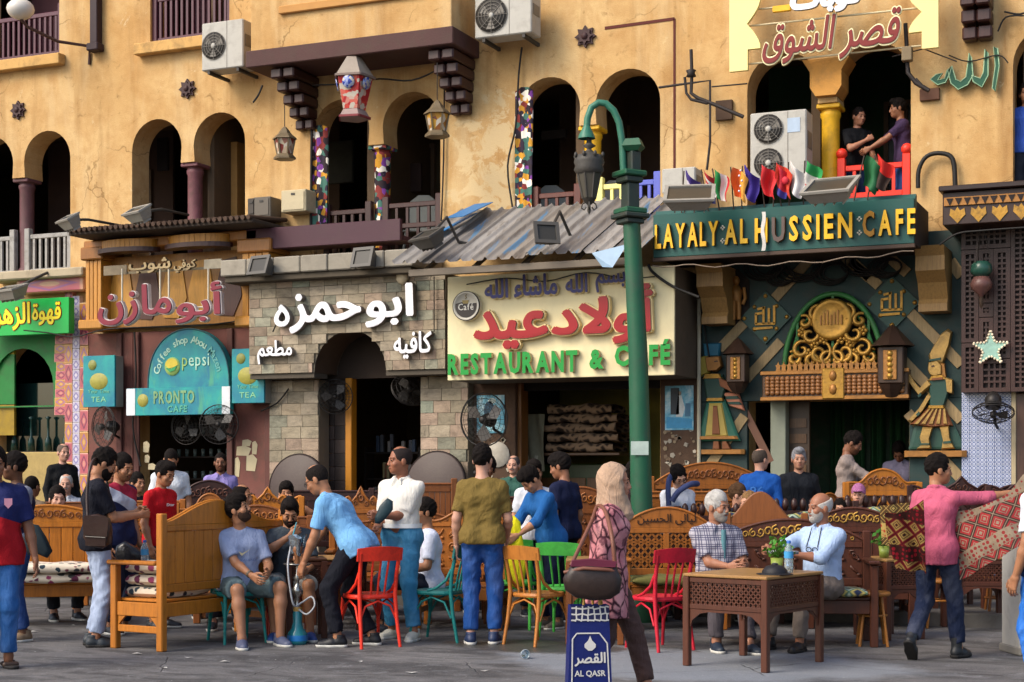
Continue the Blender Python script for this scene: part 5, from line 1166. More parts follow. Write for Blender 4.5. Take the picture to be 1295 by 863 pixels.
def fabric_lantern():
    x, z = fac(447, 117, .75); r = thing('lantern', 'large patterned red and blue fabric lantern hanging under the bay', 'lantern', (x, -.75, z), .5)
    pr = glow('#a8262c', '#c74a3a', 16); part('shade', MB().lathe([(.17, -.25), (.27, .2)], (0, 0, 0), 5, smooth=False), pr, r)
    part('roof', MB().lathe([(.3, .2), (.1, .5), (.0, .52)], (0, 0, 0), 5, smooth=False), mat('#8f8478', .8, .2), r); part('base', MB().lathe([(0, -.4), (.22, -.38), (.23, -.35), (.17, -.255)], (0, 0, 0), 5, smooth=False), mat('#8f7a74', .7), r)
    for k in range(5):
        a0, a1 = 2*PI*k/5, 2*PI*(k+1)/5; P = lambda a, rr, zz: Vector((rr*math.cos(a), rr*math.sin(a), zz)); am = (a0+a1)/2
        part('rim', MB().bar(P(a0, .3, .2), P(a1, .3, .2), .03, .03), mat('#7a6a62', .7), r); part('rim', MB().bar(P(a0, .23, -.36), P(a1, .23, -.36), .03, .03), mat('#7a2f34', .6), r)
        c = P(am, .225, .1); part('round_patch', MB().lathe([(0, .012), (.085, .01), (.09, 0)], (0, 0, 0), 14, Matrix.Translation(c) @ Matrix.Rotation(am, 4, 'Z') @ Matrix.Rotation(PI/2+.2, 4, 'Y')), glow('#2b3f95', '#8fa0d0', 30), r)
    part('cord', MB().tube([(0, 0, .5), (0, 0, .75)], .008, 4), CAB, r)
fabric_lantern()
# flags
def flag(label, px_, py_, cols, vert, lean, ln=.42, wd=.30):
    n = 1.22; x, z = fac(px_, 262-(px_-890)*.075, n); r = thing('flag', label, 'flag', (x, -n, z-.06), 0, 'small flags above the green sign')
    tp = Vector((-lean*.25, -.14, .5)); part('stick', MB().tube([(0, 0, 0), tp], .009, 5), mat('#4a4038', .6), r)
    g = MB(); nu, nv = 8, 8
    ph = rnd.random()*6
    def P(u, v): # u down the stick, v across and drooping
        b = tp*(1-.4*u); return (b.x+.03+.19*v-.05*u*v+.015*math.sin(u*6+ph), b.y-.03-.05*math.sin(v*7+ph)-.02*math.sin(u*5+v*4), b.z-.16*v*(1-.3*u)-.14*u-.02*math.sin(v*5+ph))
    g.sheet(P, nu, nv); o = part('cloth', g, [mat(c, .7, .1, 10, .05) for c in cols], r)
    for i, p in enumerate(o.data.polygons):
        iu, iv = divmod(i, nv); f = (iv/nv if vert else iu/nu); p.material_index = min(len(cols)-1, int(f*len(cols)))
    return o
flag('small purple and white flag in front of the old air conditioner box', 862, 240, ['#3a2a70', '#c8c0cc', '#5a2a60'], False, -.3)
flag('small red and white striped flag with a blue corner', 896, 240, ['#b02a30', '#d8d4d0', '#b02a30', '#d8d4d0', '#28305f', '#28305f'], False, .2)
flag('small flag in green white and red bands right beside the striped flag', 910, 240, ['#1f7a3d', '#d9d6cf', '#c0222c'], True, .2)
flag('small faded orange and yellow flag left of the dark blue starred flag', 928, 238, ['#d9622c', '#d99a3c'], True, .0)
o = flag('small dark blue flag with white stars', 938, 238, ['#34247a', '#3b2a85'], True, -.2)
for k in range(5): part('star', MB().ball((.03+.02*k % .05, -.23-.01*k, .18+.06*k % .25), .014, 6), mat('#d8d6e0', .6), o.parent)
flag('small red flag right of the starred blue flag', 967, 236, ['#c0282c', '#c83035'], True, .1); flag('small red and blue flag leaning right beside the plain red flag', 978, 236, ['#c02a3c', '#b02838', '#3a3a8a'], False, -.2)
flag('small orange red flag before the tall air conditioner', 988, 232, ['#d84a32', '#d0402c'], True, .2)
o = flag('small white flag with a red disc', 998, 238, ['#d8d5d2', '#d2cfcc'], True, -.1); part('disc', MB().ball((.0, -.2, .27), (.045, .02, .05), 10), mat('#b51f2f', .6), o.parent)
flag('small flag with green white and red stripes right of the red disc flag', 1016, 236, ['#2a8a48', '#dad7d0', '#c03030'], False, -.2)
flag('small dark green flag in front of the red balcony railing', 1080, 218, ['#1f5a33', '#24613a'], True, -.6); flag('small red flag in front of the red balcony railing', 1097, 216, ['#c82a22', '#3a2a22'], False, -.5)
# fans
FANM = mat('#2b2826', .45, .2, 5, 0, metal=.4)
def fan(label, px_, py_, n, rr, yaw, tilt=0, squash=1, m=FANM, blades='#4a4744'):
    x, z = fac(px_, py_, n); r = thing('wall_fan', label, 'fan', (x, -n, z), 0, 'wall fans over the cafe doors'); M = Matrix.Rotation(yaw, 4, 'Z') @ Matrix.Rotation(tilt, 4, 'X')
    g = MB()
    for s_ in (-1, 1):
        for q in range(1, 6):
            f = q/5; g.tube([(rr*f*math.cos(2*PI*k/24), s_*.09*math.sqrt(max(0, 1-f*f*.98)), rr*f*math.sin(2*PI*k/24)) for k in range(25)], .0035 if q < 5 else .007, 4, False, M)
        for q in range(28):
            a = 2*PI*q/28; g.tube([(rr*f*math.cos(a), s_*.09*math.sqrt(max(0, 1-f*f*.98)), rr*f*math.sin(a)) for f in (.15, .5, .8, 1)], .0022, 3, False, M)
    part('cage', g, m, r, kind='stuff')
    for q in range(3):
        a = 2*PI*q/3+px_
        pts = [(rr*.12*math.cos(a), 0, rr*.12*math.sin(a)), (rr*.6*math.cos(a-.4), -.02, rr*.6*math.sin(a-.4)), (rr*.85*math.cos(a), -.01, rr*.85*math.sin(a)), (rr*.7*math.cos(a+.5), .03, rr*.7*math.sin(a+.5))]
        part('blade', MB().add(pts+[(p[0], p[1]+.004, p[2]) for p in pts], [(0, 1, 2, 3), (7, 6, 5, 4)], True, M), mat(blades, .4, .1), r)
    part('hub', MB().ball((0, -.03, 0), (rr*.17, .05, rr*.17), 10, M), m, r); part('motor', MB().lathe([(0, 0), (.09, .02), (.1, .12), (.05, .2), (0, .2)], (0, 0, 0), 12, M @ Matrix.Translation((0, .06, 0)) @ Matrix.Rotation(-PI/2, 4, 'X')), m, r)
    e = M @ Vector((0, .24, 0)); part('arm', MB().tube([e, (e.x*.5, (n-.2)*.6, -.12), (0, n-.12 if n > .2 else n, -.18)], .02, 6), m, r)
fan('round wire wall fan below the small teal sign beside the pink tiles', 131, 540, .55, .31, -.35); fan('round wire wall fan at the right of the dark coffee shop doorway', 277, 537, .55, .29, .3)
fan('dark wire fan inside the dark coffee shop doorway', 236, 540, .1, .27, 0); fan('disc shaped fan turned sideways by the dark slate wall', 424, 502, .2, .25, .4); fan('fan tilted upward at the right of the stone cafe doorway', 517, 494, .15, .26, .9, -.6)
fan('large wire fan in front of the poster at the left of the restaurant', 612, 531, .7, .36, -.1, 0, 1, FANM, '#54504c'); fan('dark fan on the blue and white tiles', 1256, 522, .6, .24, .1, 1.15)
# posters
def poster(label, px0, px1, py0, py1, n, figs):
    x0, x1 = fx(px0, n), fx(px1, n); z0, z1 = fz((px0+px1)/2, py1, n), fz((px0+px1)/2, py0, n); r = thing('poster', label, 'poster', ((x0+x1)/2, -n, z0))
    t = NT(bpy.data.materials.new('poster_print')); v = t.co(); part('sheet', MB().box(x0, x1, -n, -n+.006, z0, z1), t.out(t.ramp(t.noise(5, 7, .65, v, .4), [(.3, C('#1d4f66')), (.5, C('#5fa3bb')), (.68, C('#b9cdd0'))]), .4), r, True)
    for pl, c in figs: part('printed_figure', MB().prism([(x0+(x1-x0)*a, z0+(z1-z0)*b) for a, b in pl], -n-.003, -n-.0005), mat(c, .45, .35, 14), r, True)
blob = lambda cx, cy, rx, ry, k=10: [(cx+rx*math.cos(2*PI*i/k), cy+ry*math.sin(2*PI*i/k)) for i in range(k)]
poster('faded blue poster behind the large wire fan', 603, 638, 500, 548, .135, [(blob(.45, .6, .2, .25), '#20445a'), ([(.1, .05), (.9, .05), (.75, .35), (.3, .4)], '#8fbccb'), (blob(.55, .85, .15, .08), '#b5c7c4')])
poster('blue poster of a seated robed figure on the right brown pier', 841, 877, 488, 544, .135, [([(.2, .35), (.2, .95), (.5, .95), (.5, .35)], '#1f2a35'), ([(.38, .3), (.62, .3), (.7, .5), (.58, .78), (.46, .78)], '#c5c9c6'), (blob(.52, .83, .06, .05), '#8a7a6a'), ([(.05, .04), (.95, .04), (.95, .25), (.05, .3)], '#2f86b0'), ([(.7, .3), (.9, .3), (.9, .6), (.72, .6)], '#3a6a86')])
x, z = fac(627, 575, .2); r = thing('round_sign', 'chipped white round plate on the left pier below the large fan', 'plate', (x, -.14, z)); part('disc', MB().lathe([(0, .01), (.17, .01), (.18, 0)], (0, 0, 0), 18, Matrix.Rotation(PI/2, 4, 'X')), mat('#a8a296', .5, .5, 9), r)
# folded blankets inside the restaurant
t = NT(bpy.data.materials.new('leopard_blanket')); vo = t.n('ShaderNodeTexVoronoi', feature='DISTANCE_TO_EDGE'); vo.inputs['Scale'].default_value = 9; t.l(t.co(), vo.inputs['Vector'])
BLK = t.out(t.mix(t.ramp(vo.outputs['Distance'], [(.08, 0), (.2, 1)]), C('#7d6650'), C('#2c211a')), .95)
for k in range(5):
    x, z = fac(740+4*(k % 2), 566-12*k, -.7); wd = (1.0, 1.05, 1.08, 1.02, .96)[k]; g = MB(); q_ = rnd.random()*6
    def P(u, v):
        a = 2*PI*v; cx = math.cos(a); sz = math.sin(a)
        return (-wd/2+wd*u, .3*math.copysign(abs(cx)**.5, cx), .066*math.copysign(abs(sz)**.6, sz)+.014*math.sin(u*9+q_+a)+.01*math.sin(u*23+q_))
    g.sheet(P, 24, 16); o = part('folded_blanket', g, BLK); o.location = (x, .75, z); tag(o, ['lowest', 'second lowest', 'middle', 'second from the top', 'topmost'][k]+' folded patterned blanket of the pile in the restaurant', 'blanket', 'pile of folded blankets')
x, z = fac(740, 572, -.7); tag(part('shelf', MB().box(x-.6, x+.6, .45, 1.15, z-.05, z-.01, bev=.008), wood('#4a3320')), 'wooden shelf carrying the pile of folded blankets', 'shelf')
# dark round tabletops leaning on the stone
for (px_, py_, lb) in ((376, 614, 'dark round tabletop leaning on the stone left of the doorway'), (551, 612, 'dark round tabletop leaning on the stone right of the doorway')):
    x, z = fac(px_, py_, .55); r = thing('round_tabletop', lb, 'tabletop', (x, -.55, z)); Mx = Matrix.Rotation(PI/2-.16, 4, 'X')
    part('top', MB().lathe([(0, .03), (.43, .03), (.45, .02), (.45, -.01), (.43, -.02), (0, -.02)], (0, 0, 0), 36, Mx), mat('#3a2b26', .5, .3, 4, .2, dirt=.4), r); part('rim', MB().lathe([(.446, .028), (.462, .02), (.462, -.016), (.446, -.02)], (0, 0, 0), 36, Mx), mat('#241b19', .45), r)
# antenna bracket and cables on the wall
x, z = fac(875, 110, .3); r = thing('cable_bracket', 'dark iron bracket with cables on the wall left of the tall air conditioner', 'bracket', (x, -.3, z)); IR = mat('#241d1b', .6, .3, 6, .2)
def wp(l, n=.25): return [Vector((fac(a, b, n)[0], -n, fac(a, b, n)[1])) for a, b in l]
for l, th in (([(874, 63), (875, 95), (874, 118), (882, 124), (905, 133), (940, 148)], .025), ([(833, 111), (868, 106), (898, 102), (898, 180), (894, 215)], .016), ([(866, 98), (868, 118), (874, 126), (895, 131)], .02), ([(900, 110), (945, 106)], .01)):
    part('iron_pipe', MB().tube(wp(l), th, 6), IR, r, True)
part('insulator', MB().lathe([(.0, 0), (.07, .01), (.05, .05), (.07, .09), (.0, .1)], tuple(wp([(874, 98)])[0]), 8), IR, r, True); part('mount_plate', MB().box(fx(905, .05), fx(926, .05), -.06, -.004, fz(915, 152, .05), fz(915, 127, .05), bev=.006), mat('#4a3525', .7), r, True)
x, z = fac(1150, 90, .3); r = thing('cable_bracket', 'rusty pipe and bracket right of the calligraphy sign', 'bracket', (x, -.3, z))
for l, th in (([(1145, 30), (1147, 65), (1148, 92), (1158, 105), (1175, 115)], .028), ([(1128, 72), (1168, 62), (1210, 78)], .008), ([(1158, 100), (1170, 113)], .02)): part('iron_pipe', MB().tube(wp(l), th, 6), IR, r, True)
part('junction', MB().box(fx(1141, .3), fx(1154, .3), -.36, -.24, fz(1147, 78, .3), fz(1147, 60, .3), bev=.01), mat('#7a6a50', .7), r, True); part('mount_plate', MB().box(fx(1163, .05), fx(1188, .05), -.06, -.004, fz(1175, 127, .05), fz(1175, 112, .05), bev=.006), mat('#5a3a28', .7), r, True)
for i, (l, n, th, lb) in enumerate([
    ([(395, 108), (394, 180), (393, 290)], .05, .02, 'dark cable running down the wall left of the printed cloth'),
    ([(562, 100), (561, 200), (558, 280)], .05, .012, 'thin cable down the wall right of the arches under the bay'),
    ([(660, 60), (656, 95), (652, 160), (642, 210), (648, 262)], .08, .014, 'tangled cable hanging below the white air conditioner'),
    ([(395, 108), (440, 106), (480, 100), (520, 102), (555, 88)], .35, .012, 'drooping cable under the projecting bay'),
    ([(1161, 238), (1162, 215), (1172, 198), (1190, 194), (1205, 202), (1208, 235)], .1, .03, 'thick black hose arching on the wall right of the red railing'),
    ([(1270, 15), (1290, 18), (1310, 10)], .1, .012, 'thin wire at the top right corner'), ([(1262, 40), (1272, 22), (1295, 20)], .1, .012, 'second wire at the top right corner below the thin one'),
    ([(1200, 70), (1225, 78), (1262, 70), (1275, 80)], .12, .008, 'thin wire above the green word sign'),
    ([(820, 335), (826, 345), (850, 362), (884, 376)], 1.2, .02, 'grey cable looping right of the cream sign'),
    ([(884, 378), (884, 480), (884, 606)], .2, .028, 'pale pipe running down between the restaurant and the gilded cafe'),
    ([(900, 470), (880, 330), (905, 322)], .2, .012, 'cable below the left end of the long green sign'),
    ([(345, 420), (352, 405), (362, 390)], .75, .01, 'short wire above the small white word on the left'),
    ([(549, 420), (549, 350)], .75, .008, 'wire hanging down the right side of the stone header'),
    ([(330, 520), (350, 510), (365, 492)], .35, .012, 'black cord at the left pier of the stone cafe'),
    ([(170, 420), (172, 480), (168, 540), (178, 590)], .25, .014, 'cable down the brown shop front'),
    ([(30, 418), (60, 421), (95, 426), (140, 416), (250, 412), (310, 405)], .55, .01, 'string of wire strung below the headers at the left'),
    ([(590, 360), (640, 352), (690, 356), (740, 345), (790, 352), (828, 350)], 1.2, .008, 'thin wire across the top of the cream sign'),
    ([(320, 130), (327, 120), (332, 108)], .7, .014, 'bent cable ends at the left bracket of the bay'),
    ([(1188, 310), (1210, 296), (1240, 292), (1295, 288)], .95, .012, 'string of wire hung under the eave at the right')]):
    P = [Vector((fac(a, b, n)[0], -n, fac(a, b, n)[1])) for a, b in l]; Q = []
    for k in range(len(P)-1):
        p0, p1, p2, p3 = P[max(k-1, 0)], P[k], P[k+1], P[min(k+2, len(P)-1)]
        for q in range(4):
            f = q/4; Q.append(.5*((2*p1)+(p2-p0)*f+(2*p0-5*p1+4*p2-p3)*f*f+(3*p1-p0-3*p2+p3)*f**3))
    Q.append(P[-1]); o = part('wall_cable' if 'pipe' not in lb else 'wall_pipe', MB().tube(Q, th, 6), CAB if 'pale' not in lb else mat('#b0a890', .6)); tag(o, lb, 'cable' if 'pipe' not in lb else 'pipe')
# ================================================================== STREET LAMP
LG = mat('#1b5238', .5, .25, 5, .2, dirt=.5, dirtc=(.05, .06, .045)); LGD = mat('#27332c', .5, .3, 8, .2, dirt=.4); T_ = 16.3
b0 = dp(812, 595, T_); b0.z = 0; lp = thing('street_lamp', 'tall green street lamp post with a hanging lantern on a curved arm', 'street lamp', tuple(b0))
L = lambda px_, py_, dt=0: dp(px_, py_, T_+dt)
top = L(798, 268); part('post', MB().tube([(b0.x, b0.y, 0), (b0.x, b0.y, 1.0), L(807, 450), top], [.125, .115, .1, .088], 20), LG, lp, True)
part('plinth', MB().lathe([(.26, 0), (.26, .25), (.2, .32), (.18, .6), (.14, .68), (.125, .7)], (0, 0, 0), 20), LG, lp)
def sq(px_, y0, y1, w_, name, m=LG):
    c0, c1 = L(px_, y1), L(px_, y0); M = Matrix.Translation(c0) @ Matrix.Rotation(TH+.5, 4, 'Z'); part(name, MB().box(-w_/2, w_/2, -w_/2, w_/2, 0, c1.z-c0.z, M, bev=.012), m, lp, True)
sq(797, 232, 264, .145, 'upper_shaft', LGD); sq(797, 264, 271, .26, 'lower_collar'); sq(797, 271, 277, .3, 'lower_collar', LGD); sq(797, 277, 284, .22, 'lower_collar', LGD)
sq(796, 217, 224, .27, 'upper_collar'); sq(796, 224, 232, .21, 'upper_collar', LGD); sq(801, 192, 217, .12, 'cap_neck', LGD)
c0 = L(801, 192); M = Matrix.Translation(c0) @ Matrix.Rotation(TH+.5, 4, 'Z'); part('cap', MB().lathe([(.085, 0), (.145, .05), (.1, .125), (0, .127)], (0, 0, 0), 4, M, smooth=False), LG, lp, True)
part('arm', MB().tube([L(789, 226), L(788, 205), L(787, 180), L(783, 155), L(776, 140), L(766, 131), L(757, 130), L(748, 136), L(743, 150), L(742, 165)], .036, 10), mat('#2f6a55', .45, .2, 6, .1, dirt=.2), lp, True)
c = L(742, 172); part('arm_bell', MB().lathe([(.09, -.03), (.085, .0), (.04, .09), (.03, .12)], tuple(c), 12), mat('#2f6a55', .45), lp, True)
c = L(745, 218); BZ = mat('#3d3a35', .55, .3, 9, .3, dirt=.3)
part('lamp_neck', MB().lathe([(.02, .38), (.03, .3), (.07, .27), (.02, .24), (.06, .2), (.12, .17)], tuple(c), 12), BZ, lp, True); part('lamp_crown', MB().lathe([(.0, .18), (.14, .17), (.16, .1), (.145, .06), (.16, .02), (.13, -.02)], tuple(c), 12), BZ, lp, True)
for k in range(8): a = 2*PI*k/8; part('crown_tip', MB().ball((c.x+.15*math.cos(a), c.y+.15*math.sin(a), c.z+.17), (.02, .02, .03), 6), BZ, lp, True)
part('lamp_glass', MB().lathe([(.125, -.02), (.07, -.27)], tuple(c), 8, smooth=False), NT(bpy.data.materials.new('smoky_glass')).out(C('#4a463c'), .2, 0, .6), lp, True)
for k in range(8): a = 2*PI*(k+.0)/8; part('glazing_bar', MB().bar((c.x+.127*math.cos(a), c.y+.127*math.sin(a), c.z-.02), (c.x+.072*math.cos(a), c.y+.072*math.sin(a), c.z-.27), .014, .014), BZ, lp, True)
part('lamp_finial', MB().lathe([(.075, -.27), (.05, -.31), (.015, -.34), (.02, -.4), (0, -.44)], tuple(c), 10), BZ, lp, True)
for k in range(4):
    a = PI/2*k+.4; part('scrollwork', MB().tube([(c.x+q*math.cos(a), c.y+q*math.sin(a), c.z-.3-h_) for q, h_ in ((.03, 0), (.07, .03), (.08, .07), (.05, .09), (.03, .06))], .008, 5), BZ, lp, True)
c = L(809, 567, -.115); part('sticker', MB().box(-.09, .09, -.006, 0, -.07, .07, Matrix.Translation(c) @ Matrix.Rotation(TH, 4, 'Z')), mat('#a9b8ae', .5, .3, 12), lp, True)
# ================================================================== PEOPLE: one smooth surface grown from joints
V = lambda *a: np.array(a, np.float32)
class SDF:
    def __init__(s, lo, hi, v):
        s.lo = np.array(lo, np.float32); s.v = v; s.n = np.maximum(4, np.ceil((np.array(hi)-s.lo)/v).astype(int)+1)
        s.ax = [s.lo[i]+v*np.arange(s.n[i], dtype=np.float32) for i in range(3)]; s.D = np.full(tuple(s.n), .3, np.float32)
    def sub(s, lo, hi):
        r = []
        for i in range(3):
            a = int(max(0, math.floor((lo[i]-s.lo[i])/s.v))); b = int(min(s.n[i], math.ceil((hi[i]-s.lo[i])/s.v)+1))
            if b <= a: return None
            r.append(slice(a, b))
        return tuple(r), np.meshgrid(*[s.ax[i][r[i]] for i in range(3)], indexing='ij', sparse=True)
    def put(s, sl, d, k):
        c = s.D[sl]
        if k <= 0: np.minimum(c, d, out=c); return
        h = np.clip(.5+.5*(d-c)/k, 0, 1); s.D[sl] = d*(1-h)+c*h-k*h*(1-h)
    def cap(s, a, b, ra, rb, k=.03, cut=None):
        a = np.asarray(a, np.float32); b = np.asarray(b, np.float32); m = max(ra, rb)+k+3*s.v
        q = s.sub(np.minimum(a, b)-m, np.maximum(a, b)+m)
        if q is None: return
        sl, (X, Y, Z) = q; ba = b-a; L = float(ba@ba)+1e-9
        h = np.clip(((X-a[0])*ba[0]+(Y-a[1])*ba[1]+(Z-a[2])*ba[2])/L, 0, 1)
        d = np.sqrt((X-a[0]-h*ba[0])**2+(Y-a[1]-h*ba[1])**2+(Z-a[2]-h*ba[2])**2)-(ra+(rb-ra)*h)
        if cut is not None:
            for (p, n) in cut: d = np.maximum(d, (X-p[0])*n[0]+(Y-p[1])*n[1]+(Z-p[2])*n[2])
        s.put(sl, d.astype(np.float32), k)
    def ell(s, c, r, k=.02, sub=False, cut=None, R=None):
        m = max(r)+k+3*s.v; q = s.sub(np.asarray(c)-m, np.asarray(c)+m)
        if q is None: return
        sl, (X, Y, Z) = q; x, y, z = X-c[0], Y-c[1], Z-c[2]
        if R is not None: x, y, z = (R[0][0]*x+R[0][1]*y+R[0][2]*z, R[1][0]*x+R[1][1]*y+R[1][2]*z, R[2][0]*x+R[2][1]*y+R[2][2]*z)
        k0 = np.sqrt((x/r[0])**2+(y/r[1])**2+(z/r[2])**2); k1 = np.sqrt((x/r[0]**2)**2+(y/r[1]**2)**2+(z/r[2]**2)**2)+1e-6
        d = k0*(k0-1)/k1
        if cut is not None:
            for (p, n) in cut: d = np.maximum(d, (X-p[0])*n[0]+(Y-p[1])*n[1]+(Z-p[2])*n[2])
        if sub: s.D[sl] = np.maximum(s.D[sl], -d)
        else: s.put(sl, d.astype(np.float32), k)
    def plane(s, p, n):
        X, Y, Z = np.meshgrid(*s.ax, indexing='ij', sparse=True)
        s.D = np.maximum(s.D, (X-p[0])*n[0]+(Y-p[1])*n[1]+(Z-p[2])*n[2]).astype(np.float32)
    def folds(s, amp, seed, f=55):
        rg = random.Random(seed); X, Y, Z = np.meshgrid(*s.ax, indexing='ij', sparse=True); t = 0
        for k in range(4):
            a = rg.uniform(0, 6.28); q = f*rg.uniform(.5, 1.2)
            w1 = np.sin(X*rg.uniform(4, 9)+Z*rg.uniform(4, 9)+rg.random()*6)*1.9
            t = t+np.sin(q*(X*math.cos(a)*.7+Y*math.sin(a)*.7+Z*rg.uniform(-.9, .9))+w1+rg.random()*6)
        s.D = (s.D+amp*(np.abs(t)*.8-1.0)).astype(np.float32)
    def mesh(s):
        D = s.D; nx, ny, nz = D.shape; D[0] = D[-1] = .1; D[:, 0] = D[:, -1] = .1; D[:, :, 0] = D[:, :, -1] = .1
        I = D < 0; acc = np.zeros((nx-1, ny-1, nz-1, 3), np.float32); cnt = np.zeros((nx-1, ny-1, nz-1), np.float32)
        faces = []; qs = []
        for ax in range(3):
            sl0 = [slice(None)]*3; sl1 = [slice(None)]*3; sl0[ax] = slice(0, -1); sl1[ax] = slice(1, None)
            a, b = I[tuple(sl0)], I[tuple(sl1)]; idx = np.argwhere(a != b)
            if len(idx) == 0: continue
            da = D[tuple(sl0)][tuple(idx.T)]; db = D[tuple(sl1)][tuple(idx.T)]; t = da/(da-db)
            p = idx.astype(np.float32); p[:, ax] += t
            o1, o2 = (ax+1) % 3, (ax+2) % 3; cells = []
            for d1, d2 in ((0, 0), (-1, 0), (-1, -1), (0, -1)):
                c = idx.copy(); c[:, o1] += d1; c[:, o2] += d2; cells.append(c)
                np.add.at(acc, tuple(c.T), p); np.add.at(cnt, tuple(c.T), 1)
            qs.append((cells, da < 0))
        act = cnt > 0; ids = -np.ones(cnt.shape, np.int64); ids[act] = np.arange(int(act.sum()))
        Vt = acc[act]/cnt[act][:, None]*s.v+s.lo
        for cells, fl in qs:
            q = np.stack([ids[tuple(c.T)] for c in cells], 1); q[~fl] = q[~fl][:, ::-1]; faces.append(q)
        return Vt, np.concatenate(faces) if faces else np.zeros((0, 4), int)
def np_mesh(name, parts_):      # several (V, F) -> one mesh
    vs = []; fs = []; b = 0
    for v, f in parts_: vs.append(v); fs.append(f+b); b += len(v)
    v = np.concatenate(vs).astype(np.float32); f = np.concatenate(fs).astype(np.int32)
    me = bpy.data.meshes.new(name); me.vertices.add(len(v)); me.vertices.foreach_set('co', v.ravel())
    me.loops.add(f.size); me.loops.foreach_set('vertex_index', f.ravel()); me.polygons.add(len(f))
    me.polygons.foreach_set('loop_start', np.arange(0, f.size, 4, dtype=np.int32)); me.polygons.foreach_set('loop_total', np.full(len(f), 4, np.int32))
    me.polygons.foreach_set('use_smooth', np.ones(len(f), bool)); me.update(); me.validate(); return me
def xf(vf, M):
    v, f = vf; A = np.array(M)[:3, :3]; t = np.array(M)[:3, 3]; w_ = v @ A.T+t
    return (w_, f[:, ::-1] if np.linalg.det(A) < 0 else f)
# ---- head pieces in their own frame: face looks to -y, eyes at z = 0
_cache = {}
def head_skin(kind, v=.0062):
    if ('h', kind, v) in _cache: return _cache['h', kind, v]
    w_ = {'m': 1, 'f': .94, 'w': 1.05}[kind]; s = SDF((-.12, -.16, -.24), (.12, .13, .17), v)
    s.ell((0, .012, .035), (.077*w_, .097, .098), 0); s.ell((0, -.028, -.045), (.061*w_, .068, .075), .03)
    s.ell((0, -.064, -.088), (.026*w_, .024, .022), .025)
    for q in (-1, 1):
        s.ell((q*.042, -.062, -.028), (.022, .02, .02), .02); s.ell((q*.08*w_, .012, -.008), (.010, .022, .034), .008)
        s.cap((q*.012, -.088, .028), (q*.045, -.078, .028), .009, .008, .014); s.ell((q*.032, -.1, .005), (.015, .016, .009), 0, True); s.ell((q*.032, -.078, .006), (.014, .013, .013), .004)
    s.cap((0, -.088, .02), (0, -.106, -.028), .009, .013, .012); s.ell((-.012, -.1, -.034), (.009, .011, .008), .008); s.ell((.012, -.1, -.034), (.009, .011, .008), .008)
    s.ell((0, -.088, -.058), (.024, .012, .006), .006); s.ell((0, -.087, -.069), (.02, .012, .006), .006)
    s.cap((0, .024, -.05), (0, .026, -.10), .052*w_, .051*w_, .03)
    _cache['h', kind, v] = s.mesh(); return _cache['h', kind, v]
def hair_mesh(style, w_=1):
    if ('hr', style) in _cache: return _cache['hr', style]
    s = SDF((-.17, -.18, -.32), (.17, .19, .2), .0068)
    up = [((0, -.086, .058), (0, -.55, -.83)), ]
    def shell(o, front=.055, fy=-.088, nape=-.07, ny=.085):
        n = np.array((0, -.42, -.91)); s.ell((0, .014+o*.5, .036+o*.45), (.077+o*.62, .097+o*.6, .098+o*.62), 0, cut=[((0, .09, nape), (0, -.3, -.95))])
        s.ell((0, -.108, front-.095), (.079, .078, .096), 0, True); s.ell((0, -.10, front-.16), (.10, .112, .11), 0, True)
    if style == 'short':
        shell(.015, .066, -.082); s.ell((0, .008, .082), (.064, .084, .07), .015, cut=[((0, -.08, .075), (0, -.4, -.92))])
        for q in (-1, 1): s.cap((q*.078, -.018, .03), (q*.077, -.024, -.014), .008, .005, .008)
    elif style == 'quiff':
        shell(.014, .068, -.08); s.ell((0, -.03, .105), (.06, .07, .045), .02); s.ell((0, -.06, .105), (.05, .035, .03), .02)
        for q in (-1, 1): s.cap((q*.079, -.01, .03), (q*.079, -.012, -.012), .008, .006, .006)
    elif style == 'buzz': shell(.006, .064)
    elif style == 'balding':
        shell(.008, .10, -.055, -.07); s.D = np.maximum(s.D, -(np.sqrt(((s.ax[0][:, None, None])/.052)**2+((s.ax[1][None, :, None]-.012)/.085)**2+((s.ax[2][None, None, :]-.14)/.06)**2)-1)*.05).astype(np.float32)
    elif style == 'bald':
        shell(.009, .03, -.05, -.07); s.plane((0, 0, .055), (0, -.35, .94))
    elif style == 'thick':
        shell(.02, .06, -.09, -.09); s.ell((0, -.01, .08), (.08, .1, .08), .02, cut=[((0, -.08, .06), (0, -.4, -.91))])
    elif style == 'long':
        shell(.016, .06, -.088, -.12); s.cap((0, .09, .02), (0, .1, -.2), .055, .05, .03)
        for q in (-1, 1): s.cap((q*.075, .0, .02), (q*.085, .0, -.16), .028, .03, .03)
    elif style == 'bun':
        shell(.014, .062, -.086, -.07); s.ell((0, .12, .04), (.05, .045, .05), .02)
        for q in (-1, 1): s.cap((q*.074, -.03, .03), (q*.07, -.035, -.07), .012, .007, .01)
    elif style == 'scarf':
        s.ell((0, .02, .035), (.098, .118, .118), 0, cut=[((0, -.062, .07), (0, -.93, -.36))]); s.cap((0, .03, -.04), (0, .02, -.2), .095, .115, .05, cut=[((0, -.075, -.1), (0, -.9, .45))])
        for q in (-1, 1): s.cap((q*.07, -.035, .03), (q*.055, -.05, -.1), .026, .028, .03)
        s.cap((0, -.05, -.125), (0, -.08, -.22), .05, .06, .04)
        s.folds(.004, 5, 75)
    elif style == 'cap':
        shell(.014, .05, -.09, -.02); s.ell((0, -.1, .05), (.06, .07, .012), .01)
    if style in ('short', 'quiff', 'thick', 'buzz', 'long', 'bun'): s.folds(.0042 if style != 'buzz' else .001, 3, 115)
    _cache['hr', style] = s.mesh(); return _cache['hr', style]
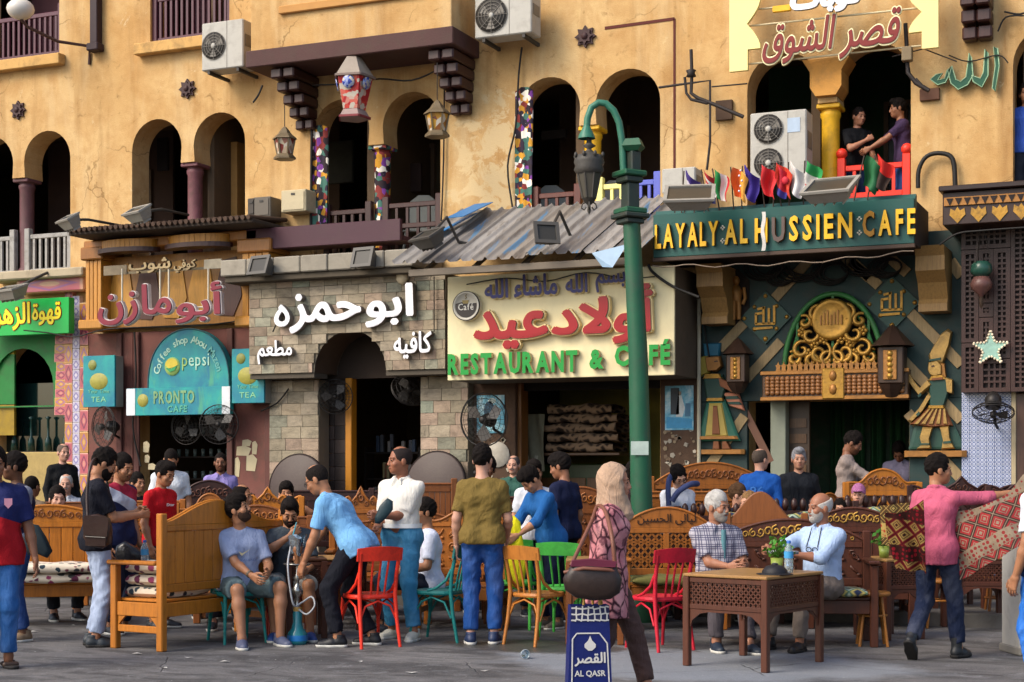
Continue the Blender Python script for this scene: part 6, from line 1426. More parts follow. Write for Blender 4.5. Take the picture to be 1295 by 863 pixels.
def face_hair(style):
    if ('fh', style) in _cache: return _cache['fh', style]
    s = SDF((-.11, -.15, -.16), (.11, .07, .07), .0058)
    if style == 'brows':
        for q in (-1, 1): s.cap((q*.016, -.0965, .029), (q*.046, -.084, .031), .0048, .0035, .0)
    else:
        o = .0045; cut = [((0, -.0, -.022), (0, .42, .9)), ((0, -.01, 0), (0, 1, .25))]
        s.ell((0, -.028, -.047), (.061+o, .068+o, .076+o), .0, cut=cut); s.ell((0, -.064, -.09), (.028+o, .026+o, .022+o), .02)
        if style == 'full': s.ell((0, -.062, -.1), (.032, .034, .03), .02)
        if style == 'mustache': s.D[:] = .3
        s.ell((0, -.1, -.062), (.022, .03, .008), 0, True)
        s.cap((-.026, -.093, -.05), (.026, -.093, -.05), .0085, .0085, .006)
        for q in (-1, 1): s.cap((q*.016, -.098, -.048), (q*.03, -.088, -.058), .007, .005, .006)
    _cache['fh', style] = s.mesh(); return _cache['fh', style]
def hand_mesh(pose, v=.0055):
    if ('hd', pose, v) in _cache: return _cache['hd', pose, v]
    s = SDF((-.07, -.11, -.23), (.10, .07, .05), v); s.cap((0, 0, .04), (0, 0, -.01), .027, .026, .0)
    for y in (-.026, 0, .024): s.cap((0, y*.6, -.01), (.002, y, -.085), .019, .0145, .014)
    cv = {'relax': (.25, .45, .4), 'grip': (.9, 1.4, 1.1), 'flat': (.05, .1, .08), 'fist': (1.3, 1.6, 1.2)}[pose]
    for i, (y, L, z) in enumerate(((-.033, .07, -.088), (-.011, .079, -.094), (.011, .074, -.09), (.031, .058, -.082))):
        p = np.array((.001, y, z), np.float32); a = 0; r = .0092
        for j, l in enumerate((.44, .31, .25)):
            a += cv[j]*(1+.12*i*(.5 if pose == 'relax' else 0)); q = p+np.array((math.sin(a)*L*l, (y*.12)*l, -math.cos(a)*L*l), np.float32)
            s.cap(p, q, r, r*.9, .004); p = q; r *= .9
    t = {'grip': [(.02, -.045, -.05), (.048, -.04, -.075), (.06, -.02, -.09)], 'fist': [(.02, -.045, -.05), (.05, -.04, -.075), (.058, -.012, -.088)]}.get(pose, [(.012, -.05, -.055), (.022, -.064, -.085), (.028, -.066, -.112)])
    p = np.array((0, -.02, -.02), np.float32); r = .0145
    for q in t: s.cap(p, q, r, r*.85, .01); p = np.array(q, np.float32); r *= .86
    _cache['hd', pose, v] = s.mesh(); return _cache['hd', pose, v]
def shoe_mesh(style):
    if ('sh', style) in _cache: return _cache['sh', style]
    s = SDF((-.08, -.24, -.12), (.08, .11, .26 if style == 'boot' else .06), .007); so_ = SDF((-.08, -.24, -.12), (.08, .11, -.02), .0065)
    s.cap((0, .045, -.045), (0, -.05, -.05), .04, .043, .02); s.cap((.006, -.05, -.056), (.012, -.15, -.066), .042, .034, .03); s.cap((-.012, -.06, -.06), (-.01, -.13, -.068), .036, .026, .03)
    s.cap((0, .02, -.03), (0, .022, .02 if style != 'boot' else .2), .044, .046 if style != 'boot' else .054, .02)
    s.plane((0, 0, -.088), (0, 0, -1)); s.plane((0, 0, .02 if style != 'boot' else .2), (0, 0, 1))
    so_.cap((0, .045, -.07), (0, -.05, -.07), .044, .047, .02); so_.cap((.006, -.05, -.07), (.012, -.152, -.07), .046, .038, .03); so_.cap((-.01, -.06, -.07), (-.01, -.13, -.07), .04, .03, .03)
    so_.plane((0, 0, -.066), (0, 0, 1)); so_.plane((0, 0, -.09), (0, 0, -1))
    if style == 'sandal':
        s.D[:] = .3; s.cap((-.04, -.07, -.06), (.045, -.07, -.06), .022, .022, .01); s.cap((-.045, .03, -.06), (.045, .03, -.05), .016, .016, .01); s.cap((0, -.13, -.07), (.0, -.13, -.07), .01, .01, .01)
    _cache['sh', style] = (s.mesh(), so_.mesh()); return _cache['sh', style]
def skinmat(h):
    c = C(h); key = ('skin', h)
    if key in _mc: return _mc[key]
    t = NT(bpy.data.materials.new('skin')); v = t.co(); o = t.mix(t.noise(9, 4, .5, v), dk(c, .86), dk(c, 1.12)); t.bump(t.noise(160, 2, .5, v), .05)
    t.p.inputs['Subsurface Weight'].default_value = .08; t.p.inputs['Subsurface Radius'].default_value = (.01, .004, .002)
    _mc[key] = t.out(o, .5, 0, .35); return t.m
def clothmat(h, var=.12, denim=False, rough=.85):
    c = C(h); key = ('cloth', h, denim)
    if key in _mc: return _mc[key]
    t = NT(bpy.data.materials.new('denim' if denim else 'cloth')); v = t.co()
    o = t.mix(t.noise(7, 5, .6, v), dk(c, 1-var), dk(c, 1+var))
    if denim: o = t.mix(t.math('MULTIPLY', t.ramp(t.noise(4.5, 6, .65, t.co((1, 1, .6)), .5), [(.44, 0), (.66, 1)]), .75), o, tuple(min(1, x*1.5+.07) for x in c)); o = t.mix(.25, o, t.mix(t.noise(180, 2, .5, v), dk(c, .5), dk(c, 1.5)))
    f = t.math('ADD', t.noise(9, 5, .6, t.co((1.5, 1.5, .5), rot=(.5, .3, 0)), 1.6), t.math('MULTIPLY', t.noise(220, 2, .5, v), .12)); t.bump(f, .75, .025)
    _mc[key] = t.out(o, rough, 0, .2); return t.m
def unit(v): v = np.asarray(v, float); return v/(np.linalg.norm(v)+1e-9)
def ik(a, b, l1, l2, hint):
    a, b = np.asarray(a, float), np.asarray(b, float); d = b-a; L = np.linalg.norm(d); Lm = (l1+l2)*.995
    if L > Lm: b = a+d/L*Lm; L = Lm
    u = unit(b-a); x = (l1*l1-l2*l2+L*L)/(2*L); h = math.sqrt(max(0, l1*l1-x*x)); hv = np.asarray(hint, float); hv = hv-u*(hv@u)
    return a+u*x+unit(hv)*h, b
_sm = {}
def shared(name, key, vf, M, m, parent):      # alike pieces share one mesh; the material sits on the object
    if key not in _sm:
        _sm[key] = np_mesh(name, [vf]); _sm[key].materials.append(None)
    o = bpy.data.objects.new(name, _sm[key]); col.objects.link(o); o.parent = parent
    if M is not None: o.matrix_basis = M
    o.material_slots[0].link = 'OBJECT'; o.material_slots[0].material = m; return o
EYEM = NT(bpy.data.materials.new('eyes')).out(C('#1a120e'), .2); LIPM = {}
SOLE = mat('#c4c2ba', .6, .1, 6, 0, dirt=.2); SOLED = mat('#1b1918', .7, .1)
def person(label, loc, face, H=1.75, skin='#9a6848', hair='short', hairc='#140f0d', top='#888888', sleeve='short', hem=-.10, bottom='#2b3f66', blen='long', denim=False,
           shoe='sneaker', shoec='#22242a', sole=True, fat=1.0, belly=0, beard=None, beardc=None, collar=False, tuck=False, v=.0115, seed=0, group=None, head='m', skirt=0, topm=None, botm=None, hairm=None,
           pel=None, lean=(0, 0), twist=0, hy=0, hp=0, hr=0, lh=None, rh=None, le=None, re=None, lf=None, rf=None, lk=None, rk=None, lpose='relax', rpose='relax', lth=None, rth=None, lft=(0, 0), rft=(0, 0), belt=None, legs=True, hs=1.0, look=None):
    k = H/1.75; rz = TH+math.radians(face); r = thing('person', label, 'person', tuple(loc), rz, group)
    P = np.array(pel if pel is not None else (0, 0, .955)); S = unit((lean[0], lean[1], 1))
    tw = math.radians(twist); Xs = np.array((math.cos(tw), math.sin(tw), 0)); Xs = unit(Xs-S*(Xs@S)); Fw = np.cross(S, Xs)*-1.0; Fw = unit(np.cross(Xs, S))
    if Fw[1] > 0: Fw = -Fw
    W = P+S*.16; Ch = P+S*.33; N = P+S*.485; sw = .163*(.5+.5*fat) if head != 'f' else .138*(.5+.5*fat)
    shl = {1: P+S*.415+Xs*sw, -1: P+S*.415-Xs*sw}; hipv = {1: P+np.array((.09, 0, -.03)), -1: P+np.array((-.09, 0, -.03))}
    if abs(lean[1]) > 2: pass
    al, fl, tl_, cl = .285, .25, .43, .42
    hands = {1: lh, -1: rh}; eh = {1: le, -1: re}; ft = {1: lf, -1: rf}; kh = {1: lk, -1: rk}; el = {}; wr = {}; kn = {}; an = {}
    for s in (1, -1):
        t = hands[s] if hands[s] is not None else shl[s]+np.array((s*.07, -.06, -.51)); e = eh[s] if eh[s] is not None else (s*.35, .9, -.1)
        el[s], wr[s] = ik(shl[s], t, al, fl, e)
        f_ = ft[s] if ft[s] is not None else (s*.1, .02, .09); kk = kh[s] if kh[s] is not None else (s*.08, -1, 0)
        kn[s], an[s] = ik(hipv[s], f_, tl_, cl, kk)
    fat_ = fat; F_ = lambda a: a*fat_
    torso = []
    for s in (1, -1):
        torso += [(P+Xs*s*.07, W+Xs*s*.055, F_(.103), F_(.093)), (W+Xs*s*.055, Ch+Xs*s*.07, F_(.093), F_(.108)), (Ch+Xs*s*.07, P+S*.40+Xs*s*.075, F_(.108), F_(.078))]
    if belly: torso.append((P+S*.1+Fw*.05*belly, W+S*.06+Fw*.05*belly, .12*fat_, .11*fat_))
    if head == 'f': torso += [(Ch+S*.0+Fw*.075+Xs*.06, Ch+Fw*.08+Xs*.06, .055, .055), (Ch+Fw*.075-Xs*.06, Ch+Fw*.08-Xs*.06, .055, .055)]
    shoul = [(N+S*-.035, shl[s], .06, .055) for s in (1, -1)]
    hd = unit(S*.7+np.array((0, 0, .5))); Hc = N+hd*.166+Fw*.035; am = .8 if head == 'f' else 1.0
    Rh = Matrix((Vector(Xs), Vector(-Fw), Vector(np.cross(Xs, -Fw)))).transposed().to_4x4()
    MH = Matrix.Translation(Vector(Hc)) @ Rh @ Matrix.Rotation(math.radians(hy), 4, 'Z') @ Matrix.Translation((0, .03, -.085)) @ Matrix.Rotation(math.radians(hr), 4, 'Y') @ Matrix.Rotation(math.radians(hp), 4, 'X') @ Matrix.Translation((0, -.03, .085)) @ Matrix.Scale(hs, 4)
    NB = np.array(MH @ Vector((0, .026, -.09)))
    allp = np.array([P, W, N, *shl.values(), *el.values(), *wr.values(), *(list(kn.values())+list(an.values())+list(hipv.values()))])
    lo = allp.min(0)-.2; hi = allp.max(0)+.2
    if belly or fat > 1.1: lo[:2] -= .08; hi[:2] += .08
    # body
    b = SDF(lo, hi, v*1.3)
    for a, c, ra, rb in torso: b.cap(a, c, ra-.012, rb-.012, .05)
    for a, c, ra, rb in shoul: b.cap(a, c, ra-.012, rb-.012, .05)
    b.cap(N-S*.03, NB, .056*(.9 if head == 'f' else 1), .051*(.9 if head == 'f' else 1), .03)
    for s in (1, -1):
        b.cap(shl[s], el[s], .051*am*(.6+.4*fat), .039*am, .03); m_ = el[s]+(wr[s]-el[s])*.3; b.cap(el[s], m_, .039*am, .041*am, .02); b.cap(m_, wr[s], .041*am, .0265, .02)
        if legs:
            lq = .78 if blen == 'long' else 1; b.cap(hipv[s], kn[s], .08*fat_*lq, .053*lq, .04); m_ = kn[s]+(an[s]-kn[s])*.3; b.cap(kn[s], m_, .053*lq, .056*lq, .03); b.cap(m_, an[s], .056*lq, .036, .03); b.cap(an[s], an[s]+np.array((0, 0, -.03)), .036, .038, .02)
    bp = [b.mesh()]
    lod = v >= .013; bp.append(xf(head_skin(head, .0085 if lod else .0062), MH))
    for s in (1, -1):
        d = unit(wr[s]-el[s]); th_ = (lth if s > 0 else rth)
        th_ = np.array(th_, float) if th_ is not None else (np.array((0, -1, .0)) if abs(d[2]) > .75 else np.array((0, 0, 1.)))
        z = -d; y = -unit(th_-z*(th_@z)); x = np.cross(y, z)
        M = Matrix((Vector(x), Vector(y), Vector(z))).transposed().to_4x4(); M.translation = Vector(wr[s]-z*0+d*.005)
        if s > 0: M = M @ Matrix.Diagonal((-1, 1, 1, 1))
        bp.append(xf(hand_mesh(lpose if s > 0 else rpose, .008 if lod else .0055), M @ Matrix.Scale(.96*(.92 if head == 'f' else 1), 4)))
    K = Matrix.Scale(k, 4)
    link('body', np_mesh('body', [xf(p, K) for p in bp]), skinmat(skin), r)
    if hair: shared('headscarf' if hair == 'scarf' else 'cap' if hair == 'cap' else 'hair', ('hair', hair), hair_mesh(hair), K @ MH, hairm or mat(hairc, .85, .4, 30, .6, 110, spec=.12), r)
    bc = beardc or (hairc if hair not in ('scarf', 'cap') else '#201814')
    shared('eyebrows', 'brows', face_hair('brows'), K @ MH, mat(bc, .6, .2), r)
    if beard: shared('beard' if beard != 'mustache' else 'mustache', ('beard', beard), face_hair(beard), K @ MH, mat(bc if (beardc or beard != 'short') else tuple(.45*x+.55*y for x, y in zip(C(skin), C(hairc))), .85, .4, 45, .5, 120, spec=.12), r)
    g = MB()
    for q in (-1, 1): g.ball((q*.032, -.0905, .005), (.0125, .005, .0062), 8)
    g.v = [tuple((K @ MH) @ Vector(p)) for p in g.v]; part('eyes', g, EYEM, r)
    g = MB(); g.ball((0, -.097, -.0635), (.021, .006, .0075), 8); g.v = [tuple((K @ MH) @ Vector(p)) for p in g.v]; part('lips', g, skinmat('#7a3f34'), r)
    # shirt
    c = SDF(lo, hi, v*1.05); o = .011 if not tuck else .008
    hem = .055 if tuck else hem
    for a, cc, ra, rb in torso: c.cap(a, cc, ra+o-.006, rb+o-.008, .05)
    if hem < -.05 or skirt:
        for s in (1, -1): c.cap(P+Xs*s*.07, P+Xs*s*(.082+skirt*.05)+S*(hem-.06), F_(.118), F_(.118)+skirt, .05)
        for s in (1, -1): c.ell(hipv[s]-Fw*.03, (.106*fat_, .116*fat_, .11), .05)
    c.plane(P+S*hem, -S); c.plane(N+S*.012, unit(S-Fw*.35))
    for a, cc, ra, rb in shoul: c.cap(a, cc, ra-.001, rb+.004, .045, cut=[(N+S*.012, unit(S-Fw*.35))])
    for s in (1, -1):
        d1 = unit(el[s]-shl[s]); d2 = unit(wr[s]-el[s]); a_ = .5+.5*fat
        if sleeve == 'short': e_ = shl[s]+(el[s]-shl[s])*.78; c.cap(shl[s], shl[s]+(el[s]-shl[s])*1.1, .057*am*a_, .061*am*a_, .035, cut=[(e_, d1)])
        elif sleeve == 'none': pass
        else:
            f = {'long': .93, 'rolled': .28, 'three': .6}[sleeve]; c.cap(shl[s], el[s], .061*am*a_, .054*am, .035); e_ = el[s]+(wr[s]-el[s])*f; c.cap(el[s], el[s]+(wr[s]-el[s])*1.05, .053*am, .043*am, .025, cut=[(e_, d2)])
    if collar:
        for q in range(12):
            a0, a1 = 2*PI*q/12, 2*PI*(q+1)/12; pt = lambda a: N+S*(.018-.02*max(0, -math.cos(a))*0)+Xs*.066*math.sin(a)-Fw*.062*math.cos(a)+S*.012*math.cos(a)+Fw*.012
            if abs(q-5.5) > .8: c.cap(pt(a0), pt(a1), .014, .014, .008)
        for s in (1, -1): c.cap(N+Fw*.075+Xs*s*.03-S*.0, N+Fw*.088+Xs*s*.05-S*.045, .013, .009, .008)
    c.folds(.0034, seed+11, 62)
    link('tunic' if skirt else 'shirt', np_mesh('shirt', [xf(c.mesh(), K)]), topm or clothmat(top), r)
    # trousers
    if legs:
        t = SDF(lo, hi, v*1.12); o = .014 if not tuck else .02; t0 = .06 if not tuck else .075
        for a, cc, ra, rb in torso[:2]+torso[3:5]: t.cap(a, cc, ra+o-.008, rb+o-.01, .05)
        t.plane(P+S*t0, S)
        for s in (1, -1):
            if blen == 'long':
                cu = an[s]+(kn[s]-an[s])*.09; t.cap(hipv[s], kn[s], .096*fat_, .073, .045); t.cap(kn[s], an[s]+(an[s]-kn[s])*.1, .072, .061, .03, cut=[(cu, unit(an[s]-kn[s]))])
            elif blen == 'shorts':
                cu = kn[s]-(kn[s]-hipv[s])*.10; t.cap(hipv[s], kn[s]+(kn[s]-hipv[s])*.15, .099, .09, .045, cut=[(cu, unit(kn[s]-hipv[s]))])
            t.ell(hipv[s]+np.array((0, .03 if P[2] > .7 else 0, .0)), (.1*fat_, .105*fat_, .1), .03)
        t.folds(.0052, seed+23, 54)
        link('shorts' if blen == 'shorts' else 'trousers', np_mesh('trousers', [xf(t.mesh(), K)]), botm or clothmat(bottom, .12, denim), r)
        if belt:
            g = MB(); pts = [P+S*.072+Xs*(.075+.118*fat_)*math.sin(2*PI*q/28)*1.0-Fw*(.125*fat_+.05*belly*(math.cos(2*PI*q/28) < 0))*math.cos(2*PI*q/28) for q in range(29)]
            g.sheet(lambda u, w__: Vector(pts[min(28, int(round(u*28)))])*k+Vector(S)*(w__-.5)*.04, 28, 1); part('belt', g, mat(belt, .4), r)
        for s in (1, -1):
            yw, pt = (lft if s > 0 else rft); M = K @ Matrix.Translation(Vector(an[s])) @ Matrix.Rotation(math.radians(yw+s*10), 4, 'Z') @ Matrix.Rotation(math.radians(pt), 4, 'X')
            up, sl_ = shoe_mesh(shoe); so__ = shared('shoe', ('shoe', shoe), up, M, mat(shoec, .5, .15), r); shared('sole', ('sole', shoe), sl_, None, SOLE if sole else SOLED, so__)
    r['_'] = 0; del r['_']
    J = {'sh': shl, 'el': el, 'wr': wr, 'N': N, 'P': P, 'S': S, 'Hc': Hc, 'Fw': Fw, 'Xs': Xs, 'k': k, 'rz': rz, 'MH': K @ MH, 'root': r}
    J['W'] = lambda p: (Matrix.Translation(r.location) @ Matrix.Rotation(rz, 4, 'Z')) @ (Vector(p)*k)
    return J
def seated(px, t, z0=0): p = dp(px, 595, t); p.z = z0; return p
def at(px, t, z0=0): p = dp(px, 595, t); p.z = z0; return p
SIT = dict(pel=(0, .0, .52), lf=(.12, -.42, .09), rf=(-.12, -.42, .09), lk=(.1, -.5, 1), rk=(-.1, -.5, 1))
# ================================================================== FURNITURE
def paintm(h): return mat(h, .52, .25, 10, .15, 40, dirt=.65, dirtc=dk(C(h), .35))
def bentwood(label, loc, face, m, hb=.86):
    r = thing('bentwood_chair', label, 'chair', tuple(loc), TH+math.radians(face), 'bentwood chairs set out in the street')
    sh = [(.205*math.copysign(abs(math.cos(a))**.7, math.cos(a)), .205*math.copysign(abs(math.sin(a))**.7, math.sin(a))) for a in [2*PI*k/24 for k in range(24)]]
    part('seat', MB().add([(x, y, .425) for x, y in sh]+[(x*1.03, y*1.03, .44) for x, y in sh]+[(x, y, .462) for x, y in sh]+[(x*.85, y*.85, .455) for x, y in sh],
         [tuple(range(24))[::-1]]+[(i+b, (i+1) % 24+b, (i+1) % 24+b+24, i+b+24) for b in (0, 24, 48) for i in range(24)]+[tuple(range(72, 96))], False), m, r)
    for s in (-1, 1):
        part('leg', MB().tube([(s*.17, -.16, .44), (s*.18, -.18, .25), (s*.195, -.215, 0)], [.019, .017, .013], 8), m, r)
        part('back_leg', MB().tube([(s*.185, .26, 0), (s*.175, .21, .25), (s*.17, .185, .46), (s*.175, .2, .62), (s*.185, .25, hb-.03)], [.015, .018, .02, .018, .017], 8), m, r)
        part('brace', MB().tube([(s*.18, .2, .66), (s*.19, .15, .56), (s*.2, .06, .49), (s*.2, -.03, .462)], [.014, .014, .014, .012], 7), m, r)
        part('brace', MB().tube([(s*.19, .2, .22), (s*.185, .13, .36), (s*.18, .0, .405), (s*.178, -.1, .36), (s*.185, -.18, .23)], .010, 6), m, r)
    for y in (-.17, .19): part('brace', MB().tube([(-.18, y*1.06, .23), (-.12, y, .36), (0, y, .405), (.12, y, .36), (.18, y*1.06, .23)], .010, 6), m, r)
    def P(u, v): a = (u-.5)*2; return (a*.215, .262+.0-.045*(a*a)*1.0+.02*v, hb-.1+.11*v+.018*(1-a*a)*v)
    def Q(u, v): p = P(u, v); return (p[0], p[1]+.02, p[2])
    g = MB(); nu, nv = 12, 2
    fr = [P(i/nu, j/nv) for i in range(nu+1) for j in range(nv+1)]; bk = [Q(i/nu, j/nv) for i in range(nu+1) for j in range(nv+1)]; n = len(fr)
    fs = [(i*3+j, (i+1)*3+j, (i+1)*3+j+1, i*3+j+1) for i in range(nu) for j in range(2)]; fs += [tuple(q+n for q in f)[::-1] for f in fs]
    ring = [i*3 for i in range(nu+1)]+[nu*3+1, nu*3+2]+[i*3+2 for i in range(nu-1, -1, -1)]+[1]
    fs += [(ring[i], ring[i]+n, ring[(i+1) % len(ring)]+n, ring[(i+1) % len(ring)]) for i in range(len(ring))]; part('top_rail', g.add(fr+bk, fs), m, r)
    for x in (-.07, .0, .07): part('spindle', MB().tube([(x*.9, .185, .45), (x, .215, .6), (x*1.1, .268, hb-.07)], .010, 6), m, r)
    return r
ORG = wood('#a8661c', 2.4, .38); HNY = wood('#93571f', 2.4, .4); HN3 = wood('#74421c', 2.4, .42); BRN = wood('#4c2718', 2.4, .4); DBR = wood('#331a14', 2.4, .42); GILT = mat('#a9823a', .45, .3, 9, .2, metal=.4)
def cush(c1, c2, c3, s_=13, bgc='#d2c6b2'):
    t = NT(bpy.data.materials.new('cushion_fabric')); vo = t.n('ShaderNodeTexVoronoi'); vo.inputs['Scale'].default_value = s_; v = t.co(); t.l(v, vo.inputs['Vector']); sp = t.n('ShaderNodeSeparateColor'); t.l(vo.outputs['Color'], sp.inputs[0])
    k = t.ramp(sp.outputs[0], [(.0, C(c1)), (.34, C(c2)), (.62, C(c3)), (.8, C(bgc))]); t.t.nodes[-1]
    for nd in t.t.nodes:
        if nd.type == 'VALTORGB': nd.color_ramp.interpolation = 'CONSTANT'
    return t.out(t.mix(t.ramp(t.math('ADD', vo.outputs['Distance'], t.math('MULTIPLY', t.noise(22, 3, .6, v), .25)), [(.5, 0), (.56, 1)]), k, C(bgc)), .9)
FLORAL = cush('#5a2440', '#8a3a5c', '#4a4a48', 11); FLORAL2 = cush('#23343f', '#6a3040', '#3a3a40', 14)
def geo():
    t = NT(bpy.data.materials.new('woven_fabric')); v = t.co((1, 1, 1)); sx = t.n('ShaderNodeSeparateXYZ'); t.l(v, sx.inputs[0]); F = lambda o, k: t.math('ABSOLUTE', t.math('SUBTRACT', t.math('FRACT', t.math('MULTIPLY', o, k)), .5))
    d = t.math('ADD', F(sx.outputs[0], 6.5), F(t.math('ADD', sx.outputs[2], sx.outputs[1]), 6.5)); o = t.ramp(d, [(.2, C('#1e2a44')), (.35, C('#b3a25a')), (.5, C('#2f5a4a')), (.65, C('#a9b5a0')), (.8, C('#22303a'))])
    return t.out(o, .9)
GEO = geo()
def pillow(label, loc, rz, w_, d_, h_, m, group=None):
    g = MB()
    def P(u, v):
        a = 2*PI*v; cx = math.cos(a); cz = math.sin(a); e = math.sin(PI*min(1, max(0, u)))**.25
        return ((u-.5)*w_, d_/2*math.copysign(abs(cx)**.45, cx)*(.93+.07*e), h_/2*math.copysign(abs(cz)**.55, cz)*(.3+.7*e)+.006*math.sin(u*17+a*2))
    g.sheet(P, 18, 20); g.add([P(0, j/20) for j in range(20)], [tuple(range(20))]); g.add([P(1, j/20) for j in range(20)], [tuple(range(20))[::-1]])
    o = part('cushion', g, m); o.location = loc; o.rotation_euler = (0, 0, rz); return tag(o, label, 'cushion', group)
CRF_ = {'arch': lambda u: 1-u*u, 'wave': lambda u: .38+.31*(1+math.cos(PI*u*1.0))-.18*math.exp(-((abs(u)-.62)/.16)**2), 'peak': lambda u: max(.25+.25*math.cos(PI*u*2.0)+.2*(1-abs(u)), 1-3.2*abs(u), .55*math.exp(-((abs(u)-.45)/.18)**2)), 'oval': lambda u: max(.12, math.sqrt(max(0, 1-(u/.42)**2))), 'flat': lambda u: .6, 'slope': lambda u: .5+.5*math.cos(PI*(u-.15))}
def bench(label, loc, face, w_, hb, m, crest='arch', ch=.22, panel='slats', d_=.52, arms=True, text=None, m2=None, carve=None, hs=.43, armh=.66, seatc=None, nsl=9, slatback=None):
    r = thing('carved_bench', label, 'bench', tuple(loc), TH+math.radians(face), 'carved wooden cafe benches'); m2 = m2 or m; yb = d_/2
    for s in (-1, 1):
        part('back_post', MB().box(s*w_/2-.035, s*w_/2+.035, yb-.035, yb+.035, 0, hb-ch+.1, bev=.008), m, r)
        part('leg', MB().box(s*w_/2-.035, s*w_/2+.035, -yb-.035, -yb+.035, 0, armh if arms else hs, bev=.008), m, r)
        part('side_rail', MB().box(s*w_/2-.02, s*w_/2+.02, -yb+.036, yb-.036, hs-.14, hs-.02, bev=.005), m, r); part('side_rail', MB().box(s*w_/2-.015, s*w_/2+.015, -yb+.036, yb-.036, .15, .21, bev=.005), m, r)
        if arms: part('armrest', MB().box(s*w_/2-.05, s*w_/2+.05, -yb-.07, yb-.036, armh+.002, armh+.04, bev=.012), m, r)
        for q in (-1, 1): part('corner_bracket', MB().prism([(0, 0), (.09, 0), (.05, -.035), (.035, -.05), (0, -.09)], -.012, .012, Matrix.Translation((s*w_/2, q*(yb-.036), hs-.142)) @ Matrix.Rotation(PI/2 if q < 0 else -PI/2, 4, 'Z')), m, r)
    for y in (-yb, yb): part('front_rail' if y < 0 else 'rear_rail', MB().box(-w_/2+.036, w_/2-.036, y-.018, y+.018, hs-.14, hs-.02, bev=.005), m, r)
    part('seat', MB().box(-w_/2+.037, w_/2-.037, -yb-.02, yb-.037, hs-.018, hs+.006, bev=.006), m, r)
    zc = hb-ch; part('back_rail', MB().box(-w_/2+.036, w_/2-.036, yb-.022, yb+.022, zc-.055, zc-.001, bev=.006), m, r); part('back_rail', MB().box(-w_/2+.036, w_/2-.036, yb-.02, yb+.02, hs+.07, hs+.14, bev=.006), m, r)
    z0, z1 = hs+.142, zc-.057; xa, xb = -w_/2+.037, w_/2-.037
    if panel == 'slats':
        for k in range(nsl): part('slat', MB().box(xa+(xb-xa)*k/nsl+.003, xa+(xb-xa)*(k+1)/nsl-.003, yb-.012, yb+.012, z0, z1, bev=.004), m, r)
    elif panel in ('lattice', 'star', 'cross'):
        part('back_board', MB().box(xa, xb, yb+.006, yb+.016, z0, z1), wood('#3c2212') if m is not BRN else DBR, r); npn = max(1, round((xb-xa)/.5)); g = MB()
        for q in range(npn):
            a, b = xa+(xb-xa)*q/npn, xa+(xb-xa)*(q+1)/npn
            if q: part('stile', MB().box(a-.03, a+.03, yb-.024, yb+.024, z0, z1, bev=.005), m, r)
            nx = 3 if panel != 'cross' else 2; nz = max(1, round((z1-z0)/((b-a)/nx)))
            for i in range(nx):
                for j in range(nz):
                    x0_, x1_ = a+(b-a)*i/nx, a+(b-a)*(i+1)/nx; c0, c1 = z0+(z1-z0)*j/nz, z0+(z1-z0)*(j+1)/nz; xm_, cm = (x0_+x1_)/2, (c0+c1)/2
                    if panel == 'cross': sg = [((x0_, c0), (x1_, c1)), ((x0_, c1), (x1_, c0)), ((xm_, c0), (xm_, c1))]
                    else: sg = [((x0_, c0), (xm_, cm)), ((x1_, c0), (xm_, cm)), ((x0_, c1), (xm_, cm)), ((x1_, c1), (xm_, cm)), ((x0_, cm), (x1_, cm)), ((xm_, c0), (x0_, cm)), ((xm_, c1), (x1_, cm)), ((xm_, c0), (x1_, cm)), ((xm_, c1), (x0_, cm))]
                    for p, q_ in sg: g.bar((p[0], yb-.006, p[1]), (q_[0], yb-.006, q_[1]), .02, .014, (0, 1, 0))
        part('lattice', g, m, r, kind='stuff')
    elif panel == 'knobs':
        nk = max(4, round((xb-xa)/.095))
        for k in range(nk): part('spindle', MB().lathe([(.0, z0-.0), (.02, z0), (.02, z0+.1), (.035, z0+.18), (.02, z0+.28), (.02, z1-.04), (.03, z1)], (xa+(xb-xa)*(k+.5)/nk, yb, 0), 8), m, r)
        for k in range(nk): part('finial', MB().lathe([(.0, 0), (.022, 0), (.036, .05), (.03, .1), (.012, .125), (0, .13)], (xa+(xb-xa)*(k+.5)/nk, yb, zc), 8), m, r)
    else:
        bd = part('back_board', MB().box(xa, xb, yb-.008, yb+.014, z0, z1), m2, r); g = MB(); nx = max(3, int((xb-xa)/.13)); nz = max(2, int((z1-z0)/.12))
        if panel == 'carved':
            for i in range(nx):
                for j in range(nz):
                    cx, cz = xa+(xb-xa)*(i+.5)/nx, z0+(z1-z0)*(j+.5)/nz; rr = .05
                    g.tube([(cx+rr*(1-.7*f/9)*math.cos(.9*f+i), yb-.014, cz+rr*(1-.7*f/9)*math.sin(.9*f+j)) for f in range(10)], .009, 5); g.ball((cx+.04, yb-.014, cz-.04), (.022, .012, .016), 6)
            part('carving', g, m, bd, kind='stuff')
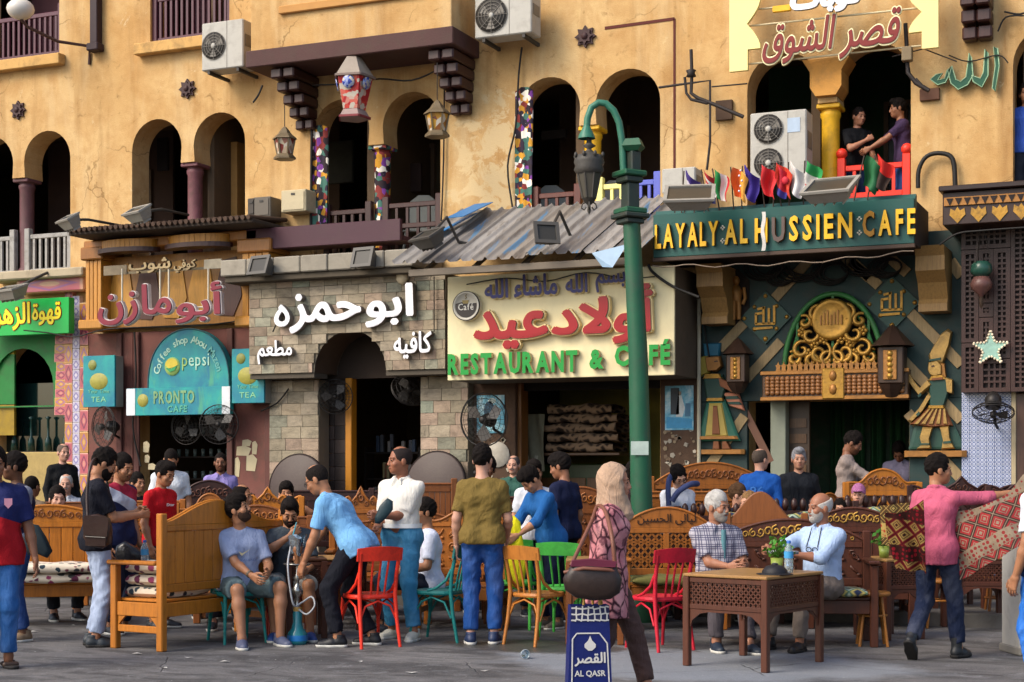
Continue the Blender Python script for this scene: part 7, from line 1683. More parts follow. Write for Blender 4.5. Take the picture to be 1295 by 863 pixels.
    if crest and panel != 'knobs':
        f = CRF_[crest]; N_ = 32; top_ = [(w_/2*(1-2*k/N_)*1.0, zc+ch*f(1-2*k/N_)) for k in range(N_+1)]
        part('crest', MB().prism([(-w_/2, zc), (w_/2, zc)]+top_, yb-.02, yb+.02), m, r)
        part('crest_moulding', MB().tube([(a, yb-.018, b) for a, b in top_], .014, 6), m, r)
        if carve:
            g = MB(); rg = random.Random(int(w_*100))
            for q in range(int(w_/.075)):
                cx = -w_/2+.06+(w_-.12)*q/int(w_/.075); cz = zc+ch*f(cx/(w_/2))*.5; rr = min(.05, ch*.24*max(.4, f(cx/(w_/2))))
                g.tube([(cx+rr*(1-.75*k/9)*math.cos(.85*k+q*2), yb-.026, cz+rr*1.2*(1-.75*k/9)*math.sin(.85*k+q*2)) for k in range(10)], rr*.2, 5)
            part('crest_carving', g, carve, r, kind='stuff')
        if text:
            M = r.matrix_basis @ Matrix.Identity(4); a, fs_ = glyphs(ar(text), .2, .03); lo, hi = a.min(0), a.max(0); tw_ = w_*.62; th_ = ch*.55
            g = MB(); g.add([((p[0]-lo[0])/(hi[0]-lo[0])*tw_-tw_/2, yb-.024-.008*(p[2] > 0), zc+.03+(p[1]-lo[1])/(hi[1]-lo[1])*th_) for p in a], fs_); part('lettering', g, mat('#2a170c', .6), r)
    r['yb'] = yb; del r['yb']; return r
def lattice_table(label, loc, rz, w_, d_, h_, m, topm, ap=.17):
    r = thing('lattice_table', label, 'table', tuple(loc), rz, 'wooden cafe tables'); part('tabletop', MB().box(-w_/2-.025, w_/2+.025, -d_/2-.025, d_/2+.025, h_-.025, h_, bev=.006), topm, r)
    for sx_ in (-1, 1):
        for sy in (-1, 1): part('leg', MB().box(sx_*w_/2-.028, sx_*w_/2+.028, sy*d_/2-.028, sy*d_/2+.028, 0, h_-.027, bev=.006), m, r)
    for k, (L, D_) in enumerate(((w_, d_), (w_, d_), (d_, w_), (d_, w_))):
        M = Matrix.Rotation([0, PI, PI/2, -PI/2][k], 4, 'Z'); z1, z0 = h_-.03, h_-.03-ap-.08
        part('apron_rail', MB().box(-L/2+.029, L/2-.029, -D_/2-.013, -D_/2+.013, z1-.04, z1, M, bev=.004), m, r); part('apron_rail', MB().box(-L/2+.029, L/2-.029, -D_/2-.013, -D_/2+.013, z0, z0+.04, M, bev=.004), m, r)
        g = MB(); n = int(L/.045)
        for i in range(-4, n+1):
            for s in (-1, 1):
                pts = []; x0 = -L/2+.03+(L-.06)*i/n; dx = (ap-.0)*.9; a = [x0, x0+dx] if s > 0 else [x0+dx, x0]; c0, c1 = z0+.041, z1-.041
                p, q = (a[0], c0), (a[1], c1); lo_, hi_ = -L/2+.03, L/2-.03
                def cl(p, q):
                    if p[0] > q[0]: p, q = q, p
                    if q[0] <= lo_+.005 or p[0] >= hi_-.005: return None
                    t = lambda x: (x, p[1]+(q[1]-p[1])*(x-p[0])/(q[0]-p[0]))
                    return (t(lo_) if p[0] < lo_ else p), (t(hi_) if q[0] > hi_ else q)
                e = cl(p, q)
                if e: g.bar((e[0][0], -D_/2, e[0][1]), (e[1][0], -D_/2, e[1][1]), .012, .009, (0, 1, 0))
        g.v = [tuple(M @ Vector(p)) for p in g.v]; part('lattice', g, m, r, kind='stuff')
        part('apron_arch', MB().prism([(-L/2+.029, z0-.002), (-L/2+.029, z0-.16), (-L/2+.05, z0-.09), (-L/2+.12, z0-.035), (-L/2+.2, z0-.02), (L/2-.2, z0-.02), (L/2-.12, z0-.035), (L/2-.05, z0-.09), (L/2-.029, z0-.16), (L/2-.029, z0-.002)], -D_/2-.008, -D_/2+.008, M), m, r)
    return r
def stool(label, loc, m):
    r = thing('stool', label, 'stool', tuple(loc), .3, 'bentwood stools'); part('seat', MB().lathe([(0, .44), (.15, .44), (.16, .45), (.16, .47), (.145, .48), (0, .475)], (0, 0, 0), 18), m, r)
    for k in range(4):
        a = PI/4+PI/2*k; part('leg', MB().tube([(.1*math.cos(a), .1*math.sin(a), .44), (.13*math.cos(a), .13*math.sin(a), .25), (.17*math.cos(a), .17*math.sin(a), 0)], .015, 7), m, r)
    part('ring', MB().tube([(.125*math.cos(2*PI*k/16), .125*math.sin(2*PI*k/16), .27) for k in range(17)], .011, 6), m, r); return r
# ---- benches, near ones first
bench('orange slatted bench with carved crest facing the street at the far left', at(60, 16.0), 12, 1.25, 1.19, ORG, 'arch', .17, 'slats', carve=HN3, nsl=10, armh=.68)
p = at(60, 15.75); pillow('floral seat cushion on the orange bench at the far left', (p.x, p.y, .485), TH+.2, 1.1, .5, .1, FLORAL); pillow('upper floral cushion on the orange bench at the far left', (p.x+.05, p.y-.02, .585), TH+.22, 1.05, .5, .1, FLORAL2)
bench('big orange bench seen from behind with plank back and wavy crest', at(256, 14.35), -121, 1.62, 1.28, ORG, 'slope', .2, 'slats', nsl=13, d_=.54, armh=.73)
p = at(213, 14.05)
for k in range(3): pillow(['lowest', 'middle', 'top'][k]+' floral cushion stacked on the near end of the big orange bench', (p.x, p.y, .485+.105*k), TH+math.radians(-119), .62, .48, .11, [FLORAL2, FLORAL, FLORAL][k])
bench('honey bench with black Arabic writing on its crest and star lattice back', at(848, 15.6), 4, .95, 1.175, HNY, 'arch', .2, 'star', text='ليالى الحسين')
pillow('green ochre cushion on the bench with black Arabic writing', at(850, 15.45)+Vector((0, 0, .48)), TH, .8, .5, .1, mat('#5d5a2c', .9, .3, 8))
bench('dark brown carved bench where the two old men sit', at(1003, 14.2), -6, 1.36, 1.1, BRN, 'arch', .2, 'carved', carve=GILT, armh=.72, d_=.56)
pillow('dark cushion with pale zigzag pattern under the old man in the white shirt', at(1003, 14.05)+Vector((0, 0, .48)), TH-.1, 1.25, .5, .09, GEO)
bench('brown slatted bench with gilded script on its crest behind the white haired man', at(1084, 15.7), -4, .98, 1.17, BRN, 'arch', .19, 'slats', carve=GILT, nsl=14)
bench('carved honey bench behind the man in the white polo shirt', at(522, 16.2), 3, 1.5, 1.12, HN3, 'wave', .17, 'carved', carve=HNY)
bench('carved honey bench with low wavy crest behind the teal chair', at(585, 15.6), -8, .8, 1.2, HNY, 'slope', .16, 'carved', carve=HN3)
Z1 = .14
bench('honey bench with star lattice back behind the woman in white', at(872, 17.3, Z1), 6, 1.5, 1.2, HNY, 'flat', .08, 'star')
bench('tall honey bench with carved name on its crest before the queen relief', at(906, 18.6, Z1), 8, 1.45, 1.5, HNY, 'arch', .26, 'cross', carve=HN3)
bench('honey bench with crossed lattice and carved crest below the dark doorway', at(1124, 17.4, Z1), 2, .82, 1.42, ORG, 'wave', .24, 'cross', carve=HN3)
bench('long dark carved bench in front of the blue and white tiles', at(1224, 17.4, Z1), 0, 1.15, 1.34, DBR, 'peak', .2, 'carved', carve=BRN)
bench('dark carved bench at the far right end behind the rug', at(1322, 17.2, Z1), 0, 1.1, 1.34, DBR, 'peak', .2, 'carved', carve=BRN)
bench('dark spindle backed bench with patterned cushion below the grey haired man', at(1035, 16.3), 4, .92, 1.17, DBR, 'flat', .04, 'knobs')
pillow('patterned backrest cushion on the dark spindle bench below the grey haired man', at(1038, 16.2)+Vector((0, 0, 1.0)), TH+.05, .75, .12, .26, GEO)
bench('dark spindle backed bench behind the rug seller shoulder', at(1120, 16.6), 2, .85, 1.2, DBR, 'flat', .04, 'knobs'); pillow('teal patterned backrest cushion on the dark spindle bench behind the rug seller', at(1122, 16.45)+Vector((0, 0, 1.05)), TH, .7, .12, .24, GEO)
bench('dark spindle backed bench left of the plain curved bench end', at(905, 16.2), 4, .7, 1.12, DBR, 'flat', .04, 'knobs'); pillow('yellow and blue patterned backrest cushion beside the plaid shirted man', at(934, 15.9)+Vector((0, 0, 1.0)), TH, .5, .12, .26, GEO)
bench('brown plain bench with high wavy crest turned away from the street', at(968, 15.8), 172, .75, 1.33, HN3, 'slope', .3, 'plain')
bench('honey bench end beside the spindle bench under the grey haired man', at(1072, 16.8), 40, .4, 1.3, HNY, 'arch', .14, 'plain', arms=False)
bench('dark bench with carved pointed crest below the man in the lilac shirt', at(262, 19.4, Z1), 5, 1.05, 1.28, DBR, 'wave', .26, 'carved', carve=BRN)
bench('honey bench with oval carved medallion crest behind the red shirted boy', at(262, 17.8), 4, .75, 1.28, HNY, 'oval', .2, 'slats', carve=HN3)
bench('honey bench with lattice back behind the striped shirt man', at(165, 17.9), 4, 1.1, 1.24, HNY, 'flat', .12, 'star', carve=HN3)
bench('honey bench with pointed crest left of the round tabletop', at(336, 17.4), 4, .75, 1.36, ORG, 'peak', .2, 'cross', carve=HN3)
bench('honey bench with scrolled crest behind the hookah smoker', at(322, 16.3), 3, 1.1, 1.18, HN3, 'wave', .2, 'carved', carve=HNY)
bench('narrow honey bench with pointed carved crest left of the white polo man', at(455, 17.1), 3, .62, 1.37, HNY, 'peak', .24, 'plain', carve=HN3)
bench('dark brown bench seen above the light blue polo man', at(415, 18.6, Z1), 3, 1.0, 1.2, DBR, 'flat', .1, 'slats')
bench('dark high chair with turned spindles in front of the right tabletop', at(548, 17.6), 6, .5, 1.42, HN3, 'flat', .06, 'slats', nsl=7)
bench('carved brown bench behind the boy in the navy shirt', at(738, 17.4), 3, 1.0, 1.36, HN3, 'wave', .24, 'carved', carve=HNY)
bench('brown bench with carved crest behind the denim jacket boy', at(650, 17.8), 3, 1.0, 1.24, BRN, 'wave', .22, 'carved', carve=HN3)
bench('honey bench behind the dark haired woman by the lamp post', at(815, 17.0), 3, .9, 1.3, HNY, 'flat', .1, 'star')
bench('dark bench in the back row left of the street lamp', at(775, 19.2, Z1), 3, 1.3, 1.15, HN3, 'flat', .1, 'slats')
bench('low dark bench in the back row below the white haired man', at(70, 19.3, Z1), 5, 1.3, 1.05, HN3, 'flat', .1, 'slats')
bench('dark bench in the back row below the wall fans', at(185, 19.6, Z1), 5, 1.2, 1.1, DBR, 'flat', .1, 'slats')
bench('dark bench in the back row before the stone doorway', at(480, 19.2, Z1), 5, 1.2, 1.15, DBR, 'wave', .2, 'slats')
# ---- chairs
bentwood('glossy red bentwood chair behind the man in the light blue polo', at(466, 14.0), -150, paintm('#d8311b'))
bentwood('teal bentwood chair behind the white trainers, turned sideways', at(556, 14.45), -112, paintm('#12706c'))
bentwood('teal bentwood chair under the man in the grey blue T-shirt', at(300, 14.3), 30, paintm('#157a74'))
bentwood('reddish bentwood chair under the hookah smoker', at(365, 14.75), 12, paintm('#a8301f'))
bentwood('bare wood bentwood chair beside the plastic cup', at(681, 14.15), 138, wood('#a8692a', 2.4, .4))
bentwood('light green bentwood chair behind the bare wood chair', at(716, 14.9), 160, paintm('#4cb548')); bentwood('light green bentwood chair beside the tan T-shirt man', at(655, 15.6), 165, paintm('#4cb548'))
bentwood('crimson bentwood chair left of the old men table', at(833, 13.75), -150, paintm('#b3162c'))
stool('bare wood stool right of the old men bench', at(1103, 14.0), wood('#9a6226', 2.4)); stool('bare wood stool behind the rug seller legs', at(1186, 15.6), wood('#9a6226', 2.4)); stool('wooden stool beside the white block at the right', at(1262, 15.9), wood('#7a4a20', 2.4))
# ---- tables
TOPW = mat('#957042', .4, .3, 3, .1, dirt=.35)
a, b, c = gp(869, 842), gp(968, 851), gp(996, 834); a.z = b.z = c.z = 0
ux = (b-a).normalized(); w0 = (b-a).length; uy = Vector((-ux.y, ux.x, 0)); d0 = max(.5, abs((c-b).dot(uy))); ctr = (a+b)/2+uy*d0/2; trz = math.atan2(ux.y, ux.x); TZ = .735
lattice_table('carved lattice table with plant and bottle in front of the two old men', ctr, trz, w0, d0, TZ, BRN, TOPW)
TB = lambda u, v: ctr+ux*u*w0/2+uy*v*d0/2+Vector((0, 0, TZ))
lattice_table('lattice table beside the stool at the right of the old men', at(1124, 14.7), TH+.35, .36, .5, .74, BRN, TOPW)
lattice_table('small wooden table behind the hookah next to the smoker', at(386, 14.75), TH+.2, .32, .4, .74, BRN, mat('#4a2c1a', .4))
lattice_table('brown table behind the woman in the headscarf', at(752, 14.3), TH-.05, .46, .5, .76, HN3, TOPW)
lattice_table('dark table under the hanging rug', at(1238, 15.4), TH, .55, .5, .72, BRN, TOPW); lattice_table('dark table between the benches at the far right', at(1205, 16.4), TH, .5, .5, .72, BRN, TOPW); lattice_table('dark low table behind the hookah smoker', at(425, 15.6), TH, .5, .5, .7, BRN, TOPW)
def plant(label, loc, k=1.0, seed=1):
    r = thing('potted_plant', label, 'plant', tuple(loc)); rg = random.Random(seed); part('pot', MB().lathe([(0, 0), (.035*k, 0), (.042*k, .09*k), (.035*k, .085*k), (0, .08*k)], (0, 0, 0), 12), mat('#7a8a3a', .4, .2), r)
    g = MB(); st = MB()
    for q in range(70):
        th_ = rg.uniform(0, 6.28); e = rg.uniform(.2, 1.25); L = rg.uniform(.06, .15)*k; b_ = Vector((0, 0, .09*k)); t = b_+Vector((math.cos(th_)*math.cos(e)*L*.75, math.sin(th_)*math.cos(e)*L*.75, math.sin(e)*L)); n = Vector((rg.uniform(-1, 1), rg.uniform(-1, 1), rg.uniform(-.3, 1))).normalized(); s_ = rg.uniform(.014, .026)*k
        u = n.orthogonal().normalized(); w__ = n.cross(u); g.add([t-u*s_, t+w__*s_*.6, t+u*s_*1.2, t-w__*s_*.6], [(0, 1, 2, 3)]); st.tube([b_, t], .0025, 3)
    part('leaves', g, mat('#3f7a22', .5, .4, 30), r, kind='stuff'); part('stem', st, mat('#41661f', .6), r, kind='stuff'); return r
plant('small green plant in a pot on the old men table', TB(.35, .35), 1.25); plant('green bottle plant on the table beside the rug seller', at(1118, 14.65)+Vector((0, 0, .742)), 1.2, 4)
CLEAR = NT(bpy.data.materials.new('clear_plastic')); CLEAR.p.inputs['Transmission Weight'].default_value = .75; CLEAR = CLEAR.out(C('#cfe3ee'), .12, 0, .5)
def bottle(label, loc, k=1):
    r = thing('water_bottle', label, 'bottle', tuple(loc)); part('bottle_body', MB().lathe([(0, 0), (.032*k, 0), (.033*k, .09*k), (.030*k, .1*k), (.033*k, .11*k), (.033*k, .16*k), (.014*k, .205*k), (.014*k, .215*k)], (0, 0, 0), 14), CLEAR, r); part('wrapper', MB().lathe([(.0345*k, .105*k), (.0345*k, .155*k)], (0, 0, 0), 14), mat('#3f8fc0', .4, .2), r); part('cap', MB().lathe([(.0155*k, .212*k), (.0155*k, .232*k), (0, .233*k)], (0, 0, 0), 10), mat('#2a5fae', .4), r)
bottle('plastic water bottle on the old men table', TB(.72, .25), 1.1); bottle('plastic water bottle standing on the big orange bench', at(183, 14.2)+Vector((0, 0, .68)), 1.05)
def cap_on_table():
    p = TB(.78, -.35); r = thing('black_cap', 'black cap and shades lying on the corner of the old men table', 'cap', tuple(p), .4); part('crown', MB().lathe([(.1, 0), (.1, .03), (.07, .065), (.03, .075), (0, .076)], (0, 0, 0), 14), mat('#16151a', .6), r); part('brim', MB().lathe([(.098, .012), (.145, .006), (.145, .002), (.098, .004)], (0, 0, 0), 16), mat('#16151a', .6), r); part('button', MB().ball((0, 0, .08), (.03, .03, .012), 8), mat('#26252a', .5), r)
cap_on_table()
r = thing('tissue_holder', 'white paper tissue stand beside the plant on the old men table', 'tissue', tuple(TB(.55, -.1)), .3); part('tray', MB().box(-.05, .05, -.035, .035, 0, .012, bev=.003), mat('#b9b6b0', .4), r); part('tissue', MB().sheet(lambda u, v: (-.045+.09*u, -.03+.06*v, .014+.02*math.sin(u*6)*math.sin(v*5)), 6, 5), mat('#c9c6c2', .8), r)
# ---- hookah
hk = thing('hookah', 'hookah with teal glass base, steel stem and foil covered bowl', 'hookah', tuple(gp(376, 815))); HM = mat('#9a9994', .25, .15, 9, .05, metal=.9); p_ = lambda z: z
TG = NT(bpy.data.materials.new('teal_glass')); TG.p.inputs['Transmission Weight'].default_value = .35; TG = TG.out(C('#2f8f98'), .12, 0, .6)
part('glass_base', MB().lathe([(0, 0), (.085, .0), (.092, .03), (.088, .1), (.055, .14), (.04, .2), (.042, .28), (.034, .30)], (0, 0, 0), 20), TG, hk); part('water_band', MB().lathe([(.0935, .035), (.0925, .06), (.0905, .085)], (0, 0, 0), 20), mat('#1f6fb0', .3), hk)
part('stem', MB().lathe([(.03, .3), (.035, .33), (.02, .36), (.02, .42), (.05, .46), (.052, .49), (.02, .53), (.016, .56), (.034, .59), (.016, .62), (.014, .7)], (0, 0, 0), 14), HM, hk); part('grommet', MB().lathe([(.036, .295), (.04, .31), (.036, .335)], (0, 0, 0), 14), mat('#b08a4a', .4), hk)
part('tray', MB().lathe([(0, .7), (.1, .7), (.125, .715), (.125, .722), (.1, .708), (0, .71)], (0, 0, 0), 24), HM, hk); part('bowl', MB().lathe([(.02, .71), (.022, .78), (.05, .83), (.055, .87), (.04, .88)], (0, 0, 0), 14), mat('#8a5a3a', .5), hk)
g = MB(); g.sheet(lambda u, v: ((.045+.03*v+.012*math.sin(u*31))*math.cos(u*2*PI), (.045+.03*v+.012*math.sin(u*31))*math.sin(u*2*PI), .8+.16*v+.02*math.sin(u*19+v*7)), 22, 6); part('foil', g, mat('#aab4bc', .25, .2, 30, .5, 40, metal=.9), hk)
def spl(P, n=6):
    P = [Vector(p) for p in P]; Q = []
    for k in range(len(P)-1):
        p0, p1, p2, p3 = P[max(k-1, 0)], P[k], P[k+1], P[min(k+2, len(P)-1)]
        for q in range(n): f = q/n; Q.append(.5*((2*p1)+(p2-p0)*f+(2*p0-5*p1+4*p2-p3)*f*f+(3*p1-p0-3*p2+p3)*f**3))
    return Q+[P[-1]]
HKT = 1.55*2000/(815-595)
hose = spl([dp(377, 770, HKT-.02), dp(388, 777, HKT-.1), dp(398, 766, HKT-.1), dp(394, 755, HKT-.06), dp(382, 762, HKT-.05), dp(372, 766, HKT-.12), dp(367, 745, HKT-.14), dp(364, 715, HKT-.12), dp(367, 695, HKT+.02), dp(369, 684, HKT+.25)], 6)
part('hose', MB().tube(hose, .0085, 8), mat('#9b9ea3', .4, .15, 30), hk, True); part('mouthpiece', MB().tube([dp(369, 684, HKT+.25), dp(372, 672, HKT+.32), dp(375, 661, HKT+.36)], [.009, .008, .006], 8), mat('#2a7f8c', .35), hk, True)
# ---- street bits
p = gp(663, 833); r = thing('plastic_cup', 'clear plastic cup lying on the wet paving', 'cup', tuple(p), .6); Mc = Matrix.Translation((0, 0, .036)) @ Matrix.Rotation(PI/2-.1, 4, 'X'); part('cup_wall', MB().lathe([(.0, -.05), (.027, -.05), (.037, .05), (.035, .05), (.025, -.046)], (0, 0, 0), 16, Mc), CLEAR, r); part('rim', MB().lathe([(.037, .048), (.040, .051), (.037, .054)], (0, 0, 0), 16, Mc), mat('#a9b0b5', .3), r)
for i, (px_, py_) in enumerate(((330, 806), (418, 799), (43, 800), (285, 838), (612, 850), (208, 846), (238, 833), (174, 828), (520, 852), (455, 838), (92, 792))):
    p = gp(px_, py_); s_ = rnd.uniform(.015, .035); a = rnd.random()*3; g = MB(); g.add([(s_*1.5*math.cos(a+q*PI/2+.3*(q % 2)), s_*math.sin(a+q*PI/2+.2*q), .008+.006*(q % 2)) for q in range(4)], [(0, 1, 2, 3)])
    o = part('paper_scrap', g, mat('#b0aea8', .9)); o.location = p; tag(o, 'scrap of white litter lying on the paving '+['in front of the teal chair', 'beside the red chair legs', 'by the man with grey sleeves', 'nearest the bottom edge before the hookah', 'before the tan T-shirt man', 'nearest the left frame edge', 'below the big orange bench', 'beside the big orange bench leg', 'before the white trainers', 'below the red chair', 'near the pale jeans'][i], 'litter', 'scraps of litter on the paving')
r = thing('concrete_block', 'chipped white concrete block at the right edge of the street', 'block', tuple(at(1294, 13.4)), TH+.1); part('block', MB().box(-.11, .3, -.2, .2, 0, .93, bev=.02), mat('#aaa79f', .85, .2, 3, .5, 14, dirt=.4), r); part('plinth', MB().box(-.125, .31, -.215, .215, 0, .07, bev=.01), mat('#7a766e', .9, .2), r)
# ================================================================== THE PEOPLE
def bandmat(stops, axis=2, k=1.0, off=0.0, slant=0.0, absx=False):
    t = NT(bpy.data.materials.new('cloth')); v = t.co(); sx = t.n('ShaderNodeSeparateXYZ'); t.l(v, sx.inputs[0]); a = sx.outputs[axis]
    if absx: a = t.math('ABSOLUTE', a)
    if slant: a = t.math('ADD', a, t.math('MULTIPLY', sx.outputs[0], slant))
    o = t.ramp(t.math('ADD', t.math('MULTIPLY', a, k), off), [(p, C(c)) for p, c in stops])
    for nd in t.t.nodes:
        if nd.type == 'VALTORGB': nd.color_ramp.interpolation = 'CONSTANT'
    t.bump(t.noise(13, 5, .6, v, 1.2), .5, .02); return t.out(o, .85, 0, .2)
def plaid(base, dark, k=26, lw=.1):
    t = NT(bpy.data.materials.new('plaid_cloth')); v = t.co(); sx = t.n('ShaderNodeSeparateXYZ'); t.l(v, sx.inputs[0]); o = C(base)
    for i, kk, l in ((0, k, lw), (2, k, lw), (0, k*.5, lw*.6), (2, k*.5, lw*.6)):
        f = t.math('ABSOLUTE', t.math('SUBTRACT', t.math('FRACT', t.math('MULTIPLY', sx.outputs[i], kk)), .5)); o = t.mix(t.math('MULTIPLY', t.ramp(f, [(l, 1), (l+.03, 0)]), .75), o, C(dark))
    t.bump(t.noise(13, 5, .6, v, 1.2), .5, .02); return t.out(o, .85, 0, .2)
def snake():
    t = NT(bpy.data.materials.new('snake_print')); v = t.co((1, 1, .8)); vo = t.n('ShaderNodeTexVoronoi', feature='DISTANCE_TO_EDGE'); vo.inputs['Scale'].default_value = 12; t.l(v, vo.inputs['Vector'])
    nz = t.noise(26, 5, .7, v); o = t.mix(t.ramp(t.noise(5, 4, .6, v), [(.4, 0), (.65, 1)]), C('#a35f68'), C('#c98d8e')); o = t.mix(t.ramp(t.math('ADD', vo.outputs['Distance'], t.math('MULTIPLY', nz, .22)), [(.13, 1), (.22, 0)]), o, C('#3a1c26')); o = t.mix(t.ramp(t.noise(11, 5, .7, v), [(.58, 0), (.64, .8)]), o, C('#5a2e3a'))
    t.bump(t.noise(13, 5, .6, v, 1.2), .5, .02); return t.out(o, .8, 0, .2)
S1, S2, S3, S4, PALE = '#8a5c42', '#9a6a4c', '#7a5039', '#5c3a26', '#b58872'
def sit(z=.52, ly=-.42, sp=.12): return dict(pel=(0, 0, z), lf=(sp, ly, .09), rf=(-sp, ly, .09), lk=(.1, -.5, 1), rk=(-.1, -.5, 1), lh=(.15, -.3, z+.1), rh=(-.13, -.3, z+.1), lth=(0, -.2, 1), rth=(0, -.2, 1))
FAR = .0165
def dup(a, **k): d = dict(a); d.update(k); return d
p1 = person('heavy man in a red and navy polo cut off by the left edge', at(-6, 12.4), 20, 1.74, S3, 'short', fat=1.25, belly=1, topm=bandmat([(0, '#a3161f'), (.5, '#1d2350'), (.53, '#1d2350')], k=.4, slant=.35, off=.02), bottom='#27568f', denim=True, shoe='sandal', shoec='#3a2a20', sole=False, collar=True, seed=1, hem=-.14, lh=(.3, -.12, .84))
p2 = person('man in navy T-shirt with grey sleeves holding a dark jacket at the left', at(22, 14.35), -50, 1.72, S4, 'short', topm=bandmat([(0, '#1c1e38'), (.38, '#7d7f8c')], axis=0, k=2.0, absx=True), bottom='#1d3a6e', denim=True, shoec='#7a6650', seed=2, lh=(.12, -.3, 1.08), rh=(-.16, -.3, 1.02), hy=-20, fat=1.08)
p3 = person('bearded man in black T-shirt and pale jeans with a brown shoulder bag', at(122, 13.95), 112, 1.77, S2, 'short', beard='full', top='#14151f', bottom='#8f9cb4', denim=True, shoec='#2a3036', sole=False, seed=3, lh=(.04, -.34, 1.16), rh=(-.06, -.36, 1.14), hp=24, lpose='grip', rpose='grip', hem=-.12)
p4 = person('man in a red white and navy striped shirt left of the boy in red', at(150, 15.0), 62, 1.72, S2, 'short', beard='short', topm=bandmat([(0, '#1b2140'), (.42, '#1b2140'), (.47, '#a9adb8'), (.52, '#8f2036'), (.58, '#22264a')], k=.4, slant=.5), bottom='#1b2338', seed=4, hp=12)
p5 = person('boy in a red T-shirt with white print behind the big orange bench', at(203, 15.5), 62, 1.66, S2, 'quiff', top='#b3121c', bottom='#20242e', seed=5, hp=18, fat=.92)
p6 = person('man in white T-shirt standing behind the red shirted boy', at(214, 18.6, Z1), 20, 1.70, S2, 'buzz', top='#c9ced3', bottom='#22252e', seed=6, hp=22, v=FAR, lean=(0, -.15))
p7 = person('man in lilac shirt standing in the dark coffee shop doorway', at(279, 20.0, Z1), 8, 1.64, S3, 'buzz', beard='short', top='#8478ae', sleeve='long', collar=True, bottom='#2a2a33', seed=7, v=FAR)
p8 = person('seated man in profile with dark hair in front of the pointed honey bench', at(303, 17.0), 72, 1.74, S2, 'balding', top='#4c4f58', sleeve='long', bottom='#23252c', seed=8, v=.014, **sit(.62))
p9 = person('seated man whose face shows above the shoulder of the smoking man', at(283, 15.75), 12, 1.72, PALE, 'thick', top='#1f2230', bottom='#23252c', seed=9, v=.014, **sit(.47))
p10 = person('seated young man in grey blue T-shirt and grey shorts blowing smoke upward', at(304, 14.25), 22, 1.76, '#9a6b4e', 'thick', beard='short', beardc='#3a2a22', top='#8b97b5', blen='shorts', bottom='#55666a', shoec='#4a5068', seed=10, hem=-.06, hy=56, hp=-20, **dup(sit(.53), lf=(.26, -.42, .09), rf=(-.1, -.52, .09), lh=(.17, -.34, .64), rh=(.02, -.36, .62), lpose='relax', lk=(.3, -.5, 1)))
p11 = person('seated bearded man in dark grey T-shirt smoking the hookah hose', at(366, 14.75), 6, 1.74, S2, 'quiff', beard='short', beardc='#2a1f19', top='#3c444c', blen='shorts', bottom='#9a9a94', shoec='#22407a', seed=11, hy=8, hp=24, **dup(sit(.53), rh=(.015, -.27, .955), re=(-1, .1, -.7), rpose='grip', lh=(.17, -.33, .64), lf=(.2, -.42, .09)))
p12 = person('bald man in light blue polo leaning over towards the smokers', at(440, 13.95), -104, 1.78, S2, 'balding', hairc='#1b1614', top='#6fa3cf', collar=True, bottom='#11131c', shoec='#15161b', seed=12, pel=(0, .08, .90), lean=(0, -.72), fat=1.1, lh=(.2, -.33, .72), rh=(-.14, -.46, .78), le=(.6, 1, .2), hp=-8, lf=(.12, -.05, .09), rf=(-.12, .18, .09), hem=-.12, rpose='grip', lth=(-.4, -.6, .2))
p13 = person('man in white polo shirt and blue jeans with white belt holding a dark pouch', at(508, 14.5), -28, 1.78, '#8c5a42', 'balding', hairc='#2b2422', top='#d5d1c8', collar=True, tuck=True, bottom='#2f6f93', denim=True, belt='#cfd3d4', shoec='#b8b5a8', fat=1.06, belly=.5, seed=13, hy=-38, lh=(-.03, -.31, 1.12), rh=(-.12, -.25, 1.0), lpose='grip', rpose='grip', lf=(.16, -.05, .09), rf=(-.13, .05, .09))
p14 = person('seated man in white T-shirt half hidden behind the man in the white polo', at(541, 15.2), -72, 1.74, S2, 'short', top='#c5cbdd', bottom='#1b1f2c', seed=14, v=.013, **sit(.5))
p15 = person('man in tan T-shirt and blue jeans seen from behind', at(610, 14.1), 176, 1.79, PALE, 'short', top='#6d5a2c', bottom='#17417e', denim=True, shoec='#23304f', seed=15, lf=(.1, .02, .09), rf=(-.1, -.04, .09), hy=-12, rh=(-.2, -.2, .92), hem=-.08)
p16 = person('moustached man in mint shirt standing behind the tan T-shirt man', at(603, 17.2), 22, 1.72, S3, 'short', beard='mustache', top='#86a89a', bottom='#2c2e36', seed=16, v=.014, lean=(.2, 0), hy=-30)
p17 = person('older man in green and navy polo standing by the round plate', at(650, 19.3, Z1), -14, 1.60, PALE, 'balding', hairc='#4a4442', top='#2f5248', collar=True, bottom='#2a2a30', seed=17, v=FAR, beard='mustache', beardc='#6a625c')
p18 = person('boy in blue denim shirt leaning towards a yellow garment', at(696, 15.5), -58, 1.66, '#a87658', 'thick', top='#1c5590', sleeve='rolled', bottom='#151b33', shoec='#5a5148', seed=18, lean=(0, -.34), hp=26, lh=(.16, -.5, .98), rh=(-.1, -.52, .9), hem=-.2, fat=.95, skirt=.0)
p19 = person('young man in white T-shirt between the denim shirt boy and the navy shirt boy', at(676, 16.8), 12, 1.66, '#a87658', 'thick', beard='short', top='#c9ccd2', bottom='#20242e', seed=19, v=.014, hr=-6, lh=(.1, -.4, 1.0))
p20 = person('tall boy in dark navy T-shirt with his back turned', at(714, 16.2), -128, 1.74, '#8a5c42', 'thick', top='#141a36', bottom='#14161f', seed=20, hp=16, hy=15, v=.0125, fat=.95)
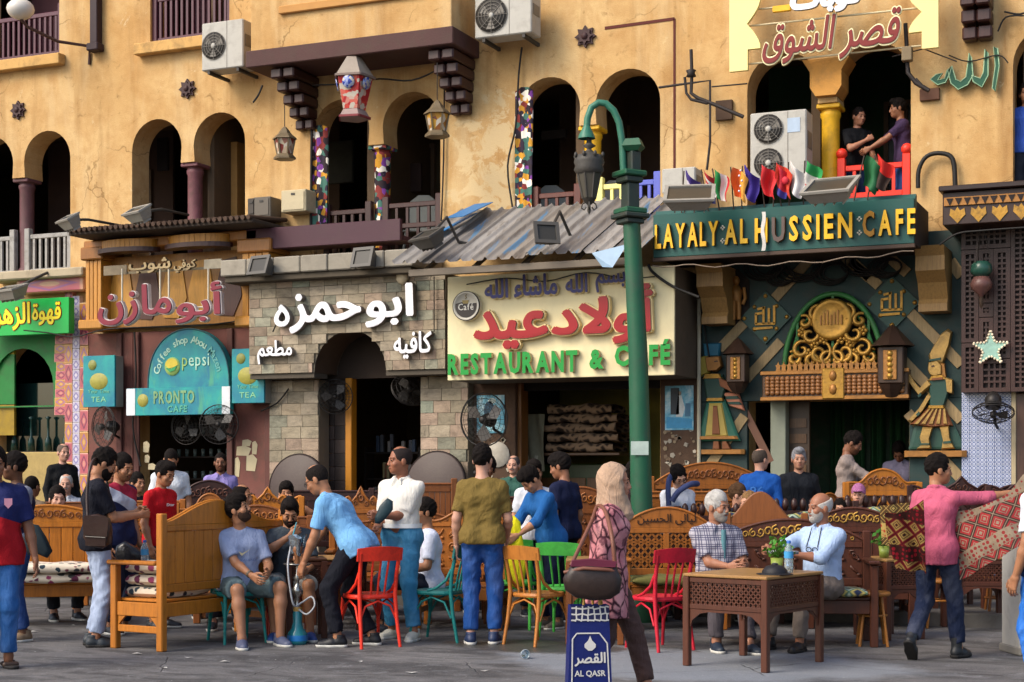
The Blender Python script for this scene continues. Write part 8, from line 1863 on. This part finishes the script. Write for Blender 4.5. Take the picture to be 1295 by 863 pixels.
p21 = person('woman in beige headscarf and pink snake print tunic carrying bags', at(768, 10.45), 84, 1.60, '#a9745a', 'scarf', head='f', hairm=clothmat('#a98d76', .3), topm=snake(), sleeve='long', hem=-.31, skirt=.035, bottom='#4f3a35', shoec='#2a201e', seed=21, fat=1.2, v=.0105, lf=(.08, -.3, .1), rf=(-.08, .2, .12), rft=(0, 25), rh=(-.2, .02, .82), rpose='fist', hy=-4, lean=(0, -.04))
p22 = person('woman with long dark hair and maroon top behind the headscarf woman', at(803, 16.9), 68, 1.68, '#a9745a', 'long', head='f', top='#2c1a22', sleeve='long', bottom='#1d1d24', seed=22, v=.014)
p23 = person('woman with glasses and white blouse looking down', at(857, 16.7), 2, 1.64, '#b98c72', 'bun', head='f', top='#c6cad4', sleeve='long', bottom='#2b3046', seed=23, v=.0125, hp=30, hr=-10, hy=14, lh=(.1, -.3, 1.0), rh=(-.08, -.3, .98))
p24 = person('seated old man with white hair and plaid short sleeved shirt', at(905, 13.95), 14, 1.76, '#96674f', 'short', hairc='#a3a09b', beard='full', beardc='#8a827a', topm=plaid('#a3a0a8', '#3a3a55'), collar=True, bottom='#4a454a', shoec='#1d2836', seed=24, fat=1.14, belly=.7, hy=34, hp=4, hem=-.05, **dup(sit(.57), rf=(-.16, -.42, .09), lf=(.06, -.62, .09), lh=(.14, -.34, .72), rh=(-.02, -.36, .72)))
p25 = person('seated bald old man with white beard in a pale blue shirt at the table', at(1040, 13.85), -48, 1.76, '#8f5f47', 'bald', hairc='#b0aca6', beard='full', beardc='#96908a', top='#9fb4d3', sleeve='rolled', collar=True, bottom='#6d625a', shoec='#1a1718', sole=False, seed=25, fat=1.1, belly=.5, hy=-22, hem=-.05, **dup(sit(.56, -.46), rf=(-.2, -.5, .09), lf=(.08, -.42, .09), lh=(-.02, -.4, .82), rh=(-.2, -.5, .86), lpose='grip', rpose='grip', le=(.8, .6, -.4)))
p26 = person('man in blue denim jacket seen from behind before the doorway post', at(961, 17.5, Z1), 158, 1.66, PALE, 'balding', hairc='#4a4038', top='#154a93', sleeve='long', collar=True, bottom='#2a2d38', seed=26, v=.0135, fat=1.12, hy=-28)
p27 = person('grey haired man in black T-shirt facing the street', at(1010, 17.9, Z1), -4, 1.67, '#a87a62', 'quiff', hairc='#77777a', top='#15181e', bottom='#2a2d38', seed=27, v=.0135, fat=1.12)
p28 = person('child with brown hair and dark shirt in profile beside the carved bench', at(931, 16.7), 70, 1.40, '#b98870', 'short', hairc='#4a3524', top='#1a1d2c', bottom='#22252e', seed=28, v=.014, hs=1.12)
p29 = person('fair haired child looking left beside the child in the dark shirt', at(949, 16.2), -55, 1.32, '#b98870', 'short', hairc='#7a5c3c', top='#8fa3b5', bottom='#22252e', seed=29, v=.014, hs=1.14)
p30 = person('man in beige shirt standing at the counter in the green doorway', at(1071, 18.8, .24), 74, 1.80, S3, 'short', beard='short', top='#8d7f78', sleeve='rolled', bottom='#2c3a55', seed=30, v=.0135, hp=26, lh=(.05, -.42, 1.12), rh=(-.08, -.45, 1.1))
p31 = person('man in pale lilac shirt with bent head inside the green doorway', at(1139, 20.8, .24), -22, 1.74, S3, 'short', top='#8f8aa3', sleeve='long', collar=True, bottom='#2a2a30', seed=31, v=FAR, hp=34, lean=(0, -.15))
p32 = person('man in pink shirt walking away with patterned rugs', at(1184, 13.0), 140, 1.69, S2, 'short', top='#b0546c', sleeve='rolled', collar=True, bottom='#131d35', denim=True, shoe='boot', shoec='#1f2124', sole=False, seed=32, hem=-.15, hy=-42, hp=2, rh=(-.56, -.36, 1.42), re=(0, .4, -1), lh=(.2, -.26, 1.06), lf=(.11, .24, .17), rf=(-.12, -.17, .09), lft=(0, 46), lk=(.05, -1, .2), fat=.98, twist=-6)
p33 = person('person in bright blue jeans cut off by the right edge', at(1324, 10.6), -150, 1.72, S2, 'short', topm=bandmat([(0, '#1c3566'), (.41, '#c9ccd2')], k=.4), bottom='#1f62b5', denim=True, seed=33)
def bal(px_, y, **k):
    r_ = ray(px_, 500); t = (DIST+y)/r_.y; p = Vector((r_.x*t, y, 4.62)); return p
p34 = person('man in black T-shirt with hand at his chin on the upper balcony', bal(1081, .42), 14, 1.62, '#a06f55', 'buzz', hairc='#1a1412', top='#0f1014', bottom='#1a2a4a', seed=34, v=.0135, lean=(0, -.16), rh=(.03, -.3, 1.24), rpose='fist', re=(-.6, -.2, -1), lh=(.2, -.28, .92), hy=10)
p35 = person('boy in purple T-shirt gripping the red balcony railing, in profile', bal(1143, .30), -92, 1.66, '#8a5c42', 'quiff', top='#3a2a45', bottom='#2a4a80', seed=35, v=.0135, lean=(0, -.08), lh=(.1, -.55, 1.0), rh=(-.1, -.55, 1.02), lpose='grip', rpose='grip', fat=.95)
p36 = person('white haired man with moustache seated before the pink tiles', at(84, 20.2, Z1), 10, 1.72, PALE, 'balding', hairc='#a7a39d', beard='mustache', beardc='#8a857e', top='#a9adb5', collar=True, bottom='#33343c', seed=36, v=FAR, **sit(.6))
p37 = person('dark haired man resting his chin behind the orange bench at the left', at(72, 16.7), 28, 1.74, PALE, 'short', top='#3d4550', sleeve='long', bottom='#23252c', seed=37, v=.014, **dup(sit(.6), rh=(.02, -.24, .98), rpose='fist', re=(-.5, -.2, -1)))
p38 = person('man in black top with yellow lanyard standing by the low wall', at(79, 22.6, .2), 40, 1.74, PALE, 'balding', hairc='#5a4d44', top='#0f1013', sleeve='long', bottom='#15161a', seed=38, v=FAR)
p39 = person('dark haired person holding up a camera before the left round tabletop', at(362, 18.4, Z1), 8, 1.70, S2, 'thick', top='#4a4238', bottom='#23252c', seed=39, v=FAR, **dup(sit(.52), lh=(.08, -.27, 1.08), rh=(-.1, -.27, 1.08), lpose='grip', rpose='grip', le=(1, 0, -.6), re=(-1, 0, -.6)))
p40 = person('dark haired man in dark clothes seated in the back row below the wall fan', at(172, 19.8, Z1), 50, 1.74, S2, 'short', top='#1a1b24', bottom='#1a1b24', seed=40, v=FAR, **sit(.6))
p41 = person('man with thinning dark hair seen from behind inside the big orange bench', at(249, 16.1), 176, 1.70, PALE, 'balding', hairc='#1d1815', top='#7a7468', bottom='#23252c', seed=41, v=.014, **sit(.40))
p42 = person('person in a blue shirt at the arch in the top right corner', bal(1298, .3), -20, 1.7, S2, 'short', top='#3554a8', sleeve='long', bottom='#20242e', seed=42, v=FAR)
p43 = person('small child in a pink and lilac cap behind the spindle bench', at(1086, 16.9), -20, 1.40, '#b98870', 'cap', hairm=clothmat('#9a5f86', .3), top='#6a5a6a', bottom='#22252e', seed=43, v=FAR, hs=1.1)
p44 = person('dark haired man turned away in the back row at the far left', at(39, 18.8, Z1), 160, 1.72, S3, 'buzz', top='#6a5a4a', bottom='#23252c', seed=44, v=FAR, **sit(.58))
p45 = person('man in dark shirt half hidden behind the bearded man', at(138, 17.0), 30, 1.66, S2, 'short', top='#22242e', bottom='#23252c', seed=45, v=FAR)
p46 = person('small person peering over the spindle bench cushion', at(1062, 16.6), -10, 1.24, '#a87a62', 'short', top='#4a4a4a', bottom='#23252c', seed=46, v=FAR, hs=1.1)
# ---- prints and worn things
def onchest(J, name, text, w_, h_, z, fw, m, xoff=0, arabic=False, back=False):
    a, fs_ = glyphs(ar(text) if arabic else text, .02, .01); lo, hi = a.min(0), a.max(0); k = J['k']; N_, S_, F_, X_ = (Vector(J[q]) for q in ('N', 'S', 'Fw', 'Xs'))
    s = -1 if back else 1; g = MB(); b = N_-S_*z+F_*fw*s+X_*xoff
    for_ = lambda p: (b+X_*s*((p[0]-lo[0])/(hi[0]-lo[0])-.5)*w_+S_*((p[1]-lo[1])/(hi[1]-lo[1])-.5)*h_+F_*s*(p[2]*.1-.25*abs((p[0]-lo[0])/(hi[0]-lo[0])-.5)**2*w_))*k
    g.add([for_(p) for p in a], fs_); part(name, g, m, J['root'])
def specs(J, m):
    g = MB(); M = J['MH']
    for q in (-1, 1): g.tube([(q*.034+.024*math.cos(2*PI*i/14), -.108, .004+.018*math.sin(2*PI*i/14)) for i in range(15)], .0025, 4); g.tube([(q*.058, -.106, .008), (q*.082, -.04, .012), (q*.085, .02, .006)], .0025, 4)
    g.tube([(-.011, -.108, .008), (.011, -.108, .008)], .0025, 4); g.v = [tuple(M @ Vector(p)) for p in g.v]; part('glasses', g, m, J['root'])
GM = mat('#1a1a1c', .3); specs(p23, GM); specs(p12, GM)
def hang_glasses(J):
    N_, S_, F_, X_ = (Vector(J[q]) for q in ('N', 'S', 'Fw', 'Xs')); k = J['k']; c = N_-S_*.17+F_*.15; g = MB()
    g.tube([(N_+X_*.05+F_*.08)*k, (c+X_*.06)*k], .004, 5); g.tube([(N_-X_*.05+F_*.08)*k, (c-X_*.06)*k], .004, 5)
    for q in (-1, 1): g.tube([(c+X_*(q*.033+.027*math.cos(2*PI*i/12))+S_*(.02*math.sin(2*PI*i/12)-.02))*k for i in range(13)], .004, 4)
    part('neck_glasses', g, GM, J['root'])
hang_glasses(p25)
def watch(J, s, m, c):
    d = Vector(unit(J['wr'][s]-J['el'][s])); q = Vector(J['wr'][s])-d*.03; M = Matrix.Scale(J['k'], 4) @ Matrix.Translation(q) @ d.to_track_quat('Z', 'Y').to_matrix().to_4x4()
    wt = part('watch', MB().lathe([(.031, -.012), (.035, -.01), (.035, .01), (.031, .012)], (0, 0, 0), 14, M), m, J['root'])
watch(p13, 1, mat('#b9bcc0', .3, metal=.6), 0); watch(p10, -1, mat('#6a5a4a', .5), 0)
part('scarf_strip', MB().tube([Vector(p24['N']+p24['Fw']*.12-p24['S']*(.03+.05*q)+p24['Xs']*.02)*p24['k']+Vector(p24['Fw'])*.02 for q in range(8)], .022, 6), mat('#4f7a82', .8), p24['root'])
def emblem(J, name, poly, b, w_, h_, m):
    P_ = lambda x, y: (b[0]+b[1]*x*w_+b[2]*y*h_)*J['k']
    g = MB(); tr = tessellate_polygon([[Vector((p[0], p[1], 0)) for p in poly]]); g.add([P_(p[0], p[1]) for p in poly], [tuple(t) for t in tr]); part(name, g, m, J['root'])
_v = lambda J: [Vector(J[q]) for q in ('N', 'S', 'Fw', 'Xs')]
N_, S_, F_, X_ = _v(p10); emblem(p10, 'print', [(-.5, .1), (-.2, -.35), (.5, .3), (-.15, -.1)], (N_-S_*.2+F_*.157, X_, S_), .11, .09, mat('#b5ac8a', .8))
N_, S_, F_, X_ = _v(p1); emblem(p1, 'badge', [(-.5, .5), (-.5, -.1), (0, -.5), (.5, -.1), (.5, .5)], (N_-S_*.14+F_*.185+X_*.09, X_, S_), .06, .08, mat('#c98a9a', .8))
e_ = (p2['sh'][-1]+(p2['el'][-1]-p2['sh'][-1])*.5); N_, S_, F_, X_ = _v(p2); emblem(p2, 'print', [(0, .5), (.16, .1), (.5, .2), (.4, -.1), (.12, -.15), (.1, -.5), (-.1, -.5), (-.12, -.15), (-.4, -.1), (-.5, .2), (-.16, .1)], (Vector(e_)-X_*.074, F_, S_), .09, .1, mat('#14162c', .8))
# ---- bags, pouches, rugs: things of their own
LEA = mat('#33211a', .4, .3, 7, .25, 25, dirt=.3); LEA2 = mat('#6f4434', .5, .25, 7, .2)
def softbag(name, label, pts, t, dep, m, strap=None, sm=None, bulge=.02, extra=None, cat='bag', sr=.012):
    P = [dp(a, b, t) for a, b in pts]; c = sum(P, Vector())/len(P); r = thing(name, label, cat, tuple(c), TH); n = len(P); g = MB()
    loc_ = [Matrix.Rotation(-TH, 4, 'Z') @ (p-c) for p in P]; rings = [(.72, dep*.5), (.95, dep*.36), (1, 0), (.95, -dep*.36), (.72, -dep*.5)]; vs = [(p.x*f, -y, p.z*f) for f, y in rings for p in loc_]
    ar_ = sum(loc_[i].x*loc_[(i+1) % n].z-loc_[(i+1) % n].x*loc_[i].z for i in range(n)); fs = [(q*n+i, (q+1)*n+i, (q+1)*n+(i+1) % n, q*n+(i+1) % n) for q in range(4) for i in range(n)]+[tuple(range(n)), tuple(range(4*n, 5*n))[::-1]]
    if ar_ < 0: fs = [f[::-1] for f in fs]
    part('bag_body', g.add(vs, fs, True), m, r)
    if strap: part('strap', MB().tube(spl([dp(*q) for q in strap], 5), sr, 6), sm or m, r, True)
    return r, c
r, c = softbag('shoulder_bag', 'dark brown leather satchel hanging at the hip of the man in black', [(110, 652), (124, 650), (139, 655), (142, 672), (140, 688), (130, 694), (112, 691), (106, 680), (107, 662)], 13.68, .12, LEA, [(111, 655, 13.66), (110, 625, 13.72), (114, 592, 13.78), (122, 580, 13.9), (132, 596, 14.1), (141, 640, 13.9)], LEA)
part('flap', MB().prism([(-.1, -.03), (.1, -.05), (.115, .1), (.09, .13), (-.09, .135), (-.11, .1)], -.078, -.062), LEA, r); part('pocket', MB().prism([(-.085, -.125), (.085, -.13), (.09, -.045), (-.09, -.035)], -.074, -.058), LEA, r); part('zip', MB().tube([(-.085, -.082, -.045), (0, -.084, -.05), (.088, -.082, -.055)], .004, 4), mat('#8f8a80', .4), r)
softbag('jacket', 'dark folded jacket hanging from the arm of the man with grey sleeves', [(33, 662), (48, 664), (58, 680), (66, 698), (60, 706), (46, 700), (36, 702), (30, 685)], 14.0, .1, mat('#16242a', .8, .2), cat='jacket')
softbag('plastic_bag', 'black plastic bag held in front of the striped shirt man', [(148, 690), (158, 684), (172, 692), (184, 700), (186, 712), (170, 716), (152, 714), (146, 702)], 14.55, .14, mat('#131318', .25, .3, 9, .6, 18))
softbag('pouch', 'dark green belt pouch held by the man in the white polo', [(474, 655), (480, 640), (490, 630), (497, 634), (497, 645), (488, 656), (480, 663), (474, 662)], 14.08, .07, mat('#1d3338', .45, .5, 14, .3))
r, c = softbag('handbag', 'brown patterned handbag with maroon lining on the headscarf woman arm', [(716, 722), (724, 713), (740, 710), (762, 712), (780, 716), (787, 732), (784, 750), (772, 758), (750, 760), (728, 756), (714, 746), (712, 732)], 9.98, .13, mat('#2b1f1b', .4, .55, 26, .2, 30), [(722, 716, 10.0), (734, 690, 10.1), (748, 660, 10.25), (756, 640, 10.42), (766, 648, 10.2), (774, 680, 9.98), (778, 716, 9.96)], LEA2, sr=.014)
part('bag_lining', MB().prism([(-.13, .09), (.15, .085), (.16, .12), (.0, .135), (-.12, .125)], -.06, .05), mat('#5a1830', .6), r); part('bag_strap_band', MB().tube([(-.17, -.02, .05), (-.05, -.075, .08), (.1, -.07, .07), (.18, -.02, .05)], .012, 6), LEA2, r)
def shopping():
    c = dp(744, 825, 10.1); c.z = dp(744, 872, 10.1).z; r = thing('shopping_bag', 'dark blue shopping bag with white geometric border and onion dome print', 'shopping bag', tuple(c), TH+.12); NV = mat('#101c5c', .4, .2, 6, .2); WT = mat('#c3c0bb', .6, .1); W_, H_, D_ = .285, .54, .13
    def B(x, z): return (x*(1-.18*z/H_), z)
    part('bag_front', MB().add([(*((x*(1-.15*z/H_)), y), z) for z in (0, H_) for x, y in ((-W_/2, -D_/2), (W_/2, -D_/2), (W_/2, D_/2), (-W_/2, D_/2))], [(0, 1, 5, 4), (1, 2, 6, 5), (2, 3, 7, 6), (3, 0, 4, 7), (3, 2, 1, 0)]), NV, r)
    f = -D_/2-.003
    t = NT(bpy.data.materials.new('lattice_print')); vo = t.n('ShaderNodeTexVoronoi', feature='DISTANCE_TO_EDGE'); vo.inputs['Scale'].default_value = 26; vo.inputs['Randomness'].default_value = .35; t.l(t.co(), vo.inputs['Vector']); LP = t.out(t.mix(t.ramp(vo.outputs['Distance'], [(.1, 0), (.14, 1)]), C('#c3c0bb'), C('#1a1d45')), .6)
    part('border_print', MB().prism([(-W_*.425, H_-.10), (W_*.425, H_-.10), (W_*.42, H_-.002), (-W_*.42, H_-.002)], f-.002, f), LP, r); part('side_print', MB().add([(W_/2*.86+.003, -D_/2, H_-.17), (W_/2*.86+.003, D_/2, H_-.12), (W_/2*.85+.003, D_/2, H_), (W_/2*.85+.003, -D_/2, H_)], [(0, 1, 2, 3)]), LP, r)
    for (x0_, z0_, x1_, z1_) in ((-.118, .0, -.113, .33), (-.113, .33, -.085, .365), (-.085, .365, .06, .365), (.06, .365, .11, .30), (.11, .30, .125, .0)): part('frame_print', MB().bar((x0_, f-.001, z0_), (x1_, f-.001, z1_), .008, .003, (0, 1, 0)), WT, r)
    part('dome_print', MB().prism([(-.012, .255), (.012, .255), (.035, .275), (.036, .295), (.012, .32), (0, .35), (-.012, .32), (-.036, .295), (-.035, .275)], f-.003, f), WT, r)
    M = Matrix.Translation(c) @ Matrix.Rotation(TH+.12, 4, 'Z'); word('lettering', 'القصر', -.1, .1, .155, .245, -f, .003, WT, None, r, .03, M=M)
    a, fs_ = glyphs('AL QASR', .02, .02); lo, hi = a.min(0), a.max(0); g = MB(); g.add([(-.1+.2*(p[0]-lo[0])/(hi[0]-lo[0]), f-.002+p[2]*.05, .085+.045*(p[1]-lo[1])/(hi[1]-lo[1])) for p in a], fs_); part('lettering', g, WT, r)
    for s in (-1, 1): part('handle', MB().tube([(s*.035, s*.03, H_), (s*.03, s*.025, H_+.09), (.03+s*.006, 0, H_+.15), (.07, 0, H_+.10), (.08+s*.01, s*.02, H_)], .009, 5), mat('#b08a3c', .6), r)
shopping()
r, c = softbag('garment', 'bright yellow garment dangling from the hands of the denim shirt boy', [(641, 658), (650, 652), (658, 660), (662, 690), (666, 715), (662, 742), (650, 744), (642, 738), (638, 700)], 15.15, .09, clothmat('#d3c81c', .15), cat='garment')
c = dp(860, 622, 16.5); r = thing('sling', 'navy fabric sling worn across the white blouse', 'sling', tuple(c), TH); SM = clothmat('#3b4468', .35)
part('strap', MB().tube(spl([dp(846, 640, 16.46), dp(845, 622, 16.47), dp(846, 608, 16.55), dp(850, 601, 16.66)], 5), .03, 8), SM, r, True); part('sash', MB().tube(spl([dp(882, 612, 16.6), dp(872, 613, 16.46), dp(858, 622, 16.42), dp(850, 634, 16.44)], 5), .032, 8), SM, r, True)
c = dp(362, 632, 18.05); r = thing('camera', 'black camera held up before the face by the round tabletop', 'camera', tuple(c), TH); part('camera_body', MB().box(-.07, .07, -.03, .03, -.045, .045, bev=.01), GM, r); part('lens', MB().lathe([(0, .1), (.03, .1), (.034, .02), (.034, 0)], (0, 0, 0), 14, Matrix.Rotation(PI/2, 4, 'X')), GM, r)
c = Vector(p25['W'](p25['wr'][1]+np.array((0, -.12, .02)))); r = thing('notebook', 'grey flat box held on the lap of the bald old man', 'notebook', tuple(c), TH-.9); part('cover', MB().box(-.12, .12, -.07, .07, -.01, .01, bev=.004), mat('#5d6268', .4), r); part('pages', MB().box(-.115, .115, -.066, .066, .011, .018), mat('#a9acb0', .6), r)
# rugs
def rugmat(pal, s_=7.5):
    t = NT(bpy.data.materials.new('rug_weave')); v = t.co(); sx = t.n('ShaderNodeSeparateXYZ'); t.l(v, sx.inputs[0]); A, B, Wt, K = (C(q) for q in pal); F = lambda o, k, f=0: t.math('ABSOLUTE', t.math('SUBTRACT', t.math('FRACT', t.math('ADD', t.math('MULTIPLY', o, k), f)), .5))
    x, z = sx.outputs[0], sx.outputs[2]; d = t.math('MAXIMUM', F(x, s_), F(z, s_)); d = t.math('MAXIMUM', F(t.math('ADD', x, z), s_*.8), F(t.math('SUBTRACT', x, z), s_*.8)); o = t.ramp(d, [(.0, Wt), (.10, B), (.2, Wt), (.25, B), (.38, K), (.475, Wt)])
    for nd in t.t.nodes:
        if nd.type == 'VALTORGB': nd.color_ramp.interpolation = 'CONSTANT'
    vo = t.n('ShaderNodeTexVoronoi'); vo.inputs['Scale'].default_value = 26; vo.inputs['Randomness'].default_value = .25; t.l(v, vo.inputs['Vector']); dots = t.mix(t.ramp(vo.outputs['Distance'], [(.36, 1), (.42, 0)]), Wt, A)
    bnd = t.ramp(F(z, 3.1, .1), [(.17, 1), (.18, 0)]); o = t.mix(bnd, o, dots); ln = t.ramp(F(z, 3.1, .1), [(.165, 0), (.17, 1), (.195, 0)]); o = t.mix(ln, o, Wt); o = t.mix(t.math('MULTIPLY', t.ramp(t.noise(6, 6, .7, v), [(.45, 0), (.7, 1)]), .5), o, K); o = t.mix(.22, o, t.mix(t.noise(120, 2, .5, v), K, Wt)); t.bump(t.noise(150, 2, .5, v), .3, .01); return t.out(o, .95, 0, .1)
def rug(label, A, B, C_, D_, m, amp, sd, gather=0):
    pts = [dp(*q) for q in (A, B, C_, D_)]; o_ = pts[3]; ux_ = (pts[2]-pts[3]).normalized(); nrm = ux_.cross((pts[0]-pts[3])).normalized(); uz = nrm.cross(ux_)*-1 if nrm.cross(ux_).z < 0 else nrm.cross(ux_); yv = uz.cross(ux_)
    M = Matrix((ux_, yv, uz)).transposed().to_4x4(); M.translation = o_; Mi = M.inverted(); q = [Mi @ p for p in pts]
    def P(u, v, s=0):
        b = q[3]*(1-u)*(1-v)+q[2]*u*(1-v)+q[1]*u*v+q[0]*(1-u)*v
        return (b.x, b.y+amp*(math.sin(u*7+sd+v*2)+.6*math.sin(u*15+v*4+sd))*(1-.5*v)+s, b.z-gather*math.sin(PI*u)*v*(.5+.5*v))
    g = MB(); g.sheet(lambda u, v: P(u, v), 40, 24); g.sheet(lambda u, v: P(1-u, v, .012), 40, 24); o = part('rug', g, m); o.matrix_world = M; o.matrix_basis = M; return tag(o, label, 'rug')
RUG = rugmat(('#8a1220', '#9c1626', '#8f806c', '#2a1214'))
rug('red and cream patterned rug held out by the man in the pink shirt', (1202, 648, 12.95), (1300, 592, 12.7), (1322, 676, 12.55), (1212, 733, 12.85), RUG, .06, .5, .10)
RUG2 = rugmat(('#7a1420', '#8a7440', '#17130f', '#5a1018'), 9)
rug('dark red and olive patterned rug folded over the left arm of the pink shirted man', (1120, 648, 12.7), (1168, 632, 12.5), (1172, 726, 12.6), (1128, 716, 12.75), RUG2, .045, 2.2, .05)
rug('second red and black patterned rug behind the dark rug on the same arm', (1113, 640, 12.95), (1150, 636, 12.8), (1150, 690, 12.9), (1114, 690, 13.0), rugmat(('#a31a22', '#1a1716', '#b39a5a', '#3a1216'), 10), .02, 1)
# prints
onchest(p10, 'print', 'LIFE GUARD', .22, .02, .27, .155, mat('#5a6a94', .8)); onchest(p5, 'print', 'Star', .12, .03, .16, .14, mat('#d5cfd0', .8)); onchest(p3, 'print', 'CREW', .17, .022, .09, .135, mat('#8a7a2a', .8), back=True); onchest(p26, 'print', '96', .16, .10, .19, .165, mat('#2f66ad', .8), back=True)

for (px_, lb) in ((690, 'pale rounded chair seen through the arch above the tin roof'), (527, 'pale rounded chair seen through the right arch under the bay'), (772, 'small pale chair behind the pillar next to the street lamp')):
    x = fx(px_, -.7); r = thing('gallery_chair', lb, 'chair', (x, .85, 4.62), .3); PC = mat('#8f928c', .5, .1)
    part('backrest', MB().prism([(-.24, .5), (.24, .5), (.26, .75), (.2, .95), (.08, 1.04), (-.08, 1.04), (-.2, .95), (-.26, .75)], .2, .23), PC, r); part('seat', MB().box(-.24, .24, -.24, .22, .43, .46, bev=.01), PC, r)
    for sx_ in (-1, 1):
        for sy in (-1, 1): part('leg', MB().tube([(sx_*.2, sy*.2, .43), (sx_*.24, sy*.24, 0)], .02, 6), PC, r)
